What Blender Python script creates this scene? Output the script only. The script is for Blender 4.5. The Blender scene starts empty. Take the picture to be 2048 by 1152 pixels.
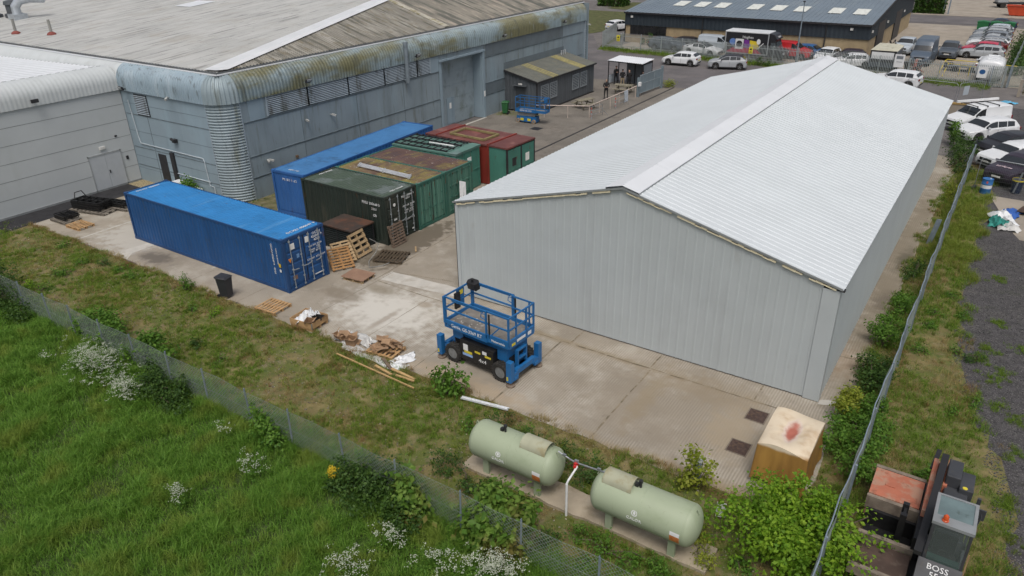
import bpy, math, random
import numpy as np
from mathutils import Matrix, Vector
scene = bpy.context.scene
COL = scene.collection
R = math.radians
random.seed(7)
rng = np.random.default_rng(7)

# ---------------------------------------------------------------- camera
cd = bpy.data.cameras.new('camera')
cam = bpy.data.objects.new('camera', cd)
COL.objects.link(cam)
cd.sensor_width = 36.0
cd.lens = 1476.0131 / 2048 * 36
cd.clip_start = 0.1
cd.clip_end = 2000
_pitch, _roll, _yaw = (0.467014, 0.018094, -0.596087)
_f = Vector((math.sin(_yaw) * math.cos(_pitch), math.cos(_yaw) * math.cos(_pitch), -math.sin(_pitch)))
_r = Vector((math.cos(_yaw), -math.sin(_yaw), 0))
_d = _f.cross(_r)
_r2 = math.cos(_roll) * _r + math.sin(_roll) * _d
_d2 = -math.sin(_roll) * _r + math.cos(_roll) * _d
M = Matrix.Identity(4)
for i in range(3):
    M[i][0] = _r2[i]; M[i][1] = -_d2[i]; M[i][2] = -_f[i]
M[0][3], M[1][3], M[2][3] = (18.52045, -23.17038, 15.14010)
cam.matrix_world = M
scene.camera = cam

# ---------------------------------------------------------------- light: overcast day
SUN_EL, SUN_AZ = R(62), R(150)          # azimuth clockwise from +Y
w = bpy.data.worlds.new('World')
scene.world = w
w.use_nodes = True
nt = w.node_tree
nt.nodes.clear()
sky = nt.nodes.new('ShaderNodeTexSky')
sky.sky_type = 'NISHITA'
sky.sun_disc = False
sky.sun_elevation = SUN_EL
sky.sun_rotation = SUN_AZ
sky.dust_density = 6.0
sky.air_density = 1.0
sky.ozone_density = 1.0
bg = nt.nodes.new('ShaderNodeBackground')
bg.inputs['Strength'].default_value = 0.11
ow = nt.nodes.new('ShaderNodeOutputWorld')
hs = nt.nodes.new('ShaderNodeHueSaturation')   # a cloud layer greys the sky
hs.inputs['Saturation'].default_value = .5
nt.links.new(sky.outputs[0], hs.inputs['Color'])
nt.links.new(hs.outputs[0], bg.inputs[0])
nt.links.new(bg.outputs[0], ow.inputs[0])
sd = bpy.data.lights.new('sun', 'SUN')
sd.energy = 1.2
sd.angle = R(24)
sd.color = (1.0, 0.95, 0.88)
sun = bpy.data.objects.new('sun', sd)
COL.objects.link(sun)
sun.rotation_euler = Vector((-math.sin(SUN_AZ) * math.cos(SUN_EL), -math.cos(SUN_AZ) * math.cos(SUN_EL), -math.sin(SUN_EL))).to_track_quat('-Z', 'Y').to_euler()
scene.view_settings.view_transform = 'Standard'
scene.view_settings.look = 'None'
scene.view_settings.exposure = 0.12
scene.view_settings.gamma = 1.0

# ---------------------------------------------------------------- helpers
class MB:
    """collects shapes and links them as ONE mesh object"""
    def __init__(s):
        s.v = []; s.f = []; s.m = []; s.st = []
    def add(s, vs, fs, mi=0, T=None):
        o = len(s.v); s.st.append((o, len(s.f)))
        if T is not None:
            vs = [tuple(T @ Vector(p)) for p in vs]
        s.v.extend(vs)
        for q in fs:
            s.f.append([i + o for i in q]); s.m.append(mi)
        return s
    def box(s, cx, cy, cz, sx, sy, sz, rz=0, mi=0, T=None):
        c, n = math.cos(rz), math.sin(rz)
        vs = []
        for dz in (-.5, .5):
            for dx, dy in ((-.5, -.5), (.5, -.5), (.5, .5), (-.5, .5)):
                x, y = dx * sx, dy * sy
                vs.append((cx + x * c - y * n, cy + x * n + y * c, cz + dz * sz))
        return s.add(vs, [(3, 2, 1, 0), (4, 5, 6, 7), (0, 1, 5, 4), (1, 2, 6, 5), (2, 3, 7, 6), (3, 0, 4, 7)], mi, T)
    def bb(s, x0, x1, y0, y1, z0, z1, mi=0, T=None):
        return s.box((x0 + x1) / 2, (y0 + y1) / 2, (z0 + z1) / 2, x1 - x0, y1 - y0, z1 - z0, 0, mi, T)
    def cyl(s, p0, p1, r, r1=None, n=12, mi=0, caps=True, T=None):
        p0, p1 = Vector(p0), Vector(p1)
        r1 = r if r1 is None else r1
        d = (p1 - p0).normalized()
        a = d.orthogonal().normalized(); b = d.cross(a)
        vs = []
        for p, q in ((p0, r), (p1, r1)):
            for i in range(n):
                t = 2 * math.pi * i / n
                vs.append(tuple(p + a * (q * math.cos(t)) + b * (q * math.sin(t))))
        fs = [(i, (i + 1) % n, n + (i + 1) % n, n + i) for i in range(n)]
        if caps:
            fs += [tuple(range(n - 1, -1, -1)), tuple(range(n, 2 * n))]
        return s.add(vs, fs, mi, T)
    def beam(s, p0, p1, w, h, mi=0, up=(0, 0, 1), T=None):
        p0, p1 = Vector(p0), Vector(p1)
        d = (p1 - p0).normalized()
        u = Vector(up)
        if abs(d.dot(u)) > .98: u = Vector((1, 0, 0))
        a = d.cross(u).normalized(); b = a.cross(d).normalized()
        vs = []
        for p in (p0, p1):
            for x, y in ((-.5, -.5), (.5, -.5), (.5, .5), (-.5, .5)):
                vs.append(tuple(p + a * (x * w) + b * (y * h)))
        return s.add(vs, [(3, 2, 1, 0), (4, 5, 6, 7), (0, 1, 5, 4), (1, 2, 6, 5), (2, 3, 7, 6), (3, 0, 4, 7)], mi, T)
    def tube(s, pts, r, n=8, mi=0, T=None, closed=False):
        P = [Vector(p) for p in pts]
        m = len(P); vs = []; prev = None
        for i, p in enumerate(P):
            if closed: d = P[(i + 1) % m] - P[i - 1]
            else: d = P[min(i + 1, m - 1)] - P[max(i - 1, 0)]
            d.normalize()
            if prev is None: a = d.orthogonal().normalized()
            else:
                a = prev - d * prev.dot(d); a.normalize()
            prev = a; b = d.cross(a)
            rr = r[i] if isinstance(r, (list, tuple)) else r
            for k in range(n):
                t = 2 * math.pi * k / n
                vs.append(tuple(p + a * (rr * math.cos(t)) + b * (rr * math.sin(t))))
        fs = []
        for i in range(m if closed else m - 1):
            j = (i + 1) % m
            for k in range(n):
                fs.append((i * n + k, i * n + (k + 1) % n, j * n + (k + 1) % n, j * n + k))
        if not closed: fs += [tuple(range(n - 1, -1, -1)), tuple(range((m - 1) * n, m * n))]
        return s.add(vs, fs, mi, T)
    def prism(s, poly, z0, z1, mi=0, T=None):
        n = len(poly)
        vs = [(x, y, z0) for x, y in poly] + [(x, y, z1) for x, y in poly]
        fs = [tuple(range(n - 1, -1, -1)), tuple(range(n, 2 * n))] + [(i, (i + 1) % n, n + (i + 1) % n, n + i) for i in range(n)]
        return s.add(vs, fs, mi, T)
    def side(s, poly, y0, y1, mi=0, T=None):
        """polygon in the x-z plane, extruded along y"""
        n = len(poly)
        vs = [(x, y0, z) for x, z in poly] + [(x, y1, z) for x, z in poly]
        fs = [tuple(range(n)), tuple(range(2 * n - 1, n - 1, -1))] + [(i, n + i, n + (i + 1) % n, (i + 1) % n) for i in range(n)]
        return s.add(vs, fs, mi, T)
    def grid(s, rows, mi=0, T=None, closed=False):
        n = len(rows[0]); vs = [tuple(p) for r in rows for p in r]; fs = []
        for i in range(len(rows) - 1):
            for k in range(n if closed else n - 1):
                k2 = (k + 1) % n
                fs.append((i * n + k, i * n + k2, (i + 1) * n + k2, (i + 1) * n + k))
        return s.add(vs, fs, mi, T)
    def lathe(s, prof, n=20, mi=0, T=None, axis='z', caps=True):
        rows = []
        for r, z in prof:
            row = []
            for k in range(n):
                t = 2 * math.pi * k / n
                if axis == 'z': row.append((r * math.cos(t), r * math.sin(t), z))
                elif axis == 'x': row.append((z, r * math.cos(t), r * math.sin(t)))
                else: row.append((r * math.sin(t), z, r * math.cos(t)))
            rows.append(row)
        s.grid(rows, mi, T, True)
        if caps and prof[0][0] > 1e-4: s.f.append([len(s.v) - n * len(prof) + k for k in range(n - 1, -1, -1)]); s.m.append(mi)
        if caps and prof[-1][0] > 1e-4: s.f.append([len(s.v) - n + k for k in range(n)]); s.m.append(mi)
        return s
    def build_each(s, name, mats, parent=None, **k):
        out = []
        for i, (v0, f0) in enumerate(s.st):
            v1, f1 = s.st[i + 1] if i + 1 < len(s.st) else (len(s.v), len(s.f))
            q = MB(); q.v = s.v[v0:v1]; q.f = [[a - v0 for a in w_] for w_ in s.f[f0:f1]]; q.m = s.m[f0:f1]
            out.append(q.build(name, mats, parent, **k))
        return out
    def build(s, name, mats, parent=None, smooth=False, loc=None, rz=0, bevel=0):
        me = bpy.data.meshes.new(name)
        me.from_pydata(s.v, [], s.f)
        if not isinstance(mats, (list, tuple)): mats = [mats]
        for m in mats: me.materials.append(m)
        if len(mats) > 1: me.polygons.foreach_set('material_index', s.m)
        if smooth:
            me.polygons.foreach_set('use_smooth', [True] * len(me.polygons))
            if smooth != 'all':
                me.set_sharp_from_angle(angle=R(smooth if smooth is not True else 40))
        me.update()
        o = bpy.data.objects.new(name, me)
        COL.objects.link(o)
        if parent is not None: o.parent = parent
        if loc is not None: o.location = loc
        if rz: o.rotation_euler = (0, 0, rz)
        if bevel:
            b = o.modifiers.new('bevel', 'BEVEL'); b.width = bevel; b.segments = 2; b.limit_method = 'ANGLE'
        return o

def thing(name, label, cat, loc=(0, 0, 0), rz=0, group=None):
    o = bpy.data.objects.new(name, None)
    o.empty_display_size = .2
    COL.objects.link(o)
    o.location = loc; o.rotation_euler = (0, 0, rz)
    o['label'] = label; o['category'] = cat
    if group: o['group'] = group
    return o
def tag(o, label, cat, group=None, kind=None):
    o['label'] = label; o['category'] = cat
    if group: o['group'] = group
    if kind: o['kind'] = kind
    return o
def struct(o):
    o['kind'] = 'structure'
    return o
def copy_tree(o, parent=None):
    c = o.copy(); COL.objects.link(c)
    if parent is not None: c.parent = parent
    for ch in list(o.children): copy_tree(ch, c)
    return c
def dup(o, loc, rz, label, group=None):
    c = copy_tree(o); c.location = loc; c.rotation_euler = (0, 0, rz); c['label'] = label
    if group: c['group'] = group
    return c
def text(name, s, size, mat, parent, T, depth=.004, align='CENTER', sx=1.0):
    """lettering as a real mesh; T maps the text plane (x right, y up, z out) into the parent"""
    cu = bpy.data.curves.new(name, 'FONT')
    cu.body = s; cu.size = size; cu.align_x = align; cu.align_y = 'CENTER'; cu.extrude = depth; cu.resolution_u = 2
    cu.space_line = .95
    t = bpy.data.objects.new(name, cu); COL.objects.link(t)
    dg = bpy.context.evaluated_depsgraph_get()
    me = bpy.data.meshes.new_from_object(t.evaluated_get(dg))
    bpy.data.objects.remove(t); bpy.data.curves.remove(cu)
    me.materials.clear(); me.materials.append(mat)
    me.transform(T @ Matrix.Diagonal((sx, 1, 1, 1)))
    o = bpy.data.objects.new(name, me); COL.objects.link(o); o.parent = parent
    return o
def plane_T(o, right, up):
    r = Vector(right).normalized(); u = Vector(up).normalized(); n = r.cross(u)
    return Matrix(((r.x, u.x, n.x, o[0]), (r.y, u.y, n.y, o[1]), (r.z, u.z, n.z, o[2]), (0, 0, 0, 1)))
def corr(L, pitch, depth, f=(.36, .14, .36, .14)):
    out = []; n = max(1, round(L / pitch)); p = L / n
    for i in range(n):
        a = i * p
        out += [(a, 0), (a + f[0] * p, 0), (a + (f[0] + f[1]) * p, depth), (a + (f[0] + f[1] + f[2]) * p, depth)]
    out.append((L, 0))
    return out

# ---------------------------------------------------------------- materials
def srgb(r, g, b):
    f = lambda c: (c / 255 / 12.92) if c / 255 <= .04045 else ((c / 255 + .055) / 1.055) ** 2.4
    return (f(r), f(g), f(b))
class NT:
    def __init__(s, name):
        s.mat = bpy.data.materials.new(name); s.mat.use_nodes = True
        s.n = s.mat.node_tree.nodes; s.l = s.mat.node_tree.links
        s.b = s.n['Principled BSDF']
        s.tc = s.n.new('ShaderNodeTexCoord').outputs['Object']
    def lk(s, a, b): s.l.new(a, b)
    def noise(s, scale, detail=4, vec=None, rough=.55, dist=0):
        t = s.n.new('ShaderNodeTexNoise'); t.inputs['Scale'].default_value = scale
        t.inputs['Detail'].default_value = detail; t.inputs['Roughness'].default_value = rough
        t.inputs['Distortion'].default_value = dist
        s.lk(vec if vec is not None else s.tc, t.inputs['Vector'])
        return t.outputs['Fac']
    def mapping(s, scale=(1, 1, 1), rot=(0, 0, 0), loc=(0, 0, 0), vec=None):
        m = s.n.new('ShaderNodeMapping'); m.inputs['Scale'].default_value = scale
        m.inputs['Rotation'].default_value = rot; m.inputs['Location'].default_value = loc
        s.lk(vec if vec is not None else s.tc, m.inputs['Vector'])
        return m.outputs[0]
    def rng(s, x, a, b, c=0, d=1):
        m = s.n.new('ShaderNodeMapRange'); m.interpolation_type = 'SMOOTHSTEP'
        m.inputs['From Min'].default_value = a; m.inputs['From Max'].default_value = b
        m.inputs['To Min'].default_value = c; m.inputs['To Max'].default_value = d
        s.lk(x, m.inputs['Value'])
        return m.outputs[0]
    def math(s, op, a, b):
        m = s.n.new('ShaderNodeMath'); m.operation = op
        for i, x in enumerate((a, b)):
            if isinstance(x, (int, float)): m.inputs[i].default_value = x
            else: s.lk(x, m.inputs[i])
        return m.outputs[0]
    def mix(s, fac, a, b):
        m = s.n.new('ShaderNodeMix'); m.data_type = 'RGBA'
        if isinstance(fac, (int, float)): m.inputs['Factor'].default_value = fac
        else: s.lk(fac, m.inputs['Factor'])
        for k, x in (('A', a), ('B', b)):
            sock = [i for i in m.inputs if i.name == k and i.type == 'RGBA'][0]
            if isinstance(x, tuple): sock.default_value = (*x[:3], 1)
            else: s.lk(x, sock)
        return [o for o in m.outputs if o.type == 'RGBA'][0]
    def val(s, c, f): return tuple(min(1, x * f) for x in c)
    def bump(s, h, strength=.3, dist=.01):
        b = s.n.new('ShaderNodeBump'); b.inputs['Strength'].default_value = strength; b.inputs['Distance'].default_value = dist
        s.lk(h, b.inputs['Height']); s.lk(b.outputs[0], s.b.inputs['Normal'])
    def fin(s, c, rough=.6, metal=0.0, spec=None):
        if isinstance(c, tuple): s.b.inputs['Base Color'].default_value = (*c[:3], 1)
        else: s.lk(c, s.b.inputs['Base Color'])
        if isinstance(rough, (int, float)): s.b.inputs['Roughness'].default_value = rough
        else: s.lk(rough, s.b.inputs['Roughness'])
        s.b.inputs['Metallic'].default_value = metal
        if spec is not None: s.b.inputs['Specular IOR Level'].default_value = spec
        return s.mat
MATS = {}
def pm(name, col, rough=.6, metal=0.0, var=.12, scale=3.0, layers=(), bump=0, bscale=40, spec=None, stretch=(1, 1, 1)):
    """procedural material: base colour with a soft variation and any number of stain layers
    layer = (colour, scale, lo, hi, stretch, amount)"""
    if name in MATS: return MATS[name]
    t = NT(name)
    c = t.mix(t.rng(t.noise(scale, 5, t.mapping(stretch)), .3, .7), t.val(col, 1 - var), t.val(col, 1 + var))
    for i, L in enumerate(layers):
        lc, ls, lo, hi = L[:4]
        st = L[4] if len(L) > 4 else (1, 1, 1)
        am = L[5] if len(L) > 5 else 1.0
        v = t.mapping(st, loc=(13.7 * i + 3, 7.3 * i, 5.1 * i))
        c = t.mix(t.rng(t.noise(ls, 6, v, .62), lo, hi, 0, am), c, lc)
    if bump: t.bump(t.noise(bscale, 3), bump, .01)
    MATS[name] = t.fin(c, rough, metal, spec)
    return MATS[name]
def glass(name, col=(.02, .025, .03), rough=.06):
    return pm(name, col, rough, 0, .1, 1.0, spec=.8)
def leafmat(name, c1, c2, c3=None, trans=.35):
    """leaf/blade: colour varies leaf by leaf and in patches; light passes through"""
    if name in MATS: return MATS[name]
    t = NT(name)
    g = t.n.new('ShaderNodeNewGeometry')
    c = t.mix(g.outputs['Random Per Island'], c1, c2)
    if c3 is not None:
        c = t.mix(t.rng(t.noise(.9, 4), .48, .66, 0, .8), c, c3)
    t.fin(c, .55, 0, .25)
    tr = t.n.new('ShaderNodeBsdfTranslucent'); t.lk(c, tr.inputs[0])
    ms = t.n.new('ShaderNodeMixShader'); ms.inputs[0].default_value = trans
    out = [n for n in t.n if n.type == 'OUTPUT_MATERIAL'][0]
    t.lk(t.b.outputs[0], ms.inputs[1]); t.lk(tr.outputs[0], ms.inputs[2]); t.lk(ms.outputs[0], out.inputs['Surface'])
    MATS[name] = t.mat
    return t.mat
# ---------------------------------------------------------------- ground, yard, roads
def ground_mat(name, col, var, scale, layers, patches=(), grooves=0, bump=.25, bscale=60, rough=.9, speck=None):
    t = NT(name)
    c = t.mix(t.rng(t.noise(scale, 6), .3, .7), t.val(col, 1 - var), t.val(col, 1 + var))
    for i, (lc, ls, lo, hi, am) in enumerate(layers):
        c = t.mix(t.rng(t.noise(ls, 7, t.mapping((1, 1, 1), loc=(17.1 * i + 4, 9.3 * i, 0)), .65), lo, hi, 0, am), c, lc)
    h = t.noise(bscale, 4)
    if grooves:
        wv = t.n.new('ShaderNodeTexWave'); wv.bands_direction = 'X'
        wv.inputs['Scale'].default_value = grooves; wv.inputs['Distortion'].default_value = 2.6
        wv.inputs['Detail'].default_value = 2; wv.inputs['Detail Scale'].default_value = .35
        t.lk(t.tc, wv.inputs['Vector'])
        lm = t.math('MULTIPLY', wv.outputs['Fac'], t.rng(t.noise(.45, 4, t.mapping((1, 1, 1), loc=(31, 8, 0))), .42, .62))
        c = t.mix(t.math('MULTIPLY', lm, .6), c, t.mix(.5, c, (.52, .48, .42)))
        c = t.mix(t.math('MULTIPLY', t.math('SUBTRACT', 1.0, wv.outputs['Fac']), .13), c, (.11, .09, .065))
        h = t.math('ADD', h, t.math('MULTIPLY', lm, 1.6))
    n1 = t.noise(2.2, 5, t.mapping((1, 1, 1), loc=(50, 0, 0)))
    for (px, py, rx, ry, pc, am, soft) in patches:
        v = t.mapping((1 / rx, 1 / ry, 0), loc=(-px / rx, -py / ry, 0))
        ln = t.n.new('ShaderNodeVectorMath'); ln.operation = 'LENGTH'; t.lk(v, ln.inputs[0])
        dd = t.math('ADD', ln.outputs['Value'], t.math('MULTIPLY', t.math('SUBTRACT', n1, .5), 1.5))
        c = t.mix(t.rng(dd, 1 - soft, 1, am, 0), c, pc)
    if speck:
        sc, lo, hi, pc = speck
        c = t.mix(t.rng(t.noise(sc, 2, t.mapping((1, 1, 1), loc=(3, 77, 0))), lo, hi), c, pc)
    t.bump(h, bump, .012)
    return t.fin(c, rough, 0, .3)

def sheet(name, poly, z, mat, sub=None):
    me = bpy.data.meshes.new(name)
    me.from_pydata([(x, y, z) for x, y in poly], [], [tuple(range(len(poly)))])
    me.materials.append(mat)
    o = bpy.data.objects.new(name, me); COL.objects.link(o)
    return struct(o)
def rect(x0, x1, y0, y1): return [(x0, y0), (x1, y0), (x1, y1), (x0, y1)]
def wavy(p0, p1, n, amp, seed):
    r = random.Random(seed); out = []
    for i in range(n + 1):
        t = i / n; k = 0 if i in (0, n) else amp
        out.append((p0[0] + (p1[0] - p0[0]) * t + r.uniform(-k, k), p0[1] + (p1[1] - p0[1]) * t + r.uniform(-k, k)))
    return out

m_tarmac = ground_mat('tarmac', (.135, .125, .122), .18, .5, [((.2, .185, .17), .35, .5, .68, .6), ((.075, .07, .07), 1.4, .58, .72, .5), ((.17, .155, .13), 5, .56, .7, .5)], speck=(45, .6, .7, (.22, .21, .2)))
m_soil = ground_mat('field_soil', (.045, .07, .018), .3, 2, [((.03, .05, .012), 1.2, .45, .65, .8)])
m_scrub = ground_mat('scrub_soil', (.165, .135, .058), .25, 1.3, [((.085, .11, .022), 1.0, .42, .56, .85), ((.2, .165, .1), 2.2, .52, .66, .7), ((.1, .066, .038), 3.0, .56, .68, .7), ((.06, .09, .022), 4, .54, .62, .7)], speck=(30, .67, .74, (.36, .34, .28)), bump=.7, bscale=18)
CONC = (.285, .252, .205)
m_yard = ground_mat('yard_concrete', CONC, .12, .4,
    [((.43, .4, .345), .45, .48, .64, .6), ((.22, .19, .155), .8, .54, .7, .5), ((.27, .235, .18), 3.2, .5, .7, .5), ((.17, .145, .11), 1.7, .6, .7, .5), ((.12, .1, .08), 4.5, .66, .72, .55), ((.39, .365, .32), 7, .58, .7, .45), ((.2, .175, .14), 14, .6, .7, .35)],
    patches=[(-5.75, 3.4, 1.2, 3.9, (.11, .092, .068), .85, .35), (15.95, 14, .9, 17, (.19, .16, .115), .7, .6), (11, -3, 4.8, 3.2, (.235, .2, .155), .6, .7), (-1.6, -3.0, 3.6, 2.7, (.53, .51, .465), .95, .75), (2.6, -3.4, 1.8, 1.6, (.46, .435, .39), .7, .8), (-18.9, -3.6, 3.2, 2.6, (.46, .44, .4), .75, .5), (-15.5, -5.0, 1.6, .8, (.12, .105, .09), .85, .7),
             (-4.6, -2.9, 1.5, .55, (.2, .17, .13), .75, .5), (-3.3, -1.6, 1.0, .5, (.22, .19, .14), .7, .6), (-1.3, -3.6, .25, 1.5, (.24, .2, .155), .6, .7), (-.7, -1.7, .5, .35, (.26, .21, .15), .6, .6),
             (-6.0, .8, 1.9, 1.5, (.13, .11, .08), .85, .5), (-9.8, -5.7, 3.2, .7, (.28, .24, .19), .6, .8), (6.6, -1.15, 9, .3, (.24, .19, .12), .65, .9), (10.4, -3, .5, 2.8, (.25, .2, .13), .55, .8), (4.5, -5.6, 5, .7, (.36, .28, .19), .65, .9),
             (12.2, -1.4, 4, 1.2, (.25, .2, .135), .5, .9), (13.5, -3.2, 1.3, 2.2, (.33, .27, .19), .6, .8), (16.1, 14, .5, 2.4, (.1, .09, .065), .75, .8), (16.0, 9, .5, 1.6, (.12, .1, .08), .6, .8), (15.7, 3.2, .8, 1.8, (.3, .22, .15), .5, .8), (13, -5.9, 5, .45, (.26, .2, .12), .7, .9)],
    grooves=3.3, bump=.35, bscale=70)
m_yard2 = ground_mat('old_tarmac', (.165, .15, .13), .15, .4, [((.22, .195, .165), .5, .5, .65, .6), ((.1, .09, .078), .9, .52, .7, .6), ((.13, .115, .1), 5, .5, .68, .6)],
    patches=[(-16.5, 29.2, 1.6, 1.0, (.09, .1, .04), .7, .7), (-13.7, 26.6, 2, 1, (.1, .09, .08), .6, .8)], speck=(60, .6, .7, (.24, .23, .21)))
m_road = ground_mat('road_tarmac', (.12, .112, .115), .15, .3, [((.17, .155, .15), .3, .48, .66, .6), ((.085, .08, .08), 1.1, .54, .7, .5)], speck=(55, .6, .7, (.19, .185, .185)))
m_grav = ground_mat('dark_gravel', (.06, .057, .06), .25, 3, [((.095, .09, .085), 1.1, .5, .68, .6), ((.04, .045, .03), .8, .56, .68, .8)], bump=1.0, bscale=26, speck=(22, .6, .68, (.2, .195, .19)))
m_apron = ground_mat('apron_concrete', (.3, .265, .22), .12, .5, [((.22, .195, .165), .7, .5, .68, .6), ((.36, .33, .29), .3, .5, .7, .6)])
m_black = ground_mat('black_tarmac', (.028, .028, .031), .2, 2, [((.045, .045, .047), .8, .5, .7, .7)])
m_verge = ground_mat('verge_soil', (.075, .085, .03), .3, 1.2, [((.13, .11, .06), 1.5, .5, .65, .8)])
m_joint = ground_mat('joint_filler', (.2, .165, .115), .25, 3, [((.1, .085, .06), 1.6, .5, .62, .8), ((.29, .255, .2), 2.2, .5, .6, .8)])
m_white_conc = ground_mat('pale_concrete', (.47, .45, .41), .1, 1.5, [((.36, .33, .28), 1.3, .5, .68, .7)])

sheet('ground', rect(-500, 500, -300, 700), -.03, m_tarmac)
sheet('field_soil', rect(-70, 40, -60, -11.35), -.012, m_soil)
sheet('scrub_ground', rect(-29, 17.2, -11.35, -6.0), -.008, m_scrub)
yl = wavy((-25.8, -5.95), (16.3, -6.08), 110, .07, 3)
yr = wavy((16.3, -6.08), (16.6, 31), 60, .09, 4)
sheet('yard', yl + yr[1:] + [(16.6, 34), (-9, 34), (-9, 17), (-28, 17), (-28, -5.9)], 0, m_yard)
sheet('apron', [(-18.2, 16.2), (-9.02, 16.2), (-9.02, 46), (-18.2, 46)], .004, m_yard2)
sheet('access_road', [(-8.85, 17), (0, 17), (0, 46), (-8.85, 46)], .004, m_yard2)
sheet('road', [(-60, 46), (16.8, 46), (16.8, 62.8), (-27, 64.6), (-34, 76), (-60, 110)], .0, m_road)
sheet('path', [(-27.9, -9.5), (-25.85, -9.5), (-25.85, 1.0), (-27.9, 1.0)], .006, m_black)
sheet('gravel_bed', [(-27.9, 1.0), (-24.6, 1.0), (-24.6, 2.05), (-27.9, 2.05)], .006, ground_mat('stone_bed', (.3, .25, .15), .3, 9, [((.16, .13, .08), 12, .5, .6, .8)], bump=.8, bscale=30))
sheet('weed_strip', [(-23, 1.45), (-15.2, 1.4), (-15.3, 5), (-17.9, 17.5), (-18.2, 17.5), (-19.2, 2.0), (-23, 2.05)], .006, ground_mat('weedy_ground', (.13, .12, .06), .3, 2, [((.075, .09, .03), 1.6, .5, .64, .8), ((.19, .165, .12), 3, .5, .64, .7)], bump=.6, bscale=20))
ge = wavy((19.0, 27), (18.7, 14), 14, .25, 5) + wavy((18.8, 12), (19.3, 5.5), 10, .25, 6) + wavy((19.6, 4), (20.9, 0), 8, .3, 7) + wavy((21.5, -3), (22.5, -14), 10, .5, 8)
sheet('gravel', ge + [(60, -14), (60, 52), (16.9, 52), (16.9, 31), (18.6, 30)], -.004, m_grav)
sheet('weed_ground', [(16.3, 36), (16.2, -11.35), (16.2, -30), (24, -30), (24, -8)] + ge[::-1] + [(18.4, 31)], -.006, m_scrub)
sheet('slab', [(19.0, 25.9), (18.9, 26.6), (25, 26.2), (25, 19.6), (20.6, 19.8), (20.3, 20.6)], .004, m_apron)
sheet('compound_yard', [(-25, 63.3), (17.5, 61), (19, 61), (19, 105.5), (-25, 105.5)], -.004, m_apron)
sheet('far_road', [(-5, 106.3), (40, 109.0), (40, 117.4), (-5, 116)], .0, m_road)
sheet('far_yard', [(2, 117), (45, 118.6), (45, 175), (2, 175)], .0, m_apron)
sheet('verge', wavy((-27.6, 66.8), (-26.2, 63.2), 6, .15, 11) + wavy((-25, 62.2), (16.5, 59.4), 50, .22, 12) + [(16.8, 60.9), (-26.2, 64.5), (-28.6, 76), (-29.4, 76)], .008, m_verge)
sheet('far_verge', [(-36, 76), (-33.5, 74.4), (-30.5, 90), (-33, 100), (-50, 100)], .006, m_verge)
sheet('far_verge', [(-46, 104), (-33.5, 101.5), (-31, 106), (-38, 115), (-46, 115)], .006, m_verge)
# joints between the slabs
jb = MB()
def joint(x0, y0, x1, y1, wd, seed, z=.005):
    a = wavy((x0, y0), (x1, y1), max(4, int(math.hypot(x1 - x0, y1 - y0) * 2)), .015, seed)
    d = Vector((x1 - x0, y1 - y0)).normalized(); n = Vector((-d.y, d.x)); r = random.Random(seed)
    L = []; Rr = []
    for x, y in a:
        k = wd * r.uniform(.5, 1.1)
        L.append((x + n.x * k / 2, y + n.y * k / 2, z)); Rr.append((x - n.x * k / 2, y - n.y * k / 2, z))
    jb.grid([Rr, L])
joint(5.95, -1.17, 16.3, -1.12, .085, 1); joint(-4.05, -1.0, 5.95, -1.2, .05, 2)
for i, x in enumerate((5.95, 9.78, -.88, 2.2)):
    joint(x, -6.1, x, -1.24, .07 if x > 3 else .03, 10 + i, .0055)
for i, x in enumerate((6.32, 9.72, 13.6)): joint(x, -1.06, x, -.02, .07, 20 + i, .0055)
for i, x in enumerate((-4.1, -8, -11.7)): joint(x, -6.0, x, 0.2, .03, 30 + i, .0055)
for i, y in enumerate((3.5, 8.3, 12.8, 17.4, 22, 26.5)): joint(15.46, y, 16.5, y, .07, 40 + i, .0055)
joint(-4.05, .1, 0, 1.0, .05, 50); joint(-6.2, 7.5, -.05, 7.3, .05, 51); joint(-4.3, -1, -4.9, 12, .06, 52)
jb.build('slab_joints', m_joint); struct(bpy.data.objects['slab_joints'])
pb = MB()
def strip(poly, z): pb.add([(x, y, z) for x, y in poly], [tuple(range(len(poly)))])
strip(wavy((-4.15, -.85), (-.05, -.4), 8, .05, 60) + wavy((-.05, .4), (-4.2, .1), 8, .05, 61), .0045)
strip(wavy((-21.5, -5.95), (-21.4, -1.2), 8, .02, 62) + [(-21.28, -1.2), (-21.36, -5.95)], .006)
strip(wavy((-17.9, -5.98), (-17.35, -2.2), 8, .04, 63) + [(-17.05, -2.2), (-17.1, -5.3), (-16.6, -5.9)], .006)
strip(wavy((-12.05, -4.3), (-11.95, -3.6), 3, .02, 64) + [(-11.85, -3.6), (-11.95, -4.3)], .006)
strip([(-18.05, 21.3), (-17.85, 21.3), (-17.85, 27.2), (-18.05, 27.2)], .006)
strip(wavy((15.5, -.15), (16.1, .1), 4, .04, 65) + wavy((16.0, .35), (15.5, .15), 4, .05, 66), .0065)
pb.build('pale_strips', m_white_conc); struct(bpy.data.objects['pale_strips'])
dr = MB().bb(-9.02, -8.85, 17, 46, -.05, .012); struct(dr.build('drain_channel', pm('drain_iron', (.035, .033, .032), .6, .2)))
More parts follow.
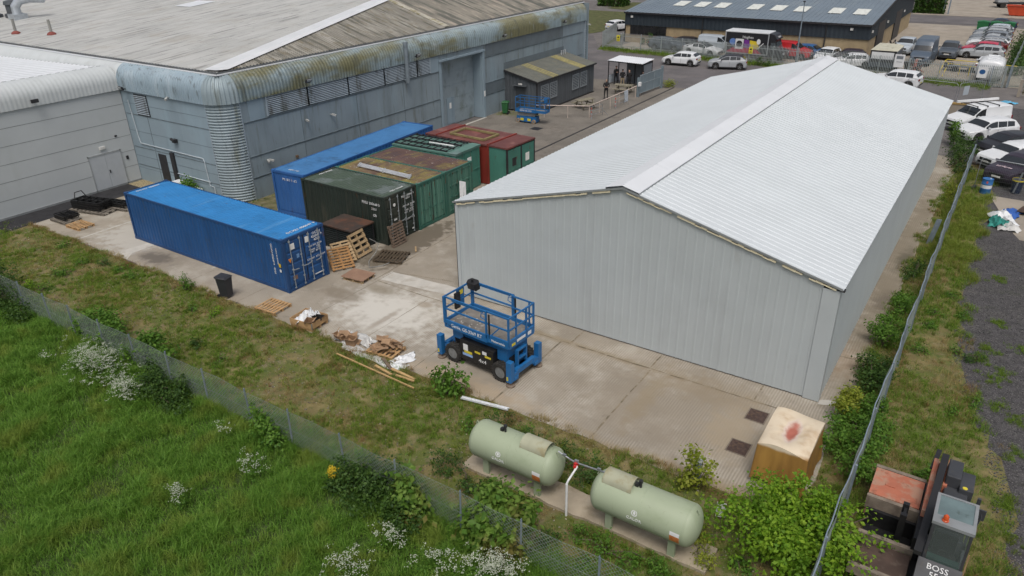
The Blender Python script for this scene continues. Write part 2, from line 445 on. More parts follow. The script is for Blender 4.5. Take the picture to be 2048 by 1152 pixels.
# ---------------------------------------------------------------- white roofed steel shed
W, L, HE, HR = 15.4487, 30.62, 4.40, 6.40
m_shedwall = pm('grey_cladding', (.42, .46, .475), .45, 0, .03, .6, [((.345, .37, .385), .9, .5, .75, (1, 1, .25), .5), ((.33, .33, .31), 2.2, .6, .8, (1, 1, .4), .35)], spec=.4)
m_shedroof = pm('white_roof_sheet', (.55, .59, .615), .42, 0, .025, .5, [((.5, .54, .56), 1.1, .5, .8, (.3, 1, 1), .5)], spec=.4)
m_flash = pm('white_flashing', (.66, .685, .715), .4, 0, .03, .8, [((.62, .64, .66), 1.6, .55, .8, (1, .4, 1), .5)])
m_dark = pm('dark_metal', (.03, .03, .033), .5, .2, .2, 4)
m_foam = pm('cream_foam', (.78, .7, .5), .9, 0, .1, 6)
m_steel = pm('galvanised_steel', (.36, .38, .40), .42, .75, .15, 5)
t = thing('metal_shed', 'large new metal shed with white ribbed pitched roof and plain pale grey walls', 'shed')
def roof_z(x): return HE + (HR - HE) * (1 - abs(x - W / 2) / (W / 2))
def ribwall(mb, p0, p1, ztop, pitch, depth, out, z0=0.0, prof=(.36, .14, .36, .14)):
    p0, p1 = Vector(p0), Vector(p1); d = (p1 - p0); Ln = d.length; d.normalize()
    o = Vector(out); lo = []; hi = []
    for s, h in corr(Ln, pitch, depth, prof):
        q = p0 + d * s + o * h
        lo.append((q.x, q.y, z0)); hi.append((q.x, q.y, ztop(s) if callable(ztop) else ztop))
    mb.grid([lo, hi]) if (d.cross(o) if False else True) else None
mb = MB(); ribwall(mb, (0, 0), (W - .5, 0), lambda s: roof_z(s) - .09, .333, .008, (0, -1), .05, (.66, .08, .18, .08)); mb.build('gable_wall', m_shedwall, t)
mb = MB(); ribwall(mb, (0, L), (W, L), lambda s: roof_z(s) - .09, .333, .008, (0, 1), .05, (.66, .08, .18, .08)); mb.build('gable_wall', m_shedwall, t)
mb = MB(); ribwall(mb, (W, 0), (W, L), HE - .06, .25, .02, (1, 0), .05); mb.build('side_wall', m_shedwall, t)
mb = MB(); ribwall(mb, (0, 0), (0, L), HE - .06, .25, .02, (-1, 0), .05); mb.build('side_wall', m_shedwall, t)
mb = MB()
for sg in (0, 1):
    rows = []
    for y, h in corr(L + .24, .3333, .02, (.62, .1, .18, .1)):
        xe = -.13 if sg == 0 else W + .13
        xr = W / 2
        row = []
        for k in range(3):
            x = xe + (xr - xe) * k / 2
            row.append((x, y - .12, roof_z(min(max(x, 0), W)) + (-.034 if k == 0 else 0) + h))
        rows.append(row)
    mb.grid(rows)
mb.build('roof', m_shedroof, t)
sl = (HR - HE) / (W / 2)
rd = bpy.data.objects['roof']
mb = MB()                                           # ridge cap in overlapping lengths
yy = -.14
while yy < L + .1:
    y1 = min(yy + 3.0, L + .14)
    for sg in (-1, 1):
        xo = W / 2 + sg * .66
        mb.grid([[(W / 2, yy, HR + .085), (xo, yy, HR + .085 - .66 * sl)], [(W / 2, y1, HR + .083), (xo, y1, HR + .083 - .66 * sl)]])
        mb.grid([[(xo, yy, HR + .085 - .66 * sl), (xo, yy, HR + .06 - .66 * sl)], [(xo, y1, HR + .083 - .66 * sl), (xo, y1, HR + .058 - .66 * sl)]])
    mb.beam((W / 2 - .66, y1 - .02, HR + .088 - .66 * sl), (W / 2, y1 - .02, HR + .09), .03, .004)
    mb.beam((W / 2 + .66, y1 - .02, HR + .088 - .66 * sl), (W / 2, y1 - .02, HR + .09), .03, .004)
    yy = y1
mb.build('ridge_cap', m_flash, rd)
mb = MB()                                           # dark filler under the ridge cap and verge
for sg in (-1, 1):
    xo = W / 2 + sg * .655
    mb.beam((xo, -.12, HR + .03 - .66 * sl), (xo, L + .1, HR + .03 - .66 * sl), .02, .05)
for yv, s in ((-.105, 1), (L + .1, -1)):
    for a, b in ((-.1, W / 2), (W + .1, W / 2)):
        mb.beam((a, yv, roof_z(max(0, min(W, a))) - .03), (b, yv, HR - .03), .03, .07)
mb.build('verge_trim', pm('grey_trim', (.27, .29, .3), .5, .2), rd)
mb = MB(); r = random.Random(5)                     # uneven foam sealant along the verge
for a, b, n in ((.1, W / 2 - .5, 30), (W / 2 + .15, W - .1, 34)):
    for i in range(n):
        x0 = a + (b - a) * i / n; x1 = a + (b - a) * (i + 1) / n
        if r.random() < .12: continue
        h = r.choice((.035, .05, .07, .075))
        dz = .1 + (0.03 if h < .05 else 0)
        mb.beam((x0, -.06, roof_z(x0) - dz - .015), (x1, -.06, roof_z(x1) - dz - .015), .06, h)
mb.build('foam_seal', m_foam, t)
mb = MB()
mb.bb(W - .5, W + .035, -.05, .0, .03, HE - .12); mb.bb(W, W + .035, 0, .35, .03, HE - .12)
mb.bb(-.045, -.0, -.045, .25, .03, HE - .1); mb.bb(-.0, .12, -.045, 0, .03, HE - .1)
mb.build_each('corner_flashing', pm('grey_flashing', (.425, .463, .48), .42, 0, .03, .8), t)
mb = MB().bb(-.052, -.03, -.055, .02, .05, HE - .08); mb.bb(-.075, -.046, -.04, L, HE - .12, HE - .03)
mb.build('downpipe', m_dark, t)
mb = MB().bb(W + .03, W + .16, -.1, .06, HE - .1, HE - .03); mb.build('bracket', m_dark, t)

# ---------------------------------------------------------------- big blue grey warehouse with rolled eaves
GRN = (.075, .085, .055)
m_bw = pm('blue_panel', (.22, .272, .305), .5, 0, .06, .5, [((.13, .165, .18), 1.2, .5, .72, (1, 1, .12), .6), ((.09, .09, .065), 2.2, .53, .72, (1, 1, .12), .6), ((.25, .34, .395), .8, .5, .7, (1, 1, .2), .5), ((.07, .075, .06), 6, .6, .72, (1, 1, .14), .55)])
m_bw2 = pm('clean_blue_panel', (.24, .31, .36), .5, 0, .05, .5, [((.16, .23, .275), 1.2, .52, .75, (1, 1, .15), .6), ((.28, .38, .45), .7, .5, .7, (1, 1, .3), .5)])
m_roll = pm('stained_rolled_sheet', (.22, .285, .315), .5, .1, .1, .5, [((.135, .125, .05), .5, .38, .58, (1, .35, 1), .9), ((.07, .075, .055), 1.6, .5, .68, (1, 1, .3), .7), ((.34, .385, .40), 1.5, .6, .75, (1, 1, .3), .6)])
m_roll2 = pm('blue_rolled_sheet', (.27, .35, .41), .48, .1, .08, .6, [((.1, .12, .12), 2.4, .53, .68, (1, 3, .3), .75), ((.38, .45, .5), 1.2, .5, .7, (1, 1, .4), .5)])
m_rollc = pm('stained_corner_sheet', (.27, .33, .36), .48, .1, .08, .7, [((.12, .125, .08), 1.0, .53, .66, (1, 1, .14), .7), ((.07, .075, .06), 2.2, .58, .7, (1.5, 1.5, .2), .6)])
m_wroll = pm('white_rolled_sheet', (.5, .53, .54), .5, 0, .04, 1, [((.43, .455, .455), 1.2, .5, .72, (1, 1, .3), .6)])
m_louv = pm('louvre_metal', (.33, .39, .44), .45, .2, .06, 1, [((.1, .1, .08), 1.6, .52, .7, (1, 1, .3), .75)])
m_seam = pm('panel_seam', (.13, .165, .185), .6, 0, .2, 2)
m_dpan = pm('dark_grey_panel', (.125, .155, .175), .5, 0, .08, 1, [((.1, .115, .12), 1.5, .5, .7, (1, 1, .3), .6)])
def sheet_roof():
    t_ = NT('fibre_cement_roof')
    br = t_.n.new('ShaderNodeTexBrick'); br.inputs['Scale'].default_value = 1.0; br.inputs['Brick Width'].default_value = 3.1; br.inputs['Row Height'].default_value = 1.05
    br.inputs['Mortar Size'].default_value = .025; br.inputs['Color1'].default_value = (.36, .37, .365, 1); br.inputs['Color2'].default_value = (.47, .475, .465, 1); br.inputs['Mortar'].default_value = (.25, .25, .245, 1); br.inputs['Bias'].default_value = -.1
    t_.lk(t_.mapping((1, 1, 1), rot=(0, 0, math.pi / 2)), br.inputs['Vector'])
    c_ = t_.mix(.55, br.outputs['Color'], t_.mix(t_.rng(t_.noise(.3, 5), .35, .65), (.40, .405, .395), (.46, .465, .455)))
    for lc, ls, lo, hi, st, am in (((.22, .225, .22), 1.6, .54, .66, (2.4, .1, 1), .85), ((.53, .535, .53), 1.1, .56, .7, (2.0, .12, 1), .7), ((.33, .31, .27), .6, .52, .7, (1, .6, 1), .5), ((.17, .18, .175), 4, .6, .68, (2.8, .12, 1), .7)):
        c_ = t_.mix(t_.rng(t_.noise(ls, 6, t_.mapping(st, loc=(ls * 9, 3, 1)), .62), lo, hi, 0, am), c_, lc)
    return t_.fin(t_.mix(.08, c_, (.2, .2, .2)), .85)
m_froof = sheet_roof()
m_broof = pm('lichen_roof', (.21, .2, .175), .9, 0, .15, .6, [((.3, .29, .26), .9, .46, .62, (.35, 2.0, .35), .75), ((.085, .085, .07), 1.3, .48, .62, (.22, 2.4, .22), .85), ((.15, .125, .075), 2.2, .5, .66, (.5, 1, .5), .5)], bump=.2)
YL, XR, RC, YE = 2.05, -18.1, 1.3, 45.2
t = thing('warehouse', 'huge blue grey warehouse with rolled ribbed eaves and a stained low pitched roof', 'warehouse')
mb = MB(); mb.bb(-60, XR - RC, YL, YL + .3, 0, 6.0); mb.build('front_wall', m_bw2, t)
mb = MB()
for y0, y1, z0, z1 in ((YL + RC, 21.75, 0, 6.0), (26.95, YE - .8, 0, 6.0), (21.75, 26.95, 5.32, 6.0)):
    mb.bb(XR - .3, XR, y0, y1, z0, z1)
mb.build('side_wall', m_bw, t)
mb = MB(); mb.bb(-60, XR, YE - .1, YE, 0, 7.4); mb.build('rear_wall', m_bw, t)
# corner columns of horizontal ribs
def corner(cx, cy, r, a0, a1, name, mat):
    m_ = MB(); rows = []
    for z, h in corr(5.85, .165, .06, (.2, .3, .2, .3)):
        rows.append([(cx + (r + h - .02) * math.cos(a0 + (a1 - a0) * k / 10), cy + (r + h - .02) * math.sin(a0 + (a1 - a0) * k / 10), z + .02) for k in range(11)])
    m_.grid(rows); return m_.build(name, mat, t, smooth=50)
corner(XR - RC, YL + RC, RC, -math.pi / 2, 0, 'corner_column', m_rollc)
corner(XR - .8, YE - .8, .8, 0, math.pi / 2, 'corner_column', pm('pale_corner_sheet', (.4, .47, .52), .45, .1))
mb = MB()
for z in (.05, 3, 5.85):
    pass
mb.bb(XR - RC - .05, XR - RC + .02, YL - .03, YL, 0, 5.9); mb.bb(XR, XR + .03, YL + RC - .02, YL + RC + .05, 0, 5.9)
mb.bb(XR, XR + .05, YE - .85, YE - .78, 0, 5.9)
mb.build_each('corner_trim', m_louv, t)
# rolled eaves swept round the corner
def rolled(path_pts, name, mat, z0=5.88, z1=7.42, inset=.8, depth=.055, pitch=.25, out=.1):
    """path_pts: function s -> (x, y, nx, ny); one profile per rib station"""
    fn, Ln = path_pts
    prof = [(out, z0), (out, z0 + .55)]
    for k in range(1, 9):
        a = math.pi / 2 * k / 8
        prof.append((out - (inset + out) * (1 - math.cos(a)), z0 + .55 + (z1 - z0 - .55) * math.sin(a)))
    rows = []
    for s, h in corr(Ln, pitch, depth, (.3, .2, .3, .2)):
        x, y, nx, ny = fn(s)
        rows.append([(x + nx * (o + h * (1 if k < 9 else .3)), y + ny * (o + h), z + (h * .6 if k > 4 else 0)) for k, (o, z) in enumerate(prof)])
    m_ = MB(); m_.grid(rows)
    return m_.build(name, mat, t, smooth=35)
A = -27.85
rolled((lambda s: (A + s, YL, 0, -1), XR - RC - A), 'rolled_eave', m_roll2)
def cpath(s):
    a = -math.pi / 2 + s / RC; return (XR - RC + RC * math.cos(a), YL + RC + RC * math.sin(a), math.cos(a), math.sin(a))
rolled((cpath, RC * math.pi / 2), 'rolled_corner', m_rollc, pitch=.22)
rolled((lambda s: (XR, YL + RC + s, 1, 0), YE - YL - RC - .6), 'rolled_eave', m_roll)
rolled((lambda s: (-60 + s, YL, 0, -1), 60 + A), 'rolled_eave', m_wroll, depth=.006)
# gutters and roof planes
GX, GY, GZ = -18.88, 2.85, 7.5
mb = MB()
for dz, ww, mi in ((0, .34, 0),):
    mb.bb(-75, GX + .12, GY - .12, GY - .04, GZ - .1, GZ + .06); mb.bb(-75, GX - .1, GY + .16, GY + .22, GZ - .1, GZ + .06); mb.bb(-75, GX + .04, GY - .04, GY + .16, GZ - .1, GZ - .06)
    mb.bb(GX + .04, GX + .12, GY - .04, YE, GZ - .1, GZ + .06); mb.bb(GX - .22, GX - .16, GY + .1, YE, GZ - .1, GZ + .06); mb.bb(GX - .16, GX + .04, GY, YE, GZ - .1, GZ - .06)
mb.build('gutter', pm('gutter_metal', (.12, .13, .135), .5, .3, .2, 2), t)
mb = MB(); mb.bb(-60, GX + .2, GY - .25, GY - .13, GZ - .09, GZ - .03); mb.bb(GX + .13, GX + .25, GY - .13, YE, GZ - .09, GZ - .03); mb.build('eave_flashing', m_flash, t)
S1, S2 = .085, .3
HA = S1 / S2
def zl(y): return GZ + .04 + S1 * (y - GY)
DM = YE - GY
mb = MB(); rows = []
for x, h in corr(61.1, .3, .045, (.3, .2, .3, .2)):
    X = -80 + x
    d0 = max(0, (GX - X) / HA)
    y0 = GY
    y1 = YE if X < GX - HA * DM else GY + (GX - X) / HA
    rows.append([(X, GY + (y1 - GY) * k / 2, zl(GY + (y1 - GY) * k / 2) + h) for k in range(3)])
mb.grid(rows); rl = mb.build('roof', m_froof, t)
mb = MB(); rows = []; rows2 = []
for y, h in corr(DM, .24, .05, (.3, .2, .3, .2)):
    Y = GY + y; xt = GX - HA * y
    (rows if Y < 23.7 else rows2).append([(GX + (xt - GX) * k / 2, Y, GZ + .04 + S2 * (HA * y) * k / 2 + h) for k in range(3)])
rows2.insert(0, rows[-1])
mb.grid(rows); mb.build('roof', m_broof, t)
mb = MB(); mb.grid(rows2); mb.build('roof', pm('grey_lichen_roof', (.215, .2, .17), .9, 0, .15, .6, [((.34, .3, .25), 1.0, .5, .64, (.5, 2.0, .5), .8), ((.08, .085, .075), .9, .45, .62, (.3, 2.2, .3), .85)], bump=.2), t)
mb = MB()
n_ = Vector((S2, -S1, 0)).normalized()
for a0, a1 in ((0, DM),):
    p0 = Vector((GX, GY, GZ + .1)); p1 = Vector((GX - HA * DM, YE, zl(YE) + .08))
    mb.grid([[p0 + Vector((-1.15, -.0, .03)), p0 + Vector((0, 0, .08)), p0 + Vector((.06, .75, .03))], [p1 + Vector((-1.15, 0, .03)), p1 + Vector((0, 0, .08)), p1 + Vector((.06, .75, .03))]])
mb.build('hip_flashing', pm('clean_flashing', (.62, .64, .66), .45, 0, .05, .7), t)
mb = MB()
for yy, ww in ((23.7, .55),):
    x1 = GX - HA * (yy - GY)
    mb.beam((GX, yy, GZ + .13), (x1, yy, GZ + .13 + S2 * (GX - x1)), ww, .05)
mb.build('roof_barge', pm('mossy_flashing', (.38, .36, .3), .8, 0, .15, 1.5, [((.2, .17, .07), 1.5, .5, .64, (1, 1, 1), .8)]), t)
# panel seams on the walls
mb = MB()
for z in (1.1, 2.3, 4.42): mb.bb(-27.8, XR - RC - .05, YL - .02, YL + .01, z - .025, z + .025)
for z in (3.35, 5.1, 1.7, .9): mb.bb(-27.8, XR - RC - .05, YL - .008, YL + .01, z - .01, z + .01)
for x in (-25.55,): mb.bb(x - .02, x + .02, YL - .012, YL + .01, 0, 5.9)
mb.build('wall_seams', m_seam, t)
mb = MB()
for z, y0, y1 in ((4.62, YL + RC + .1, 21.4), (2.58, YL + RC + .1, 21.4), (1.3, YL + RC + .1, 21.4), (4.8, 27.3, 44), (2.7, 27.3, 44), (1.75, 27.3, 30.2)):
    mb.bb(XR - .01, XR + .02, y0, y1, z - .03, z + .03); mb.bb(XR, XR + .045, y0, y1, z + .03, z + .06)
for y in (7.7, 12.6, 17.3, 21.4, 27.3, 40.1, 33.2): mb.bb(XR - .01, XR + .014, y - .02, y + .02, 0, 5.9)
mb.build('wall_seams', m_seam, t)
# louvre bands
def louvre(y0, y1, z0, z1):
    m_ = MB(); m_.bb(XR, XR + .02, y0, y1, z0, z1, 1)
    z = z0 + .04
    while z < z1 - .04:
        m_.beam((XR + .05, y0 + .03, z + .03), (XR + .05, y1 - .03, z + .03), .06, .045, up=(.7, 0, .7)); z += .105
    for y in (y0, y1): m_.bb(XR, XR + .09, y - .04, y + .04, z0, z1)
    return m_.build('louvre', [m_louv, m_dark], t)
for y0, y1 in ((5.2, 8.4), (8.4, 11.9), (11.9, 15.4), (15.4, 18.9), (18.9, 20.4)): louvre(y0, y1, 4.72, 5.86)
mb = MB(); mb.bb(-26.5, -25.15, YL - .03, YL, 4.45, 5.75, 1)
for k in range(11): mb.beam((-26.45, YL - .05, 4.55 + k * .11), (-25.2, YL - .05, 4.55 + k * .11), .05, .05, up=(0, -.7, .7))
mb.build('louvre', [m_louv, m_dark], t)
# flat panels
for n, y0, y1, z0, z1, mm in (('wall_panel', 27.6, 40.1, 4.88, 5.86, m_dpan), ('wall_panel', 30.2, 40.3, 2.9, 4.0, m_dpan), ('wall_panel', 27.45, 30.2, 1.8, 2.65, m_dpan), ('wall_panel', 3.9, 5.0, 4.68, 5.86, m_bw2), ('wall_panel', 20.5, 21.4, 4.7, 5.8, m_bw2)):
    MB().bb(XR, XR + .025, y0, y1, z0, z1).build(n, mm, t)
# roller shutter
rs = MB(); rs.bb(XR - .95, XR - .86, 21.8, 26.9, 0, 5.27)
for k in range(5): rs.bb(XR - .86, XR - .84, 21.82, 26.88, .03 + k * 1.05, 1.02 + k * 1.05)
ro = rs.build('shutter_door', pm('shutter_panel', (.28, .34, .375), .5, .1, .06, 1, [((.13, .16, .13), 1.2, .48, .68, (1, 1.0, .6), .7)]), t)
MB().bb(XR - .84, XR - .8, 23.2, 24.15, .12, 2.2).build('wicket_door', m_bw2, ro)
MB().bb(XR - .8, XR - .79, 23.5, 23.75, 1.35, 1.8).build('notice', pm('white_paper', (.75, .75, .73), .8), ro)
mb = MB(); mb.bb(XR - .97, XR + .003, 26.9, 26.945, 0, 5.3); mb.bb(XR - .97, XR + .003, 21.755, 21.8, 0, 5.3); mb.bb(XR - .97, XR + .003, 21.8, 26.9, 5.27, 5.315)
mb.bb(XR, XR + .12, 27.0, 27.25, 0, 5.4); mb.bb(XR, XR + .05, 21.45, 21.7, 0, 5.4); mb.bb(XR, XR + .16, 21.4, 27.3, 5.36, 5.5)
mb.build('door_frame', m_bw2, t)
MB().bb(XR + .12, XR + .14, 27.04, 27.2, 1.75, 2.2).build('notice', MATS['white_paper'], t)
# front door and slot window, pipes, fittings
MB().bb(-25.3, -24.5, YL - .03, YL, .05, 2.15).build('door', m_dark, t)
mb = MB(); mb.bb(-23.9, -23.55, YL - .12, YL, .05, 2.45); mb.build('open_door', m_dark, t)
mb = MB(); mb.tube([(-27.2, YL - .05, 5.3), (-27.0, YL - .05, 3.0), (-26.9, YL - .05, 2.6)], .035, 6); mb.tube([(-26.9, YL - .05, 2.6), (-20.6, YL - .05, 2.55), (-20.5, YL - .05, 2.4), (-20.4, YL - .05, .9), (-19.95, YL - .1, .9), (-19.9, YL - .12, .1)], .03, 6)
mb.tube([(-23.6, YL - .04, 1.15), (-20.3, YL - .04, 1.12)], .03, 6); mb.build('wall_pipes', pm('pale_pipe', (.42, .48, .52), .5), t)
mb = MB(); mb.cyl((XR + .3, 17.55, 4.55), (XR + .3, 17.55, 7.0), .15, n=14); mb.cyl((XR + .3, 17.55, 7.0), (XR + .3, 17.55, 7.35), .17, n=14); mb.cyl((XR, 17.55, 4.7), (XR + .3, 17.55, 4.7), .1, n=10); mb.build('flue_pipe', pm('flue_grey', (.21, .25, .28), .5, .3), t)
def flood(x, y, z, ang):
    m_ = MB(); T = Matrix.Translation((x, y, z)) @ Matrix.Rotation(ang, 4, 'Z')
    m_.beam((0, 0, 0), (.3, 0, .06), .05, .05, T=T); m_.beam((.32, -.2, .08), (.32, .2, .08), .12, .22, up=(.5, 0, .9), T=T)
    o = m_.build('floodlight', m_dark, t)
    g = MB(); g.beam((.395, -.17, .1), (.395, .17, .1), .02, .17, up=(.5, 0, .9), T=T); g.build('lens', pm('lamp_glass', (.4, .42, .42), .2), o)
for y in (8.3, 18.7, 29.8, 39.8): flood(XR + .1, y, 6.2, 0)
flood(-27.0, YL - .1, 6.0, -math.pi / 2)
def cctv(x, y, z, ang, n=1):
    m_ = MB()
    for k in range(n):
        T = Matrix.Translation((x, y, z)) @ Matrix.Rotation(ang + (k * .9 if n > 1 else 0), 4, 'Z')
        m_.beam((0, 0, 0), (.18, 0, .02), .04, .04, T=T); m_.beam((.14, 0, .02), (.42, .04, -.06), .11, .11, T=T)
    m_.build('security_camera', pm('camera_white', (.36, .37, .36), .4), t)
cctv(-22.6, YL - .1, 5.95, -1.2); cctv(XR + .05, 4.6, 2.2, -.5, 2); cctv(XR + .1, 44.6, 5.5, .3); cctv(XR, 8.0, 3.9, -.3); cctv(XR, 10.1, 3.8, .2)
mb = MB(); mb.box(-23.0, YL - .12, 3.3, .3, .2, .22); mb.cyl((-23.2, YL - .2, 3.4), (-22.8, YL - .25, 3.35), .09); mb.build('alarm_box', m_dark, t)
mb = MB(); mb.bb(XR, XR + .06, 13.4, 14.0, .95, 1.35); mb.bb(XR, XR + .12, 6.8, 6.95, 1.75, 1.9); mb.build_each('wall_vent', pm('rusty_vent', (.12, .08, .05), .8), t)
# roof pipes and cowls
def onL(x, y): return zl(y)
for x, y in ((-45.6, 4.8), (-41.9, 5.6)):
    z = onL(x, y); o = MB().cyl((x, y, z), (x + .02, y, z + 1.1), .1).build('roof_pipe', pm('zinc_pipe', (.3, .3, .28), .6, .3), t)
    MB().lathe([(.34, 0), (.28, .12), (.12, .22)], 10, 0, Matrix.Translation((x, y, z + .03))).build('pipe_collar', pm('red_lead', (.2, .05, .04), .7), o)
mb = MB(); x, y = -52.6, 8.4; z = onL(x, y)
mb.box(x, y, z + .2, 1.1, 1.1, .5); mb.tube([(x, y, z + .4), (x, y, z + 1.0), (x + .3, y + .3, z + 1.5), (x + .9, y + .9, z + 1.65), (x + 1.7, y + 1.6, z + 1.6)], .36, 14)
mb.build('roof_cowl', pm('bright_duct', (.52, .56, .60), .35, .6), t)
for x, y in ((-54.3, 8.9), (-56, 8.0)):
    z = onL(x, y); MB().lathe([(.7, 0), (.7, .3), (.5, .35), (.5, 1.0), (.62, 1.05), (.55, 1.3), (0, 1.45)], 14, 0, Matrix.Translation((x, y, z))).build('roof_vent', pm('dark_vent', (.09, .1, .11), .6, .3), t)
mb = MB(); mb.grid([[(-42.6, 16.5, onL(0, 16.5) + .07), (-40.4, 16.5, onL(0, 16.5) + .07)], [(-42.6, 19.0, onL(0, 19) + .07), (-40.4, 19.0, onL(0, 19) + .07)]]); mb.build('rooflight', m_flash, t)

# ---------------------------------------------------------------- white panelled annexe on the left
m_ww = pm('white_panel', (.46, .49, .505), .5, 0, .03, .6, [((.42, .45, .45), .9, .52, .75, (1, 1, .3), .5)])
WX = -27.9
t = thing('annexe_building', 'white panelled flat roofed annexe with smooth rolled eave and grey double door', 'building')
MB().bb(WX - .3, WX, -40, YL - .03, 0, 5.9).build('wall', m_ww, t)
mb = MB()
for z in (5.85, 4.98, 4.0, 3.02, 2.04, 1.06): mb.bb(WX - .01, WX + .006, -40, YL - .06, z - .012, z + .012)
mb.bb(WX, WX + .05, -40, YL - .06, 0, .12)
mb.build('panel_seams', pm('seam_grey', (.2, .215, .22), .6), t)
mb = MB(); rows = []
prof = [(.09, 5.86), (.09, 6.35)] + [(.09 - .99 * (1 - math.cos(math.pi / 2 * k / 8)), 6.35 + .92 * math.sin(math.pi / 2 * k / 8)) for k in range(1, 9)]
for s, h in corr(42, .25, .012, (.3, .2, .3, .2)):
    rows.append([(WX + o + h, -40 + s, z) for o, z in prof])
mb.grid(rows); mb.build('rolled_eave', m_wroll, t, smooth=35)
mb = MB(); rows = []
for s, h in corr(42, .5, .03, (.36, .14, .36, .14)): rows.append([(-29.0, -40 + s, 7.1 + h), (-60, -40 + s, 6.3 + h)])
mb.grid(rows); mb.build('roof', m_flash, t)
mb = MB()
for k in range(80): mb.bb(-28.95, -28.7, -38 + k * .5, -37.75 + k * .5, 7.2, 7.262)
for k in range(55): mb.bb(-29.5 - k * .5, -29.25 - k * .5, 1.78, 1.9, 7.06 - k * .0129, 7.12 - k * .0129)
mb.build('eave_filler', pm('filler_dark', (.11, .12, .12), .7), t)
dd = MB(); dd.bb(WX, WX + .03, -.98, .0, .05, 2.22); dd.bb(WX, WX + .03, .012, 1.03, .05, 2.22)
do = dd.build('door', pm('grey_door', (.42, .45, .48), .45, 0, .03), t)
mb = MB(); mb.bb(WX, WX + .05, -1.04, -.98, 0, 2.3); mb.bb(WX, WX + .05, 1.03, 1.09, 0, 2.3); mb.bb(WX, WX + .05, -1.04, 1.09, 2.22, 2.3); mb.build('door_frame', pm('frame_grey', (.3, .32, .33), .5), do)
mb = MB(); mb.box(WX + .06, .1, 1.1, .06, .05, .2); mb.build('handle', m_dark, do)
mb = MB(); mb.bb(WX, WX + .1, -.2, .15, 2.55, 2.72); mb.build('door_light', pm('lamp_white', (.6, .6, .58), .4), t)
mb = MB(); mb.bb(WX, WX + .04, 1.35, 1.5, 1.55, 1.78); mb.bb(WX, WX + .04, .95, 1.1, 3.1, 3.2); mb.build('wall_box', m_dark, t)
mb = MB(); mb.beam((WX + .08, -3.2, 6.15), (WX + .4, -3.2, 6.2), .06, .06); mb.beam((WX + .4, -3.4, 6.2), (WX + .4, -3.0, 6.2), .1, .2); mb.build('floodlight', m_dark, t)
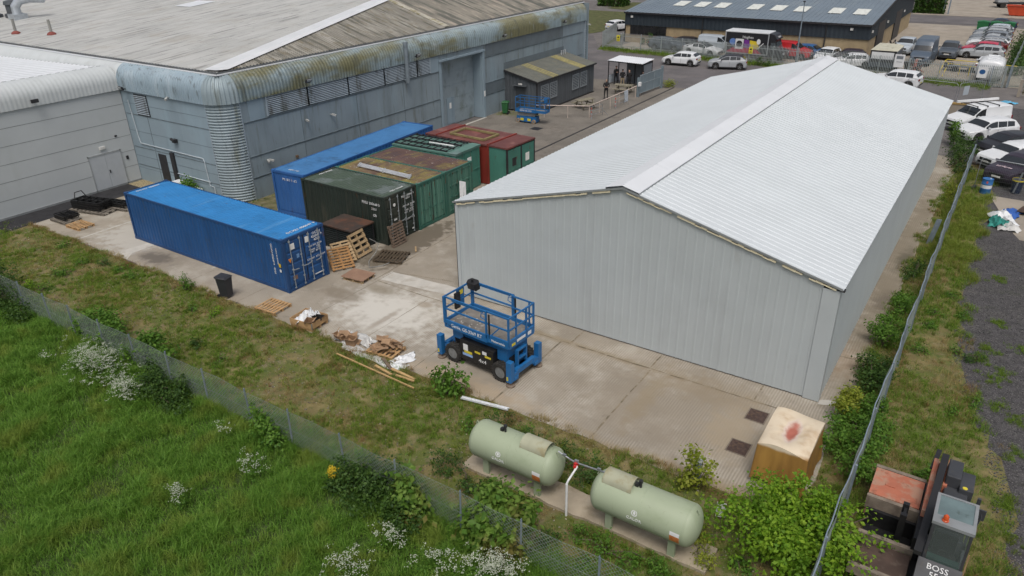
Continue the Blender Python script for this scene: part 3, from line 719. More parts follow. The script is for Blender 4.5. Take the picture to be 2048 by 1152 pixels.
# ---------------------------------------------------------------- shipping containers
m_white_txt = pm('white_paint', (.68, .69, .7), .6, 0, .05)
m_yellow = pm('yellow_paint', (.62, .42, .03), .55, 0, .08)
m_orange = pm('orange_paint', (.65, .2, .02), .55, 0, .08)
m_seal = pm('rubber_seal', (.012, .012, .013), .7)
m_rod = pm('galv_rod', (.36, .4, .43), .45, .5, .15, 6)
def paint(name, col, rust=.2, dirt=(.06, .065, .05), d2=None):
    Ls = [(tuple(c * .62 for c in col), 1.1, .5, .75, (1, 1, .3), .5), (tuple(min(1, c * 1.35 + .01) for c in col), .8, .55, .8, (1, 1, .5), .35)]
    if rust: Ls.append(((.1, .045, .022), 3.2, .66 - rust * .12, .74 - rust * .06, (1, 1, .5), .85))
    if d2: Ls.append(d2)
    return pm(name, col, .5, 0, .07, .9, Ls, spec=.4)
def container(name, label, loc, rz, Lc, Wc, Hc, m_body, m_roof, m_door, m_frame, style='panel', group='shipping containers', m_rd=None, pitch=.275):
    m_rd = m_rd or m_rod
    t = thing(name, label, 'container', loc, rz, group)
    c = .11
    for y, o in ((0, -1), (Wc, 1)):
        mb = MB(); ribwall(mb, (-Lc + c, y - o * .045), (-c, y - o * .045), Hc - .1, pitch, .036, (0, o), .15, (.25, .22, .31, .22)); mb.build('side_wall', m_body, t)
    mb = MB(); rows = []
    for s, h in corr(Lc - 2 * c - .3, .21, .02, (.3, .2, .3, .2)):
        rows.append([(-Lc + c + .15 + s, .06, Hc - .035 + h), (-Lc + c + .15 + s, Wc - .06, Hc - .035 + h)])
    rows = [[(-Lc + c, .06, Hc - .035), (-Lc + c, Wc - .06, Hc - .035)]] + rows + [[(-c, .06, Hc - .035), (-c, Wc - .06, Hc - .035)]]
    mb.grid(rows); rf = mb.build('roof', m_roof, t)
    mb = MB(); ribwall(mb, (-Lc + .05, c), (-Lc + .05, Wc - c), Hc - .1, .3, .04, (-1, 0), .15, (.25, .22, .31, .22)); mb.build('end_wall', m_body, t)
    mb = MB()
    for y in (.03, Wc - .03): mb.box(-Lc / 2, y, Hc - .06, Lc - .3, .06, .1); mb.box(-Lc / 2, y, .1, Lc - .3, .07, .16)
    for x in (-.05, -Lc + .05):
        for y in (.055, Wc - .055): mb.box(x, y, Hc / 2, .12, .12, Hc - .28)
        mb.box(x, Wc / 2, Hc - .07, .1, Wc - .24, .12); mb.box(x, Wc / 2, .1, .1, Wc - .24, .16)
    mb.build('frame', m_frame, t)
    for x in (-.08, -Lc + .08):
        for y in (.075, Wc - .075):
            for z in (.07, Hc - .06): MB().box(x, y, z, .19, .17, .13).build('corner_casting', m_frame, t)
    for k, (ya, yb) in enumerate(((.13, Wc / 2 - .008), (Wc / 2 + .008, Wc - .13))):
        mb = MB(); z0, z1 = .2, Hc - .14
        mb.bb(-.12, -.045, ya, yb, z0, z1)
        if style == 'panel':
            for q in range(4):
                za = z0 + .08 + q * (z1 - z0 - .08) / 4; zb = z0 + (q + 1) * (z1 - z0 - .08) / 4
                vs = [(-.045, ya + .08, za), (-.045, yb - .08, za), (-.045, yb - .08, zb), (-.045, ya + .08, zb), (-.012, ya + .12, za + .05), (-.012, yb - .12, za + .05), (-.012, yb - .12, zb - .03), (-.012, ya + .12, zb - .03)]
                mb.add(vs, [(4, 5, 6, 7), (0, 1, 5, 4), (1, 2, 6, 5), (2, 3, 7, 6), (3, 0, 4, 7)])
        elif style == 'vertical':
            ribwall(mb, (-.04, ya + .06), (-.04, yb - .06), z1 - .06, .28, .03, (1, 0), z0 + .06, (.3, .12, .46, .12))
        elif style == 'grid':
            for q in range(4): mb.box(-.03, (ya + yb) / 2, z0 + .04 + q * (z1 - z0 - .08) / 3, .05, yb - ya - .04, .07)
            for q in range(3): mb.box(-.028, ya + .05 + q * (yb - ya - .1) / 2, (z0 + z1) / 2, .05, .07, z1 - z0 - .04)
        dr = mb.build('door', m_door, t)
        MB().bb(-.05, -.03, ya - .004, ya + .02, z0, z1).build('seal', m_seal, dr)
        if style != 'plain':
            for yr in (ya + .27, yb - .24):
                mb = MB(); mb.cyl((.025, yr, .12), (.025, yr, Hc - .1), .019, n=8)
                for z in (.14, .55, 1.05, 1.6, Hc - .2): mb.box(0, yr, z, .06, .09, .06)
                rod = mb.build('lock_rod', m_rd, dr)
                MB().beam((.035, yr, 1.02), (.045, yr + (.42 if k == 0 else -.42) * .75, 1.0), .02, .04).build('handle', m_rd, rod)
    t['_dims'] = 0; del t['_dims']
    return t, rf
def door_text(t, s, y, z, size, sx=1): return text('lettering', s, size, m_white_txt, t, plane_T((.012, y, z), (0, 1, 0), (0, 0, 1)), sx=sx)
def side_text(t, s, x, z, size, vert=False):
    return text('lettering', s, size, m_white_txt, t, plane_T((x, -.004, z), (0, 0, -1) if vert else (1, 0, 0), (1, 0, 0) if vert else (0, 0, 1)))
def roof_text(t, s, x, y, z, size):
    return text('lettering', s, size, m_white_txt, t, plane_T((x, y, z), (0, 1, 0), (-1, 0, 0)))
m_blue_s = paint('blue_container_side_shaded', (.015, .074, .215), .22, d2=((.03, .06, .12), 2, .56, .7, (1, 1, .4), .6))  # side shade under the overcast sky painted in: blue darkened against the roof
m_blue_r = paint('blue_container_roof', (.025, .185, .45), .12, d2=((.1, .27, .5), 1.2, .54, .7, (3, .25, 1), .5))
m_blue_f = paint('blue_container_frame', (.014, .06, .175), .25)
blue, rf = container('shipping_container', 'long bright blue forty foot shipping container standing alone beside the grass strip', (-6.595, -4.117, 0), -.0043, 12.192, 2.438, 2.597, m_blue_s, m_blue_r, m_blue_s, m_blue_f)
door_text(blue, 'OCXU\n450047 9\n42G1', 1.98, 2.17, .17); door_text(blue, 'MAX GW  30.480\n          KG\nTARE   3.750\nNET   26.730', 1.83, 1.62, .105)
door_text(blue, 'CU.CAP.  67.5 CU.M', 1.8, 1.17, .125); roof_text(blue, 'OCXU 450047 9', -.42, 1.5, 2.6, .24); roof_text(blue, 'OCXU 450047', -11.75, 1.1, 2.6, .22)
MB().bb(-.012, -.004, 1.62, 2.15, .3, .35).build('marking', m_white_txt, blue)
for y, z in ((.55, 2.12), (1.42, 2.17)): MB().bb(-.012, -.002, y - .12, y + .12, z - .14, z + .14).build('plate', MATS['white_paper'], blue)
MB().add([(.0, .22, 1.6), (.0, .42, 1.6), (.0, .32, 1.4), (-.01, .22, 1.6), (-.01, .42, 1.6), (-.01, .32, 1.4)], [(0, 2, 1), (0, 1, 4, 3), (1, 2, 5, 4), (2, 0, 3, 5)]).build('warning_triangle', m_orange, blue)
MB().bb(-.01, 0, .72, .86, 1.5, 1.68).build('plate', pm('pale_blue_sticker', (.15, .3, .55), .5), blue); MB().bb(-.012, -.002, .36, .6, .52, .72).build('plate', pm('brown_plate', (.2, .12, .09), .6), blue)
side_text(blue, 'OCXU 450047 9   42G1', -.75, 1.55, .15, True); side_text(blue, 'CLEAN ON BOARD', -.45, 1.75, .09, True)
MB().bb(-.42, -.28, -.012, -.005, 1.22, 1.4).build('marking', m_yellow, blue); MB().bb(-.4, -.3, -.012, -.005, .98, 1.12).build('marking', m_white_txt, blue)
m_dg = paint('dark_green_side', (.022, .032, .026), .35, d2=((.06, .06, .045), 1.6, .52, .68, (1, 1, .2), .6))
m_dgr = paint('dark_green_roof', (.06, .085, .062), .15, d2=((.14, .165, .165), .45, .5, .6, (1, 1, 1), .75))
dgc, rf = container('shipping_container', 'very dark green twenty foot container with white numbers at the front of the row', (-6.48, 2.36, 0), 0, 6.058, 2.438, 2.591, m_dg, m_dgr, m_dg, m_dg)
side_text(dgc, 'PSSU 200668 5', -.95, 2.12, .2); side_text(dgc, '22G1', -.75, 1.85, .17); side_text(dgc, 'GB', -.75, 1.5, .2)
door_text(dgc, 'PSSU  200668 5\n22G1', 1.75, 2.17, .15); door_text(dgc, 'MAX GR  24.000\n             KG\nTARE   2.250\nNET   21.750', 1.78, 1.52, .13); door_text(dgc, 'CU.CAP.  33.2', 1.78, .95, .13)
roof_text(dgc, 'PSSU 200668', -.4, 1.4, 2.595, .18); roof_text(dgc, 'PSSU 200668', -5.7, 1.5, 2.595, .18)
MB().lathe([(.09, 0), (.09, .006)], 16, 0, plane_T((-.008, .72, 2.0), (0, 1, 0), (0, 0, 1))).build('sticker', MATS['white_paper'], dgc)
for y, z, a in ((.72, 1.2, .11), (2.02, .3, .07)): MB().bb(-.012, -.004, y - a, y + a, z - .04, z + .04).build('plate', MATS['white_paper'], dgc)
m_gd = paint('green_container_door', (.085, .2, .155), .55)
m_gs = paint('green_container_side', (.04, .13, .1), .4)
m_rust = pm('rusty_mossy_roof', (.15, .105, .055), .85, 0, .15, 1, [((.2, .17, .045), 1.1, .44, .58, (1, .5, 1), .85), ((.085, .05, .045), .5, .5, .6, (1, 1, 1), .85), ((.05, .045, .05), 2.4, .52, .66, (3, .35, 1), .7), ((.4, .37, .32), 5, .62, .68, (1, 1, 1), .7)])
m_rust2 = pm('dark_rusty_roof', (.095, .055, .047), .85, 0, .15, 1, [((.17, .135, .045), .9, .5, .62, (1, .6, 1), .8), ((.055, .045, .055), 2.0, .5, .66, (3, .35, 1), .8), ((.45, .4, .36), 4, .62, .7, (1, 1, 1), .7)])
g1, rf = container('shipping_container', 'green container with plain ribbed doors and a mossy rusty roof beside the dark green one', (-6.42, 4.84, 0), 0, 6.058, 2.42, 2.591, m_gs, m_rust, m_gd, m_gs, 'vertical', m_rd=m_gs)
g2, rf = container('shipping_container', 'green container with gridded doors and a maroon rusted roof behind the mossy roofed one', (-6.42, 7.3, 0), 0, 6.058, 2.42, 2.591, m_gs, m_rust2, m_gd, m_gs, 'grid', m_rd=m_gs)
MB().bb(-.5, -.42, -.4, .5, 2.6, 2.62).build('debris', m_foam, g2) if False else None
m_b2s = paint('faded_blue_side', (.03, .115, .33), .15); m_b2r = paint('faded_blue_roof', (.05, .165, .36), .1, d2=((.03, .07, .13), 2, .54, .68, (1, .3, 1), .6))
b2, rf = container('shipping_container', 'long faded blue container lying against the stained warehouse wall behind the row', (-15.25, 2.62, 0), R(-90 + 3.6), 12.192, 2.438, 2.591, m_b2s, m_b2r, m_b2s, m_b2s, 'vertical', pitch=.3)
for o in [c for c in b2.children if c.name.startswith('door')]:
    for c in list(o.children):
        for g in list(c.children): bpy.data.objects.remove(g)
        bpy.data.objects.remove(c)
text('lettering', 'PS SU 1 62', .19, m_white_txt, b2, plane_T((.012, 1.35, 2.15), (0, 1, 0), (0, 0, 1)), sx=1.3); roof_text(b2, 'PSSU 162', -.45, 1.3, 2.595, .2)
# poles on the mossy roof, rack and pole on the cabin roof
mpole = pm('bright_pole', (.5, .52, .55), .4, .3)
for k in range(3):
    y = 4.98 + .0 + k * .17
    p0 = (-11.35 - k * .1, y + .55, 2.66); p1 = (-7.3 - k * .1, y + .35, 2.66)
    mb = MB(); mb.cyl(p0, p1, .045, n=8)
    for q in (.02, .5, .98):
        a = Vector(p0).lerp(Vector(p1), q); mb.box(a.x, a.y, a.z, .08, .13, .12)
    tag(mb.build('steel_pole', mpole), ['grey metal pole nearest the front on the mossy container roof', 'middle one of three metal poles lying on the mossy container roof', 'rearmost of three metal poles lying on the mossy container roof'][k], 'pole', 'poles on the container roof')
# green site cabin
def cabin_box(name, label, x0, x1, y0, y1, h, m_side, m_top, rz=0):
    t = thing(name, label, 'container', (x1, y0, 0), rz, 'shipping containers')
    Lc, Wc = x1 - x0, y1 - y0
    return t, Lc, Wc
t, Lc, Wc = cabin_box('steel_store', 'green steel store with black roof rack between the rusted container and the red one', -12.85, -7.95, 10.2, 12.62, 2.6, None, None, R(1))
m_gs2 = paint('sea_green_steel', (.06, .19, .15), .3); m_gs2r = paint('sea_green_roof', (.1, .2, .17), .2, d2=((.16, .21, .21), .7, .5, .62, (1, 1, 1), .7))
mb = MB()
for y, o in ((0, -1), (Wc, 1)): ribwall(mb, (-Lc, y), (0, y), 2.5, .5, .03, (0, o), .05, (.4, .1, .4, .1))
mb.bb(-Lc, -Lc + .04, .04, Wc - .04, .05, 2.5); mb.build('wall', m_gs2, t)
mb = MB(); mb.bb(-.06, 0, .04, Wc - .04, .05, 2.5)
for y in (.1, .85, 1.6, Wc - .1): mb.bb(-.0, .04, y - .03, y + .03, .1, 2.45)
mb.bb(0, .035, .13, Wc - .13, 1.2, 1.26); fr = mb.build('front_panel', m_gs2, t)
MB().bb(.005, .02, 1.1, 1.5, 1.5, 2.1).build('notice', MATS['white_paper'], fr)
mb = MB(); mb.bb(-Lc - .03, .05, -.05, Wc + .05, 2.5, 2.6); mb.bb(-.6, .06, -.06, Wc + .06, 2.6, 2.64); rf = mb.build('roof', m_gs2r, t)
mb = MB()
for y in (.15, .85, 1.6, Wc - .15): mb.beam((-Lc + .05, y, 2.66), (-.75, y, 2.66), .07, .07)
for k in range(9): mb.beam((-Lc + .15 + k * .5, .1, 2.72), (-Lc + .15 + k * .5, Wc - .1, 2.72), .05, .05)
mb.build('roof_rack', m_dark, rf)
mb = MB(); mb.cyl((-10.55, 10.95, 2.8), (-8.75, 11.05, 2.8), .05, n=8); tag(mb.build('plastic_pole', pm('pale_plastic', (.6, .62, .62), .5)), 'single white pole lying on the roof rack of the green store', 'pole')
# red and green steel cabin
t, Lc, Wc = cabin_box('steel_cabin', 'red steel cabin with a maroon roof and green end doors', -12.65, -6.1, 12.85, 15.75, 2.6, None, None, R(-2.5))
m_red = paint('red_steel', (.21, .033, .024), .4); m_redr = pm('maroon_roof', (.13, .045, .04), .6, 0, .12, 1, [((.27, .13, .11), .7, .5, .62, (1, 1, 1), .6), ((.1, .03, .03), 1.6, .5, .7, (1, 2, 1), .6), ((.2, .06, .05), .5, .56, .64, (1, 1, 1), .7)])
mb = MB()
for y in (0, Wc - .04): mb.bb(-Lc, -1.5, y, y + .04, .05, 2.5)
mb.bb(-Lc, -Lc + .04, .04, Wc - .04, .05, 2.5); mb.build_each('wall', m_red, t)
mb = MB()
for y in (0, Wc - .04): mb.bb(-1.38, 0, y, y + .04, .05, 2.5)
mb.build_each('wall', m_gs2, t)
mb = MB(); mb.bb(-1.5, -1.38, -.06, Wc + .06, .02, 2.66); mb.bb(-5.7, -5.62, -.04, Wc + .04, 2.6, 2.66); mb.build_each('rib', m_red, t)
mb = MB(); mb.bb(-Lc - .04, .05, -.05, Wc + .05, 2.5, 2.6); rf = mb.build('roof', m_redr, t)
for ya, yb in ((.06, Wc / 2 - .01), (Wc / 2 + .01, Wc - .06)):
    mb = MB(); mb.bb(-.05, .02, ya, yb, .08, 2.42); mb.bb(.02, .04, ya + .05, yb - .05, 1.1, 1.16)
    d = mb.build('door', m_gs2, t)
    MB().bb(.02, .03, (ya + yb) / 2 - .25, (ya + yb) / 2 + .15, 1.35, 1.85).build('notice', MATS['white_paper'] if ya > 1 else m_dark, d)
mb = MB(); mb.bb(0.02, .06, 1.39, 1.47, .05, 2.5); mb.box(-.02, .02, 1.3, .1, .1, 2.5); mb.box(-.02, Wc - .02, 1.3, .1, .1, 2.5); mb.build('post', m_dark, t)
mb = MB()
T = Matrix.Translation((-9.6, 14.3, 2.68)) @ Matrix.Rotation(R(-4), 4, 'Z')
for a, b in (((-1.4, -.75, 0), (1.4, -.75, 0)), ((-1.4, .75, 0), (1.4, .75, 0)), ((-1.4, -.75, 0), (-1.4, .75, 0)), ((1.4, -.75, 0), (1.4, .75, 0))): mb.beam(a, b, .13, .12, T=T)
tag(mb.build('wooden_surround', pm('mossy_timber', (.22, .18, .08), .85, 0, .2, 3, [((.13, .11, .06), 2, .5, .64, (1, 1, 1), .7)])), 'mossy rectangular timber frame lying on the maroon cabin roof', 'frame')
# low dark steel store in front of the dark green container
t = thing('steel_store', 'low black corrugated steel store with rusty brown flat lid behind the leaning pallets', 'store', (-8.25, 1.38, 0), 0)
mb = MB()
for k in range(4):
    p = [(-1.0, -.75), (1.0, -.75), (1.0, .75), (-1.0, .75)]; a = p[k]; b = p[(k + 1) % 4]
    d = Vector((b[0] - a[0], b[1] - a[1], 0)); ln = d.length; d.normalize(); n = Vector((d.y, -d.x, 0)); rows = []
    for s, h in corr(1.12, .11, .03, (.3, .2, .3, .2)):
        q0 = Vector((a[0], a[1], s + .04)) + n * h; q1 = Vector((b[0], b[1], s + .04)) + n * h
        rows.append([q0, q1])
    mb.grid(rows)
mb.build('wall', pm('black_green_steel', (.014, .02, .02), .5, .2, .2, 2), t)
MB().bb(-1.08, 1.08, -.83, .83, 1.18, 1.25).build('lid', pm('rusty_lid', (.055, .035, .026), .8, 0, .2, 1.2, [((.11, .045, .024), 1.3, .48, .64, (1, 1, 1), .8), ((.03, .03, .028), 1, .52, .7, (1, 1, 1), .7)]), t)
mb = MB()
for x in (-1, 1):
    for y in (-.75, .75): mb.box(x, y, .6, .08, .08, 1.16)
mb.box(0, -.79, .6, .06, .03, 1.12); mb.build('post', m_dark, t)

# ---------------------------------------------------------------- dark grey office cabin against the warehouse
m_cab = pm('charcoal_cladding', (.075, .085, .095), .5, 0, .08, 1, [((.05, .056, .062), 1.5, .5, .72, (1, 1, .3), .6)])
m_cabroof = pm('weathered_grey_roof', (.115, .12, .105), .7, 0, .12, 1, [((.15, .14, .1), 1.0, .5, .66, (1, 1, 1), .6), ((.07, .075, .07), 2, .54, .68, (.4, 2, 1), .6)])
t = thing('office_cabin', 'charcoal clad lean to office cabin with shuttered windows and two yellowed rooflights', 'cabin')
X0, X1, Y0, Y1, ZE, ZB = -18.05, -14.85, 30.25, 40.45, 2.7, 3.42
def rz_(x): return ZE + (ZB - ZE) * (X1 - x) / (X1 - X0)
mb = MB(); ribwall(mb, (X1, Y0), (X1, Y1), ZE - .05, .34, .025, (1, 0), .12); mb.build('front_wall', m_cab, t)
for y, o in ((Y0, -1), (Y1, 1)):
    mb = MB(); ribwall(mb, (X0, y), (X1, y), lambda s: rz_(X0 + s) - .05, .34, .025, (0, o), .12); mb.build('end_wall', m_cab, t)
mb = MB(); rows = []
for y, h in corr(Y1 - Y0 + .3, .34, .035, (.5, .1, .3, .1)): rows.append([(X1 + .15, Y0 - .15 + y, rz_(X1 + .15) + h), (X0, Y0 - .15 + y, ZB + h)])
mb.grid(rows); rf = mb.build('roof', m_cabroof, t)
for ya in (32.6, 37.6):
    mb = MB(); rows = []
    for y, h in corr(1.02, .34, .035, (.5, .1, .3, .1)): rows.append([(X1 + .16, ya + y, rz_(X1 + .16) + .02 + h), (X0 + .1, ya + y, ZB - .005 + h)])
    mb.grid(rows); mb.build('rooflight', pm('yellowed_plastic', (.3, .26, .09), .6, 0, .15, 2, [((.2, .17, .06), 1.5, .5, .66, (1, 1, 1), .6)]), rf)
mb = MB(); mb.bb(X1 + .1, X1 + .2, Y0 - .15, Y1 + .15, ZE - .14, ZE - .02); mb.beam((X1 + .1, Y0 - .13, ZE - .07), (X0, Y0 - .13, ZB - .06), .04, .16); mb.bb(X1 + .0, X1 + .06, Y0 - .06, Y0 + .06, .1, ZE); mb.bb(X1, X1 + .06, Y0, Y1, .0, .1)
mb.build('trim', m_dark, t)
m_shut = pm('shutter_grey', (.2, .225, .245), .5, 0, .08, 2)
for ya in (30.9, 32.35, 36.3, 37.8):
    mb = MB(); z0, z1, yb = .95, 2.2, ya + 1.15
    for y in (ya, yb): mb.bb(X1 + .03, X1 + .08, y - .05, y + .05, z0 - .05, z1 + .05)
    for z in (z0, z1): mb.bb(X1 + .03, X1 + .08, ya + .05, yb - .05, z - .05, z + .05)
    w_ = mb.build('window', m_shut, t)
    MB().bb(X1 + .026, X1 + .034, ya + .05, yb - .05, z0 + .05, z1 - .05).build('pane', glass('window_glass', (.06, .075, .09), .15), w_)
    mb = MB()
    for k in range(8): mb.bb(X1 + .04, X1 + .055, ya + .06, yb - .06, z0 + .1 + k * .14, z0 + .16 + k * .14)
    for y in (ya + .42, ya + .78): mb.bb(X1 + .055, X1 + .065, y - .015, y + .015, z0, z1)
    mb.build('shutter', m_shut, w_)
dd = MB().bb(-16.9, -15.95, Y0 - .05, Y0 - .02, .12, 2.1).build('door', pm('dark_door', (.045, .05, .055), .5), t)
mb = MB(); mb.bb(-17.1, -15.8, Y0 - .3, Y0 - .04, 2.22, 2.26); mb.build('canopy', m_cab, t)
MB().bb(-16.6, -16.25, Y0 - .14, Y0 - .06, 2.3, 2.42).build('door_light', MATS['lamp_white'], t)
for k in range(3): MB().cyl((X0 + .3, 39.3 + k * .35, 3.3), (X0 + .3, 39.3 + k * .35, 3.75), .05, n=8).build('roof_pipe', mpole, t)

# ---------------------------------------------------------------- dark clad workshop across the road
m_navy = pm('navy_cladding', (.022, .032, .042), .55, 0, .08, .5)
m_navr = pm('blue_grey_roof', (.16, .2, .24), .5, .1, .06, .4, [((.21, .245, .27), .5, .5, .7, (1, .3, 1), .6)])
m_brick = pm('buff_brick', (.34, .265, .16), .85, 0, .1, 2, [((.25, .19, .12), 1.5, .5, .68, (1, 1, .4), .6)])
t = thing('workshop_building', 'long workshop with navy cladding over buff brick and rooflights in a grey roof', 'building')
BX0, BX1, BY0, BY1, BZ, BR = -26.0, 3.9, 70.0, 101.0, 3.75, 5.42
BYM = (BY0 + BY1) / 2
mb = MB(); mb.bb(BX0 + .1, BX1 - .1, BY0 + .12, BY0 + .3, 0, 2.2); mb.build('brick_wall', m_brick, t)
mb = MB(); mb.bb(BX1 - .3, BX1 - .1, BY0 + .3, BY1, 0, 2.2); mb.build('brick_wall', m_brick, t)
mb = MB(); ribwall(mb, (BX0, BY0), (BX1, BY0), BZ, .5, .03, (0, -1), 2.15); mb.build('cladding', m_navy, t)
def gz(s): y = BY0 + s; return BZ + (BR - BZ) * (1 - abs(y - BYM) / (BYM - BY0))
for x, o in ((BX1, 1), (BX0, -1)):
    mb = MB(); ribwall(mb, (x, BY0), (x, BY1), gz, .5, .03, (o, 0), 2.15 if o > 0 else 0); mb.build('cladding', m_navy, t)
for sg in (0, 1):
    mb = MB(); rows = []
    for x, h in corr(BX1 - BX0 + .3, .55, .05, (.72, .06, .16, .06)):
        ya, yb = (BY0 - .15, BYM) if sg == 0 else (BYM, BY1 + .15)
        rows.append([(BX0 - .15 + x, ya, (BZ - .02 if sg == 0 else BR) + .03 + h), (BX0 - .15 + x, yb, (BR if sg == 0 else BZ) + .03 + h)])
    mb.grid(rows); o = mb.build('roof', m_navr, t)
    if sg == 0:
        for i, x in enumerate((-21.3, -18.5, -15.8, -11.6, -8.7, -5.9, -1.9, 0.9)):
            y0, y1 = 74.3, 77.2
            z = lambda y: BZ + .1 + (BR - BZ) * (y - BY0) / (BYM - BY0)
            MB().add([(x, y0, z(y0)), (x + 1.5, y0, z(y0)), (x + 1.5, y1, z(y1)), (x, y1, z(y1))], [(0, 1, 2, 3)]).build('rooflight', pm('rooflight_plastic', (.62, .64, .6), .5), o)
mb = MB(); mb.bb(BX0 - .1, BX1 + .1, BY0 - .28, BY0 - .14, BZ - .18, BZ + .02); mb.beam((BX1 + .16, BY0 - .15, BZ + .03), (BX1 + .16, BYM, BR + .05), .06, .2); mb.beam((BX1 + .16, BYM, BR + .05), (BX1 + .16, BY1, BZ + .05), .06, .2)
for x in (-15.4, -.8): mb.cyl((x, BY0 - .1, 0), (x, BY0 - .1, BZ - .1), .07, n=8)
mb.build('gutter', m_dark, t)
mb = MB(); mb.bb(BX0 + .8, -20.2, BY0 + .02, BY0 + .1, 1.0, 2.12, 1)
for k in range(6): mb.bb(BX0 + .8 + k * .98, BX0 + .86 + k * .98, BY0 - .0, BY0 + .02, 1.0, 2.12)
mb.bb(BX0 + .7, -15.5, BY0 + .04, BY0 + .11, .93, 1.0, 2); mb.build('window', [m_dark, glass('dark_glass', (.012, .013, .015), .1), pm('red_sill', (.13, .05, .03), .7)], t)
for ya, yb in ((74.5, 79.0), (86.5, 91)):
    MB().bb(BX1 - .08, BX1 + .05, ya, yb, 0, 3.5).build('shutter_door', m_dark, t)
for x in (-25.0, 1.9): MB().box(x, BY0 - .08, 3.2, .3, .12, .25).build('floodlight', MATS['lamp_white'], t)
for y in (70.6, 80.2, 92.5): MB().box(BX1 + .1, y, 3.0, .12, .3, .25).build('floodlight', MATS['lamp_white'], t)
# ---------------------------------------------------------------- big blue scissor lift in front of the shed
m_lift = pm('lift_blue', (.015, .125, .33), .42, 0, .06, 1.5, [((.01, .06, .16), 4, .6, .72, (1, 1, 1), .6), ((.1, .06, .04), 9, .68, .74, (1, 1, 1), .7)], spec=.45)
m_lblk = pm('lift_black', (.012, .012, .013), .5, 0, .3, 4, [((.05, .045, .04), 6, .56, .72, (1, 1, .5), .5)])
m_tyre = pm('tyre_rubber', (.022, .021, .02), .85, 0, .25, 6, [((.06, .054, .045), 8, .5, .7, (1, 1, 1), .6)])
m_rim = pm('grey_rim', (.2, .21, .215), .55, .2, .15, 8)
m_deck = pm('lift_deck', (.2, .185, .165), .75, .1, .15, 3, [((.32, .3, .27), 3, .56, .66, (1, 1, 1), .6), ((.1, .085, .07), 5, .56, .7, (1, 1, 1), .6)])
m_yel = pm('warning_yellow', (.6, .5, .04), .6, 0, .05)
def wheel(parent, x, y, z, r, wd, treads=18, rim=None, side=1):
    T = Matrix.Translation((x, y, z))
    mb = MB(); mb.lathe([(r * .6, -wd / 2), (r * .92, -wd / 2), (r, -wd / 2 + .05), (r, wd / 2 - .05), (r * .92, wd / 2), (r * .6, wd / 2)], 26, 0, T, 'y', False)
    for k in range(treads):
        a = 2 * math.pi * k / treads
        for s in (-1, 1):
            Tm = T @ Matrix.Rotation(a, 4, 'Y') @ Matrix.Translation((s * r * .06, s * wd * .24, r + .008)) @ Matrix.Rotation(s * .6, 4, 'Z')
            mb.box(0, 0, 0, .045, wd * .5, .03, T=Tm)
    w_ = mb.build('wheel', m_tyre, parent, smooth=35)
    mb = MB(); mb.lathe([(r * .6, -wd * .42), (r * .56, -wd * .3), (r * .3, -wd * .22), (r * .26, -wd * .36), (0, -wd * .37)], 22, 0, T if side < 0 else T @ Matrix.Rotation(math.pi, 4, 'Z'), 'y')
    for k in range(6):
        a = 2 * math.pi * k / 6; mb.cyl((x + .38 * r * math.cos(a), y + side * wd * .24, z + .38 * r * math.sin(a)), (x + .38 * r * math.cos(a), y + side * wd * .31, z + .38 * r * math.sin(a)), .018, n=6)
    mb.build('rim', rim or m_rim, w_, smooth=35)
    return w_
t = thing('scissor_lift', 'large blue four wheel drive scissor lift with outriggers standing before the shed gable', 'scissor lift', (4.42, -3.93, 0), R(-4))
def P(name, mb, mat, par=None, **k): return mb.build(name, mat, par or t, **k)
for sx in (-1.15, 1.13):
    for sy in (-1, 1): wheel(t, sx, sy * .72, .38, .38, .28, side=sy)
mb = MB(); mb.bb(-1.35, 1.35, -.42, .42, .42, .72); mb.bb(-1.3, -1.0, -.5, .5, .5, .95); mb.bb(1.0, 1.35, -.5, .5, .5, .9); P('chassis', mb, m_lblk)
mb = MB(); mb.bb(-.78, .8, -.8, -.42, .3, 1.02); mb.bb(-.8, .82, -.78, -.4, 1.02, 1.1); mb.bb(.0, .02, -.806, -.8, .32, 1.0); o = P('power_box', mb, m_lblk, bevel=.02)
text('lettering', '4x4', .22, m_white_txt, o, plane_T((.3, -.81, .52), (1, 0, 0), (0, 0, 1)), sx=1.1)
for x0, x1, z0, z1, mm in ((-.62, -.4, .72, .98, m_white_txt), (-.58, -.2, .62, .72, m_yel), (-.66, -.18, .5, .6, pm('blue_label', (.25, .4, .7), .5)), (-.06, .2, .78, .86, m_yel), (.3, .5, .84, .97, m_white_txt), (.42, .7, .74, .82, m_yel)):
    MB().bb(x0, x1, -.812, -.803, z0, z1).build('sticker', mm, o)
mb = MB(); mb.bb(-.78, .8, .42, .8, .3, 1.1); P('power_box', mb, m_lblk, bevel=.02)
# folded scissor stack
mb = MB()
for k in range(4):
    z = 1.08 + k * .13
    for y in (-.5, -.36, .36, .5): mb.beam((-1.2, y, z + (.05 if abs(y) > .4 else -.03)), (1.2, y, z + (-.03 if abs(y) > .4 else .05)), .07, .11)
mb.bb(-1.3, -.8, -.6, .6, .95, 1.5); mb.bb(.85, 1.3, -.6, .6, .75, 1.5)
P('scissor_stack', mb, m_lift)
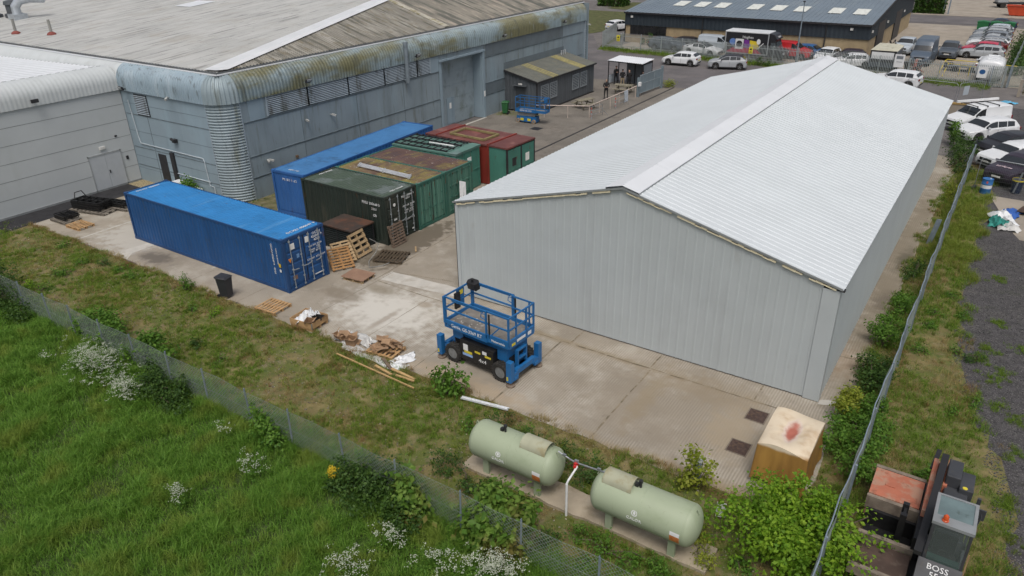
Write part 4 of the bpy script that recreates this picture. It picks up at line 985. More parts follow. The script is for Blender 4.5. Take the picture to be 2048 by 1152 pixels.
# platform
mb = MB(); mb.bb(-1.44, 1.46, -.76, .76, 1.56, 1.62); o = P('platform_deck', mb, m_deck)
mb = MB(); r = random.Random(2)
for k in range(26):
    x, y = r.uniform(-1.3, 0), r.uniform(-.6, .1); mb.box(x, y, 1.625, r.uniform(.03, .14), r.uniform(.02, .06), .012, r.uniform(0, 3))
P('debris', mb, pm('dust_scraps', (.45, .42, .38), .9), o)
mb = MB(); mb.bb(-1.5, .55, -.82, -.76, 1.42, 1.74); mb.bb(-1.5, .55, .76, .82, 1.42, 1.74); mb.bb(.5, 1.5, -.79, -.73, 1.45, 1.76); mb.bb(.5, 1.5, .73, .79, 1.45, 1.76); mb.bb(-1.5, -1.44, -.76, .76, 1.45, 1.74); mb.bb(1.46, 1.52, -.73, .73, 1.42, 1.76)
P('skirt', mb, m_lift)
text('lettering', 'Genie. GS-3369 RT', .2, m_white_txt, t, plane_T((-.42, -.826, 1.58), (1, 0, 0), (0, 0, 1)), sx=.95)
text('lettering', 'Nationwide', .13, m_white_txt, t, plane_T((1.05, -.796, 1.58), (1, 0, 0), (0, 0, 1)))
text('lettering', 'T 165', .15, pm('dark_blue_paint', (.01, .025, .08), .5), t, plane_T((-1.27, -.826, 1.54), (1, 0, 0), (0, 0, 1)))
MB().bb(1.515, 1.53, -.3, .2, 1.55, 1.65).build('sticker', m_white_txt, t); MB().bb(1.515, 1.53, .35, .55, 1.53, 1.66).build('sticker', m_white_txt, t); MB().bb(1.515, 1.53, -.6, -.4, 1.5, 1.6).build('sticker', m_yel, t)
zt, zm = 2.68, 2.2
mb = MB()
def rail(*pts, w=.045):
    for a, b in zip(pts, pts[1:]): mb.beam(a, b, w, w * 1.25)
for s in (-1, 1):
    y = s * .79
    rail((-1.47, y, zt), (.55, y, zt)); rail((-1.47, y, zm), (.5, y, zm)); rail((.5, s * .74, zt - .02), (1.49, s * .74, zt - .02)); rail((.5, s * .74, zm - .02), (1.49, s * .74, zm - .02))
    rail((-1.1, y, zt - .07), (.4, y, zt - .07), w=.03)
rail((-1.47, -.79, zt), (-1.47, .79, zt)); rail((-1.47, -.79, zm), (-1.47, .79, zm)); rail((1.49, -.74, zt - .02), (1.49, .74, zt - .02)); rail((1.49, -.74, zm - .02), (1.49, .74, zm - .02))
rail((.72, -.74, 1.76), (1.1, -.74, zm - .02), w=.035)
P('guard_rail', mb, m_lift)
for x, y, ww in ((-1.47, -.79, .1), (-1.47, .79, .1), (.52, -.79, .06), (.52, .79, .09), (1.49, -.74, .06), (1.49, .74, .06), (1.49, -.3, .05), (1.49, .3, .06), (1.3, .74, .05)):
    MB().bb(x - ww / 2, x + ww / 2, y - ww / 2, y + ww / 2, 1.6, zt + .01).build('rail_post', m_lift, t)
for x, y in ((.64, -.77), (.64, .77)): MB().bb(x - .025, x + .025, y - .02, y + .02, 1.62, zt - .1).build('rail_post', m_lblk, t)
mb = MB()
for s in (-1, 1): mb.tube([(.5, s * .79, zt - .12), (.3, s * .79, zt - .14), (.28, s * .79, zt - .3), (.42, s * .79, zt - .34), (.5, s * .79, zt - .34)], .018, 6)
P('handle', mb, m_lift)
mb = MB(); mb.prism([(-.2, -.12), (.2, -.12), (.26, .05), (.16, .2), (-.16, .2), (-.26, .05)], 0, .3, T=Matrix.Translation((-1.28, .68, zt - .2)) @ Matrix.Rotation(.3, 4, 'X')); mb.box(-1.28, .6, zt + .13, .06, .06, .12)
P('control_box', mb, m_lblk)
mb = MB(); mb.bb(-1.5, -1.47, -.1, .32, 1.95, zt - .02); P('manual_case', mb, m_lift)
MB().bb(-1.45, -1.36, -.28, -.02, 1.95, zt - .1).build('manual_case', m_lblk, t); MB().bb(-1.468, -1.46, .05, .25, 2.4, 2.58).build('sticker', m_yel, t)
# outriggers
for sx, xx in ((1, 1.62), (-1, -1.72)):
    for sy in (-1, 1):
        mb = MB(); mb.bb(xx - .12, xx + .1, sy * .84 - .11, sy * .84 + .11, .18, 1.02); mb.prism([(-.02, -.11), (.12, -.11), (.12, .11), (-.02, .11)], .2, .34, T=Matrix.Translation((xx, sy * .62, 0)))
        mb.beam((xx, sy * .75, .35), (xx - sx * .02, sy * .45, .42), .2, .24)
        og = mb.build('outrigger', m_lift, t, bevel=.012)
        MB().lathe([(.05, .2), (.05, .08), (.17, .06), (.17, .01)], 16, 0, Matrix.Translation((xx, sy * .84, 0))).build('foot_pad', pm('worn_steel', (.22, .17, .13), .6, .3), og)
        MB().bb(xx - .09, xx - .02, sy * .84 - .116 if sy < 0 else sy * .84 + .11, sy * .84 - .11 if sy < 0 else sy * .84 + .116, .26, .42).build('sticker', m_yel, og)
    mb = MB(); mb.beam((xx - .02, -.6, .45), (xx - .02, .6, .45), .16, .2); mb.bb(min(xx, sx * 1.2), max(xx - .05 * sx, sx * 1.2), -.3, .3, .42, .56); P('outrigger_beam', mb, m_lift)
mb = MB()
for y in (-.28, .22): mb.bb(1.42, 1.56, y - .03, y + .03, .5, 1.2)
for z in (.53, .82, 1.17): mb.bb(1.42, 1.56, -.25, .19, z - .03, z + .03)
P('ladder', mb, m_lift)

# ---------------------------------------------------------------- small slab scissor lift by the office cabin
t = thing('scissor_lift', 'small blue slab scissor lift parked beside the charcoal office cabin', 'scissor lift', (-14.0, 27.55, 0), R(4))
for x in (-.72, .72):
    for y in (-.36, .36):
        T = Matrix.Translation((x, y, .17)); w_ = MB().lathe([(.1, -.06), (.17, -.06), (.17, .06), (.1, .06)], 16, 0, T, 'y', False).build('wheel', pm('tan_tyre', (.28, .2, .13), .8), t); MB().lathe([(.1, -.05), (.02, -.04), (0, -.04)], 12, 0, T if y < 0 else T @ Matrix.Rotation(math.pi, 4, 'Z'), 'y').build('rim', m_rim, w_)
mb = MB(); mb.bb(-.88, .88, -.3, .3, .1, .55); mb.bb(-.5, .5, -.38, .38, .12, .5); P('chassis', mb, m_lift)
for x in (-.35, .3): MB().bb(x - .15, x + .15, -.39, -.381, .2, .4).build('sticker', m_yel, t)
mb = MB()
for k in range(3):
    for y in (-.3, .3): mb.beam((-.8, y, .6 + k * .1), (.8, y, .64 + k * .1), .05, .08)
P('scissor_stack', mb, m_rim)
mb = MB(); mb.bb(-.9, .92, -.38, .38, .92, 1.0); mb.bb(.85, 1.75, -.36, .36, .96, 1.02); P('platform_deck', mb, m_deck)
mb = MB(); mb.bb(-.95, .95, -.41, -.38, .88, 1.14); mb.bb(-.95, .95, .38, .41, .88, 1.14); mb.bb(.95, 1.8, -.385, -.36, .92, 1.12); mb.bb(.95, 1.8, .36, .385, .92, 1.12); mb.bb(1.78, 1.8, -.36, .36, .92, 1.12); mb.bb(-.95, -.92, -.38, .38, .88, 1.12); o = P('skirt', mb, m_lift)
text('lettering', 'GENIE GS-1932', .17, m_white_txt, o, plane_T((.0, -.415, 1.01), (1, 0, 0), (0, 0, 1)))
mb = MB()
for z in (2.05, 1.6):
    for y in (-.38, .38): rail((-.93, y, z), (1.77, y, z), w=.035)
    for x in (-.93, 1.77): rail((x, -.38, z), (x, .38, z), w=.035)
P('guard_rail', mb, m_lift)
for x in (-.93, -.1, .9, 1.77):
    for y in (-.38, .38): MB().bb(x - .022, x + .022, y - .022, y + .022, 1.0, 2.06).build('rail_post', m_lift, t)
MB().bb(1.35, 1.6, .25, .4, 1.65, 2.0).build('control_box', m_lift, t)

# ---------------------------------------------------------------- gas tanks
m_tank = pm('sage_green_paint', (.315, .365, .255), .5, 0, .04, .7, [((.2, .25, .14), .8, .5, .72, (.5, 1, 1), .6), ((.33, .385, .26), 1.5, .55, .75, (.6, 1, 1), .4), ((.17, .18, .11), 3, .6, .78, (3, 3, .35), .4), ((.16, .12, .07), 7, .7, .76, (1, 1, 1), .5)], spec=.4)
m_hood = pm('weathered_cream_hood', (.34, .345, .25), .8, 0, .1, 2, [((.25, .21, .1), 2, .48, .66, (1, 1, 1), .7)])
struct(MB().prism(wavy((7.15, -9.3), (14.9, -9.3), 20, .04, 70) + wavy((14.9, -8.35), (7.15, -8.4), 20, .04, 71), -.05, .09).build('tank_plinth', ground_mat('plinth_concrete', (.34, .29, .22), .15, 1.2, [((.2, .16, .1), 1.0, .5, .66, .7), ((.42, .37, .29), 2, .55, .7, .6)])))
def gas_tank(label, x0, x1, y, hx, vx, rzz=0):
    Lg = x1 - x0; Rr = .575; zc = 1.0
    t = thing('gas_tank', label, 'gas tank', (x0, y, .09), rzz, 'gas storage tanks')
    prof = [(Rr * math.sin(math.pi / 2 * k / 9), .3 * (1 - math.cos(math.pi / 2 * k / 9))) for k in range(0, 10)]
    full = prof + [(Rr, Lg - .3 - (Lg - .6) * .5)] + [(r_, Lg - x_) for r_, x_ in prof[::-1]]
    full[0] = (0.0001, 0); full[-1] = (.0001, Lg)
    v = MB().lathe(full, 40, 0, Matrix.Translation((0, 0, zc)), 'x').build('vessel', m_tank, t, smooth=50)
    for xs in (.3, Lg * .5, Lg - .3): MB().tube([(xs, Rr * math.cos(a), zc + Rr * math.sin(a)) for a in [2 * math.pi * k / 40 for k in range(40)]], .008, 5, closed=True).build('weld_seam', m_tank, t)
    for xs in (.62, Lg - .62):
        mb = MB()
        for yy in (-.27, .27): mb.bb(xs - .1, xs + .1, yy - .05, yy + .05, 0, .62)
        mb.bb(xs - .08, xs + .08, -.22, .22, .3, .5); mb.build('leg', m_tank, t)
    mb = MB(); rows = []
    for x in (-.42, .42): rows.append([(x, .3 * math.cos(a), .02 + .26 * math.sin(a)) for a in [math.pi * k / 10 for k in range(11)]])
    mb.grid(rows, T=Matrix.Translation((hx, 0, zc + Rr - .1))); mb.bb(hx - .42, hx - .4, -.27, .27, zc + Rr - .1, zc + Rr + .06); 
    mb.build('valve_hood', m_hood, t, smooth=40)
    mb = MB(); mb.cyl((vx, 0, zc + Rr - .02), (vx, 0, zc + Rr + .2), .035); mb.cyl((vx, 0, zc + Rr + .16), (vx, 0, zc + Rr + .23), .055); mb.box(vx - .1, 0, zc + Rr + .05, .1, .1, .1); mb.build('relief_valve', m_dark, t)
    for x in (.14, Lg - .14):
        mb = MB(); mb.tube([(x - .05, 0, zc + .45), (x, 0, zc + .58), (x + .06, 0, zc + .45)], .02, 6); mb.build('lifting_lug', m_tank, t)
    def on(u, dz):  # point on the near side at height dz above the axis
        a = math.asin(dz / Rr); return (u, -Rr * math.cos(a) - .003, zc + dz), (0, math.sin(a), math.cos(a))
    u = 1.25 if hx > Lg / 2 else 1.45
    p, up = on(u, .16); T = plane_T(p, (1, 0, 0), up)
    mb = MB()
    for k in range(22):
        a0, a1 = [math.pi / 2 + .35 + (2 * math.pi - .7) * (k + q) / 22 for q in (0, 1)]
        mb.add([(.085 * math.cos(a0), .085 * math.sin(a0), 0), (.085 * math.cos(a1), .085 * math.sin(a1), 0), (.062 * math.cos(a1), .062 * math.sin(a1), 0), (.062 * math.cos(a0), .062 * math.sin(a0), 0)], [(0, 3, 2, 1)])
    mb.add([(0, .1, 0), (-.035, 0, 0), (-.02, -.04, 0), (.02, -.04, 0), (.035, 0, 0)], [(0, 1, 2, 3, 4)])
    for i in range(len(mb.v)): mb.v[i] = tuple(T @ Vector(mb.v[i]))
    mb.build('emblem', m_white_txt, t)
    p, up = on(u, -.03); text('lettering', 'CALOR', .13, m_white_txt, t, plane_T(p, (1, 0, 0), up))
    for dz0, dz1, mm in ((-.02, .1, m_white_txt), (-.24, -.02, pm('hazard_orange', (.5, .17, .05), .5, 0, .2, 12))):
        rows = []
        for k in range(5):
            z = dz0 + (dz1 - dz0) * k / 4; a = math.asin(z / Rr)
            rows.append([(Lg - .62, -(Rr + .004) * math.cos(a), zc + z), (Lg - .36, -(Rr + .004) * math.cos(a), zc + z)])
        MB().grid(rows).build('hazard_label', mm, t)
    return t
gas_tank('sage green gas tank on two legs, the one nearer the scissor lift', 7.38, 10.42, -8.92, 2.25, 1.15)
gas_tank('sage green gas tank on two legs, the one nearer the covered crate', 11.5, 14.56, -8.95, .78, 1.35)
t = thing('gas_pipe', 'silver gas pipe with a red valve joining both tanks on a white post', 'pipe', (10.87, -9.0, 0))
MB().tube([(-.55, .08, 1.72), (-.2, .08, 1.62), (0.0, .06, 1.6), (.65, .04, 1.66), (1.05, 0.04, 1.7)], .022, 8).build('pipe', m_steel, t)
mb = MB(); mb.cyl((0.0, -.38, .0), (0.0, -.38, 1.15), .035); mb.tube([(0, -.38, 1.15), (.02, -.34, 1.25), (.1, 0, 1.52), (.02, .05, 1.58)], .03, 8); mb.build('post', m_white_txt, t)
mb = MB(); mb.box(.05, .02, 1.56, .09, .09, .13); mb.cyl((.05, -.06, 1.52), (.05, .1, 1.52), .05); mb.build('valve', pm('valve_red', (.5, .03, .03), .45), t)
mb = MB(); mb.box(0.05, .06, 1.66, .12, .06, .06); mb.box(-.35, .08, 1.68, .1, .06, .06); mb.box(.75, .05, 1.7, .1, .06, .06); mb.build('clamp', m_steel, t)

# ---------------------------------------------------------------- old side loading truck
m_sgrey = pm('side_loader_grey', (.045, .048, .055), .5, 0, .1, 2, [((.09, .075, .06), 4, .58, .7, (1, 1, 1), .6), ((.025, .025, .028), 2, .5, .7, (1, 1, 1), .6)])
m_sor = pm('faded_orange_deck', (.4, .135, .08), .75, 0, .12, 1.5, [((.36, .24, .17), 2.0, .45, .6, (1, 1, 1), .75), ((.17, .08, .05), 3, .58, .7, (1, 1, 1), .7)])
m_sbr = pm('brown_deck', (.07, .045, .035), .85, 0, .2, 3, [((.13, .1, .08), 4, .56, .7, (1, 1, 1), .6)])
m_wood = pm('grey_timber_edge', (.2, .165, .13), .85, 0, .2, 4, [((.1, .075, .06), 4, .5, .7, (1, 4, 1), .7)])
t = thing('side_loader', 'old dark grey and orange side loading forklift with a beacon on its glazed cab', 'forklift', (19.2, -5.5, 0))
mb = MB(); mb.bb(-1.35, -.12, .45, 1.65, .7, .98); P('rear_deck', mb, m_sor)
mb = MB(); mb.bb(-1.37, -.1, .32, .44, .55, .96); mb.bb(-1.37, -.1, 1.66, 1.78, .7, 1.0); mb.build_each('deck_edge', m_wood, t)
mb = MB(); mb.bb(-1.35, -.1, .36, .42, .3, .56); mb.box(-.9, 1.05, .99, .25, .18, .03); mb.build_each('deck_side', m_sor, t)
mb = MB(); mb.bb(-1.3, -.05, -2.2, -1.2, .55, .78); P('front_deck', mb, m_sbr)
mb = MB(); mb.bb(-1.3, -.02, -1.15, -1.02, .6, .92); mb.bb(-1.3, -.02, -2.35, -2.22, .6, .88); mb.build_each('deck_edge', m_wood, t)
mb = MB(); mb.bb(-1.3, -.1, -.95, -.85, .2, .75); mb.bb(-1.3, -.1, .1, .2, .2, .7); mb.bb(-1.25, -.1, -.85, .1, .1, .2)
for y in (-.6, -.15): mb.bb(-.5, -.35, y - .06, y + .06, .2, 1.5)
mb.bb(-.45, -.38, -.6, -.15, 1.3, 1.4); P('mast', mb, m_lblk)
mb = MB(); mb.bb(-.1, 1.0, -2.3, 2.2, .35, .62); mb.bb(-.1, .08, -1.1, .4, .3, 1.3); P('chassis', mb, m_lblk)
for y in (-1.75, 1.6): wheel(t, -.35, y, .36, .36, .26, 0, side=-1) if False else None
for x, s in ((-.55, -1), (.82, 1)):
    for y in (-1.7, 1.2):
        w_ = MB().lathe([(.2, -.13), (.34, -.13), (.36, -.1), (.36, .1), (.34, .13), (.2, .13)], 22, 0, Matrix.Translation((x, y, .36)), 'x', False).build('wheel', m_tyre, t, smooth=40)
        MB().lathe([(.2, s * .1), (.05, s * .06), (0.0, s * .06)], 16, 0, Matrix.Translation((x, y, .36)), 'x').build('rim', m_rim, w_)
mb = MB(); mb.beam((.02, -2.1, 1.75), (.17, 2.05, 1.78), .17, .12); mb.beam((-.06, 1.8, 1.4), (.02, 2.9, 1.32), .12, .05); P('boom', mb, pm('boom_black', (.016, .016, .018), .6))
mb = MB(); mb.beam((-.02, -.2, 1.25), (-.0, 2.2, 1.25), .12, .5); mb.beam((.3, 1.1, 1.35), (.33, 2.3, 1.35), .1, .3); mb.bb(-.05, .35, 2.15, 2.25, .8, 1.4); P('mast_frame', mb, m_sor)
mb = MB(); mb.cyl((.16, .4, 1.55), (.2, 1.9, 1.6), .05); mb.cyl((.1, -.6, 1.5), (.12, .5, 1.55), .04); P('hydraulic_ram', mb, m_steel)
mb = MB(); mb.bb(.28, .62, 1.2, 2.0, .6, 1.78); mb.bb(.62, .95, 1.05, 1.85, .6, 1.6); mb.bb(.3, .85, .45, 1.2, .6, 1.45); o = P('engine_cover', mb, m_sgrey, bevel=.025)
MB().lathe([(.06, 0), (.06, .01)], 14, 0, Matrix.Translation((.75, 1.12, 1.6))).build('sticker', m_yel, o)
mb = MB(); mb.tube([(.3, .55, 1.5), (.15, .4, 1.7), (.25, .2, 1.75), (.45, .15, 1.6)], .06, 8); mb.tube([(.5, .4, 1.5), (.6, .1, 1.75), (.85, -.1, 1.7)], .035, 8); P('hose', mb, m_lblk)
# cab
cx0, cx1, cy0, cy1 = .18, .95, -1.7, -.68
mb = MB()
for x, y, dy in ((cx0, cy0, -.1), (cx1, cy0, -.1), (cx0, cy1, 0), (cx1, cy1, 0)): mb.beam((x, y + dy, 1.05), (x, y, 2.45), .06, .06)
mb.bb(cx0 - .04, cx1 + .04, cy1 - .03, cy1 + .04, .62, 1.4); mb.bb(cx0 - .05, cx0, cy0 - .1, cy1, .62, 1.25); mb.bb(cx1 - .02, cx1 + .05, cy0 - .12, cy1, .62, 1.25)
P('cab_frame', mb, m_sgrey)
mb = MB(); mb.bb(cx0 - .05, cx1 + .05, cy0 - .04, cy0 + .26, 2.44, 2.52); mb.bb(cx0 - .05, cx0 + .02, cy0 + .26, cy1 + .06, 2.44, 2.52); mb.bb(cx1 - .02, cx1 + .05, cy0 + .26, cy1 + .06, 2.44, 2.52); mb.bb(cx0 + .02, cx1 - .02, cy1, cy1 + .06, 2.44, 2.52)
rf = P('cab_roof', mb, pm('cab_roof_grey', (.22, .235, .245), .5, 0, .1, 3))
MB().bb(cx0 + .02, cx1 - .02, cy0 + .26, cy1, 2.46, 2.5).build('roof_window', pm('roof_glass', (.13, .18, .185), .2, 0, .15, 2, [((.06, .08, .07), 3, .6, .7, (1, 1, 1), .7)]), rf)
bc = MB().lathe([(.075, 0), (.075, .03), (.06, .04), (.06, .13), (.03, .17), (0, .175)], 16, 0, Matrix.Translation((.38, -1.6, 2.52))).build('beacon', pm('beacon_orange', (.55, .085, .02), .25), rf, smooth=True)
mb = MB(); mb.add([(cx0 + .03, cy0 - .11, 1.45), (cx1 - .03, cy0 - .11, 1.45), (cx1 - .03, cy0 - .02, 2.42), (cx0 + .03, cy0 - .02, 2.42)], [(0, 1, 2, 3)])
mg = NT('cab_glass'); mg.b.inputs['Transmission Weight'].default_value = .85; mg.b.inputs['IOR'].default_value = 1.1
mg = mg.fin((.35, .42, .4), .03)
P('windscreen', mb, mg)
mb = MB(); mb.add([(cx0, cy0 - .08, 1.28), (cx0, cy1, 1.28), (cx0, cy1, 2.42), (cx0, cy0, 2.42)], [(0, 1, 2, 3)]); P('side_window', mb, mg)
mb = MB(); mb.bb(cx0 + .05, cx1 - .1, -1.4, -.85, .9, 1.1); mb.bb(cx0 + .1, cx1 - .15, -.95, -.8, 1.1, 1.7); P('seat', mb, m_lblk, bevel=.03)
mb = MB(); mb.bb(cx0 + .05, cx1 - .05, cy0 - .08, cy0 + .12, 1.1, 1.48); P('dashboard', mb, pm('green_dash', (.03, .09, .075), .5))
MB().tube([(.56 + .14 * math.cos(a), -1.45 + .11 * math.sin(a), 1.42 + .07 * math.sin(a)) for a in [math.pi * 2 * k / 14 for k in range(14)]], .014, 6, closed=True).build('steering_wheel', m_lblk, t)
mb = MB(); vs = [(cx0 - .1, cy0 - .12, 1.44), (cx1 + .05, cy0 - .12, 1.44), (cx1 + .05, cy0 - .75, 1.12), (cx0 - .1, cy0 - .75, 1.12), (cx0 - .1, cy0 - .12, .5), (cx1 + .05, cy0 - .12, .5), (cx1 + .05, cy0 - .75, .5), (cx0 - .1, cy0 - .75, .5)]
mb.add(vs, [(3, 2, 1, 0), (4, 5, 6, 7), (0, 1, 5, 4), (1, 2, 6, 5), (2, 3, 7, 6), (3, 0, 4, 7)]); ns = P('nose', mb, m_sgrey)
text('lettering', 'BOSS\n556', .2, m_white_txt, ns, plane_T(((cx0 + cx1) / 2 - .06, cy0 - .36, 1.335), (1, 0, 0), (0, .63, .32)))
mb = MB(); mb.tube([(cx1 + .06, -.7, 1.6), (cx1 + .15, -.62, 2.2), (cx1 + .12, -.6, 2.3)], .02, 6); mb.bb(cx1 + .04, cx1 + .22, -.62, -.58, 2.1, 2.4); mb.bb(cx1 + .02, cx1 + .1, -.1, -.03, 1.9, 2.3); P('mirror', mb, m_sgrey)
mb = MB(); mb.beam((cx1 + .07, cy0 - .1, 1.1), (cx1 + .07, cy0 - .02, 1.9), .02, .03); P('rust_strip', mb, pm('rust_tan', (.3, .19, .1), .8))
# ---------------------------------------------------------------- vehicles
m_glass = glass('car_glass', (.018, .022, .026), .05)
m_glass2 = glass('pale_car_glass', (.07, .085, .095), .08)
m_plast = pm('black_plastic', (.016, .016, .018), .6, 0, .15, 4)
m_lampg = pm('headlamp_glass', (.5, .53, .56), .15)
m_tail = pm('tail_lamp_red', (.2, .012, .015), .25)
m_alloy = pm('alloy_rim', (.22, .225, .235), .4, .4, .1, 8)
m_plate_w = pm('plate_white', (.65, .65, .62), .5); m_plate_y = pm('plate_yellow', (.6, .5, .1), .5)
def carpaint(name, col, rough=.28): return pm(name, col, rough, 0, .04, .7, [(tuple(c * .8 for c in col), 2, .5, .75, (1, 1, 1), .3)], spec=.55)
PAINT = dict(white=carpaint('white_car_paint', (.66, .68, .7)), silver=carpaint('silver_car_paint', (.33, .35, .37)), grey=carpaint('grey_car_paint', (.17, .19, .215)), dgrey=carpaint('slate_car_paint', (.07, .085, .105)),
    black=carpaint('black_car_paint', (.018, .017, .021)), red=carpaint('red_car_paint', (.42, .02, .025)), pink=carpaint('cerise_car_paint', (.45, .035, .075)), blue=carpaint('blue_car_paint', (.025, .1, .26)), slate=carpaint('blue_slate_paint', (.075, .1, .135)),
    maroon=carpaint('maroon_car_paint', (.11, .012, .015)), purple=carpaint('plum_car_paint', (.03, .022, .035)), pale=carpaint('pale_blue_car_paint', (.4, .45, .5)), dblue=carpaint('navy_car_paint', (.02, .03, .06)))
def interp(pts, x):
    xs = [p[0] for p in pts]; zs = [p[1] for p in pts]
    return float(np.interp(x, xs, zs))
SHAPES = dict(   # x runs from the front bumper (0) to the tail (1); z in metres
    hatch=dict(L=4.05, W=1.76, top=[(0, .62), (.02, .72), (.09, .84), (.25, .95), (.42, 1.38), (.52, 1.45), (.78, 1.42), (.86, 1.36), (.965, 1.0), (.99, .95), (1, .6)], belt=[(0, .72), (.25, .9), (1, 1.0)], win=[(.33, .545), (.56, .71), (.72, .82)], ws=(.265, .415), rw=(.87, .955), wheels=(.2, .82), r=.32),
    suv=dict(L=4.35, W=1.84, top=[(0, .72), (.02, .88), (.08, .98), (.26, 1.08), (.4, 1.5), (.5, 1.6), (.82, 1.57), (.9, 1.5), (.97, 1.12), (.99, 1.05), (1, .7)], belt=[(0, .85), (.26, 1.02), (1, 1.1)], win=[(.31, .53), (.545, .71), (.725, .86)], ws=(.27, .4), rw=(.905, .965), wheels=(.19, .8), r=.37),
    estate=dict(L=4.5, W=1.8, top=[(0, .6), (.02, .7), (.09, .82), (.27, .93), (.42, 1.36), (.52, 1.44), (.8, 1.42), (.88, 1.34), (.975, .98), (.99, .92), (1, .6)], belt=[(0, .7), (.27, .88), (1, .97)], win=[(.34, .54), (.555, .7), (.715, .86)], ws=(.285, .415), rw=(.89, .965), wheels=(.19, .81), r=.32),
    saloon=dict(L=4.6, W=1.8, top=[(0, .58), (.02, .68), (.1, .8), (.28, .9), (.43, 1.34), (.53, 1.42), (.68, 1.38), (.84, 1.03), (.97, .98), (.99, .9), (1, .6)], belt=[(0, .68), (.28, .86), (1, .95)], win=[(.35, .54), (.555, .7)], ws=(.295, .425), rw=(.7, .83), wheels=(.19, .81), r=.32),
    smallvan=dict(L=4.6, W=1.86, top=[(0, .75), (.02, .92), (.08, 1.02), (.22, 1.18), (.38, 1.74), (.46, 1.85), (.9, 1.86), (.975, 1.82), (.99, 1.5), (1, .6)], belt=[(0, .9), (.22, 1.1), (1, 1.15)], win=[(.28, .46)], ws=(.23, .38), rw=None, wheels=(.19, .79), r=.33),
    bigvan=dict(L=5.6, W=2.02, top=[(0, .8), (.02, 1.05), (.07, 1.2), (.17, 1.38), (.27, 2.0), (.34, 2.42), (.4, 2.52), (.95, 2.55), (.985, 2.5), (1, .7)], belt=[(0, 1.0), (.17, 1.3), (1, 1.35)], win=[(.21, .31)], ws=(.175, .275), rw=None, wheels=(.17, .79), r=.36),
    pickup=dict(L=5.2, W=1.86, top=[(0, .8), (.02, .98), (.08, 1.08), (.25, 1.16), (.37, 1.68), (.45, 1.77), (.6, 1.75), (.65, 1.68), (.69, 1.12), (.98, 1.1), (1, .7)], belt=[(0, .95), (.25, 1.1), (.69, 1.12), (1, 1.12)], win=[(.3, .46), (.475, .62)], ws=(.26, .375), rw=(.655, .685), wheels=(.18, .78), r=.38))
def car(name, label, cat, loc, head, shape, paint, roof=None, group=None, L=None, rear_lamp=m_tail, glassm=None, notail=False, hood=True):
    S = SHAPES[shape]; L = L or S['L']; hw = S['W'] / 2
    g = glassm or m_glass
    t = thing(name, label, cat, loc, R(head), group)
    zb0 = .22 if shape in ('hatch', 'estate', 'saloon') else .3
    xw = [w_ * L for w_ in S['wheels']]; ra = S['r'] + .07
    def ring(x):
        f = x / L; zt = interp(S['top'], f); be = min(interp(S['belt'], f), zt - .015)
        zb = zb0 + (.14 if f < .02 or f > .985 else 0)
        for w_ in xw:
            d = abs(x - w_)
            if d < ra: zb = max(zb, S['r'] + math.sqrt(ra * ra - d * d) - .02)
        h = hw * (1 - .17 * max(0, 1 - f / .1) ** 2 - .13 * max(0, 1 - (1 - f) / .08) ** 2)
        cab = max(0.0, min(1.0, (zt - be - .04) / .3))
        tall = max(0, zt - be)
        rw = h * (.95 - (.17 if shape not in ('bigvan', 'smallvan') else .1) * min(1, tall / .5)) if cab > 0 else h * .9
        zb = min(zb, be - .05)
        return [(0, zb), (h * .9, zb), (h, min(zb + .1, be - .04)), (h * 1.0, zb + (be - zb) * .6), (h * .975, be - .01),
                (h * (.955 - .02 * cab), be + .03 * cab), (rw, zt - .05 * cab), (rw * .86, zt), (rw * .45, zt + .018), (0, zt + .024)]
    xs = sorted(set([0, .01 * L, .02 * L] + [L * k / 44 for k in range(45)] + [w_ + ra * math.cos(math.pi * k / 12) for w_ in xw for k in range(13)] + [p[0] * L for p in S['top']]))
    rows = []
    for x in xs:
        h_ = ring(x); rows.append([(L / 2 - x, y, z) for y, z in h_] + [(L / 2 - x, -y, z) for y, z in h_[-2:0:-1]])
    mb = MB(); mb.grid(rows, closed=True)
    n = len(rows[0]); mb.f.append(list(range(n - 1, -1, -1))); mb.m.append(0); mb.f.append([len(mb.v) - n + k for k in range(n)]); mb.m.append(0)
    if roof is not None:
        for i, q in enumerate(mb.f):
            zz = sum(mb.v[k][2] for k in q) / len(q); xx = L / 2 - sum(mb.v[k][0] for k in q) / len(q)
            if zz > interp(S['top'], xx / L) - .06 and S['ws'][1] - .03 < xx / L < .9: mb.m[i] = 1
    mats = [PAINT[paint]] + ([PAINT[roof]] if roof else [])
    mb.build('body', mats, t, smooth=38)
    def patch(nm, x0, x1, j0, j1, off, t0=0., t1=1., m_=g, both=True, nx=6):
        for sg in ((1, -1) if both else (1,)):
            rr = []
            for k in range(nx + 1):
                x = (x0 + (x1 - x0) * k / nx) * L; h_ = ring(x)
                a, b = h_[j0], h_[j1]
                row = []
                for q in (t0, t1):
                    y = a[0] + (b[0] - a[0]) * q; z = a[1] + (b[1] - a[1]) * q
                    row.append((L / 2 - x, sg * (y + off), z + off * .25))
                rr.append(row)
            MB().grid(rr if sg > 0 else [r_[::-1] for r_ in rr]).build(nm, m_, t)
    for a, b in S['win']: patch('side_window', a, b, 5, 6, .012, .08, .9)
    def screen(nm, x0, x1, m_=g):
        rr = []
        for k in range(7):
            x = (x0 + (x1 - x0) * (k / 6)) * L; h_ = ring(x); e = .012
            half = [(h_[6][0] * .97, h_[6][1] + .03), (h_[7][0], h_[7][1] + e), (h_[8][0], h_[8][1] + e), (0, h_[9][1] + e)]
            dx = .015 if nm == 'windscreen' else -.015
            rr.append([(L / 2 - x + dx, y, z) for y, z in half] + [(L / 2 - x + dx, -y, z) for y, z in half[-2::-1]])
        MB().grid(rr).build(nm, m_, t, smooth=50)
    screen('windscreen', S['ws'][0] + .012, S['ws'][1] - .012)
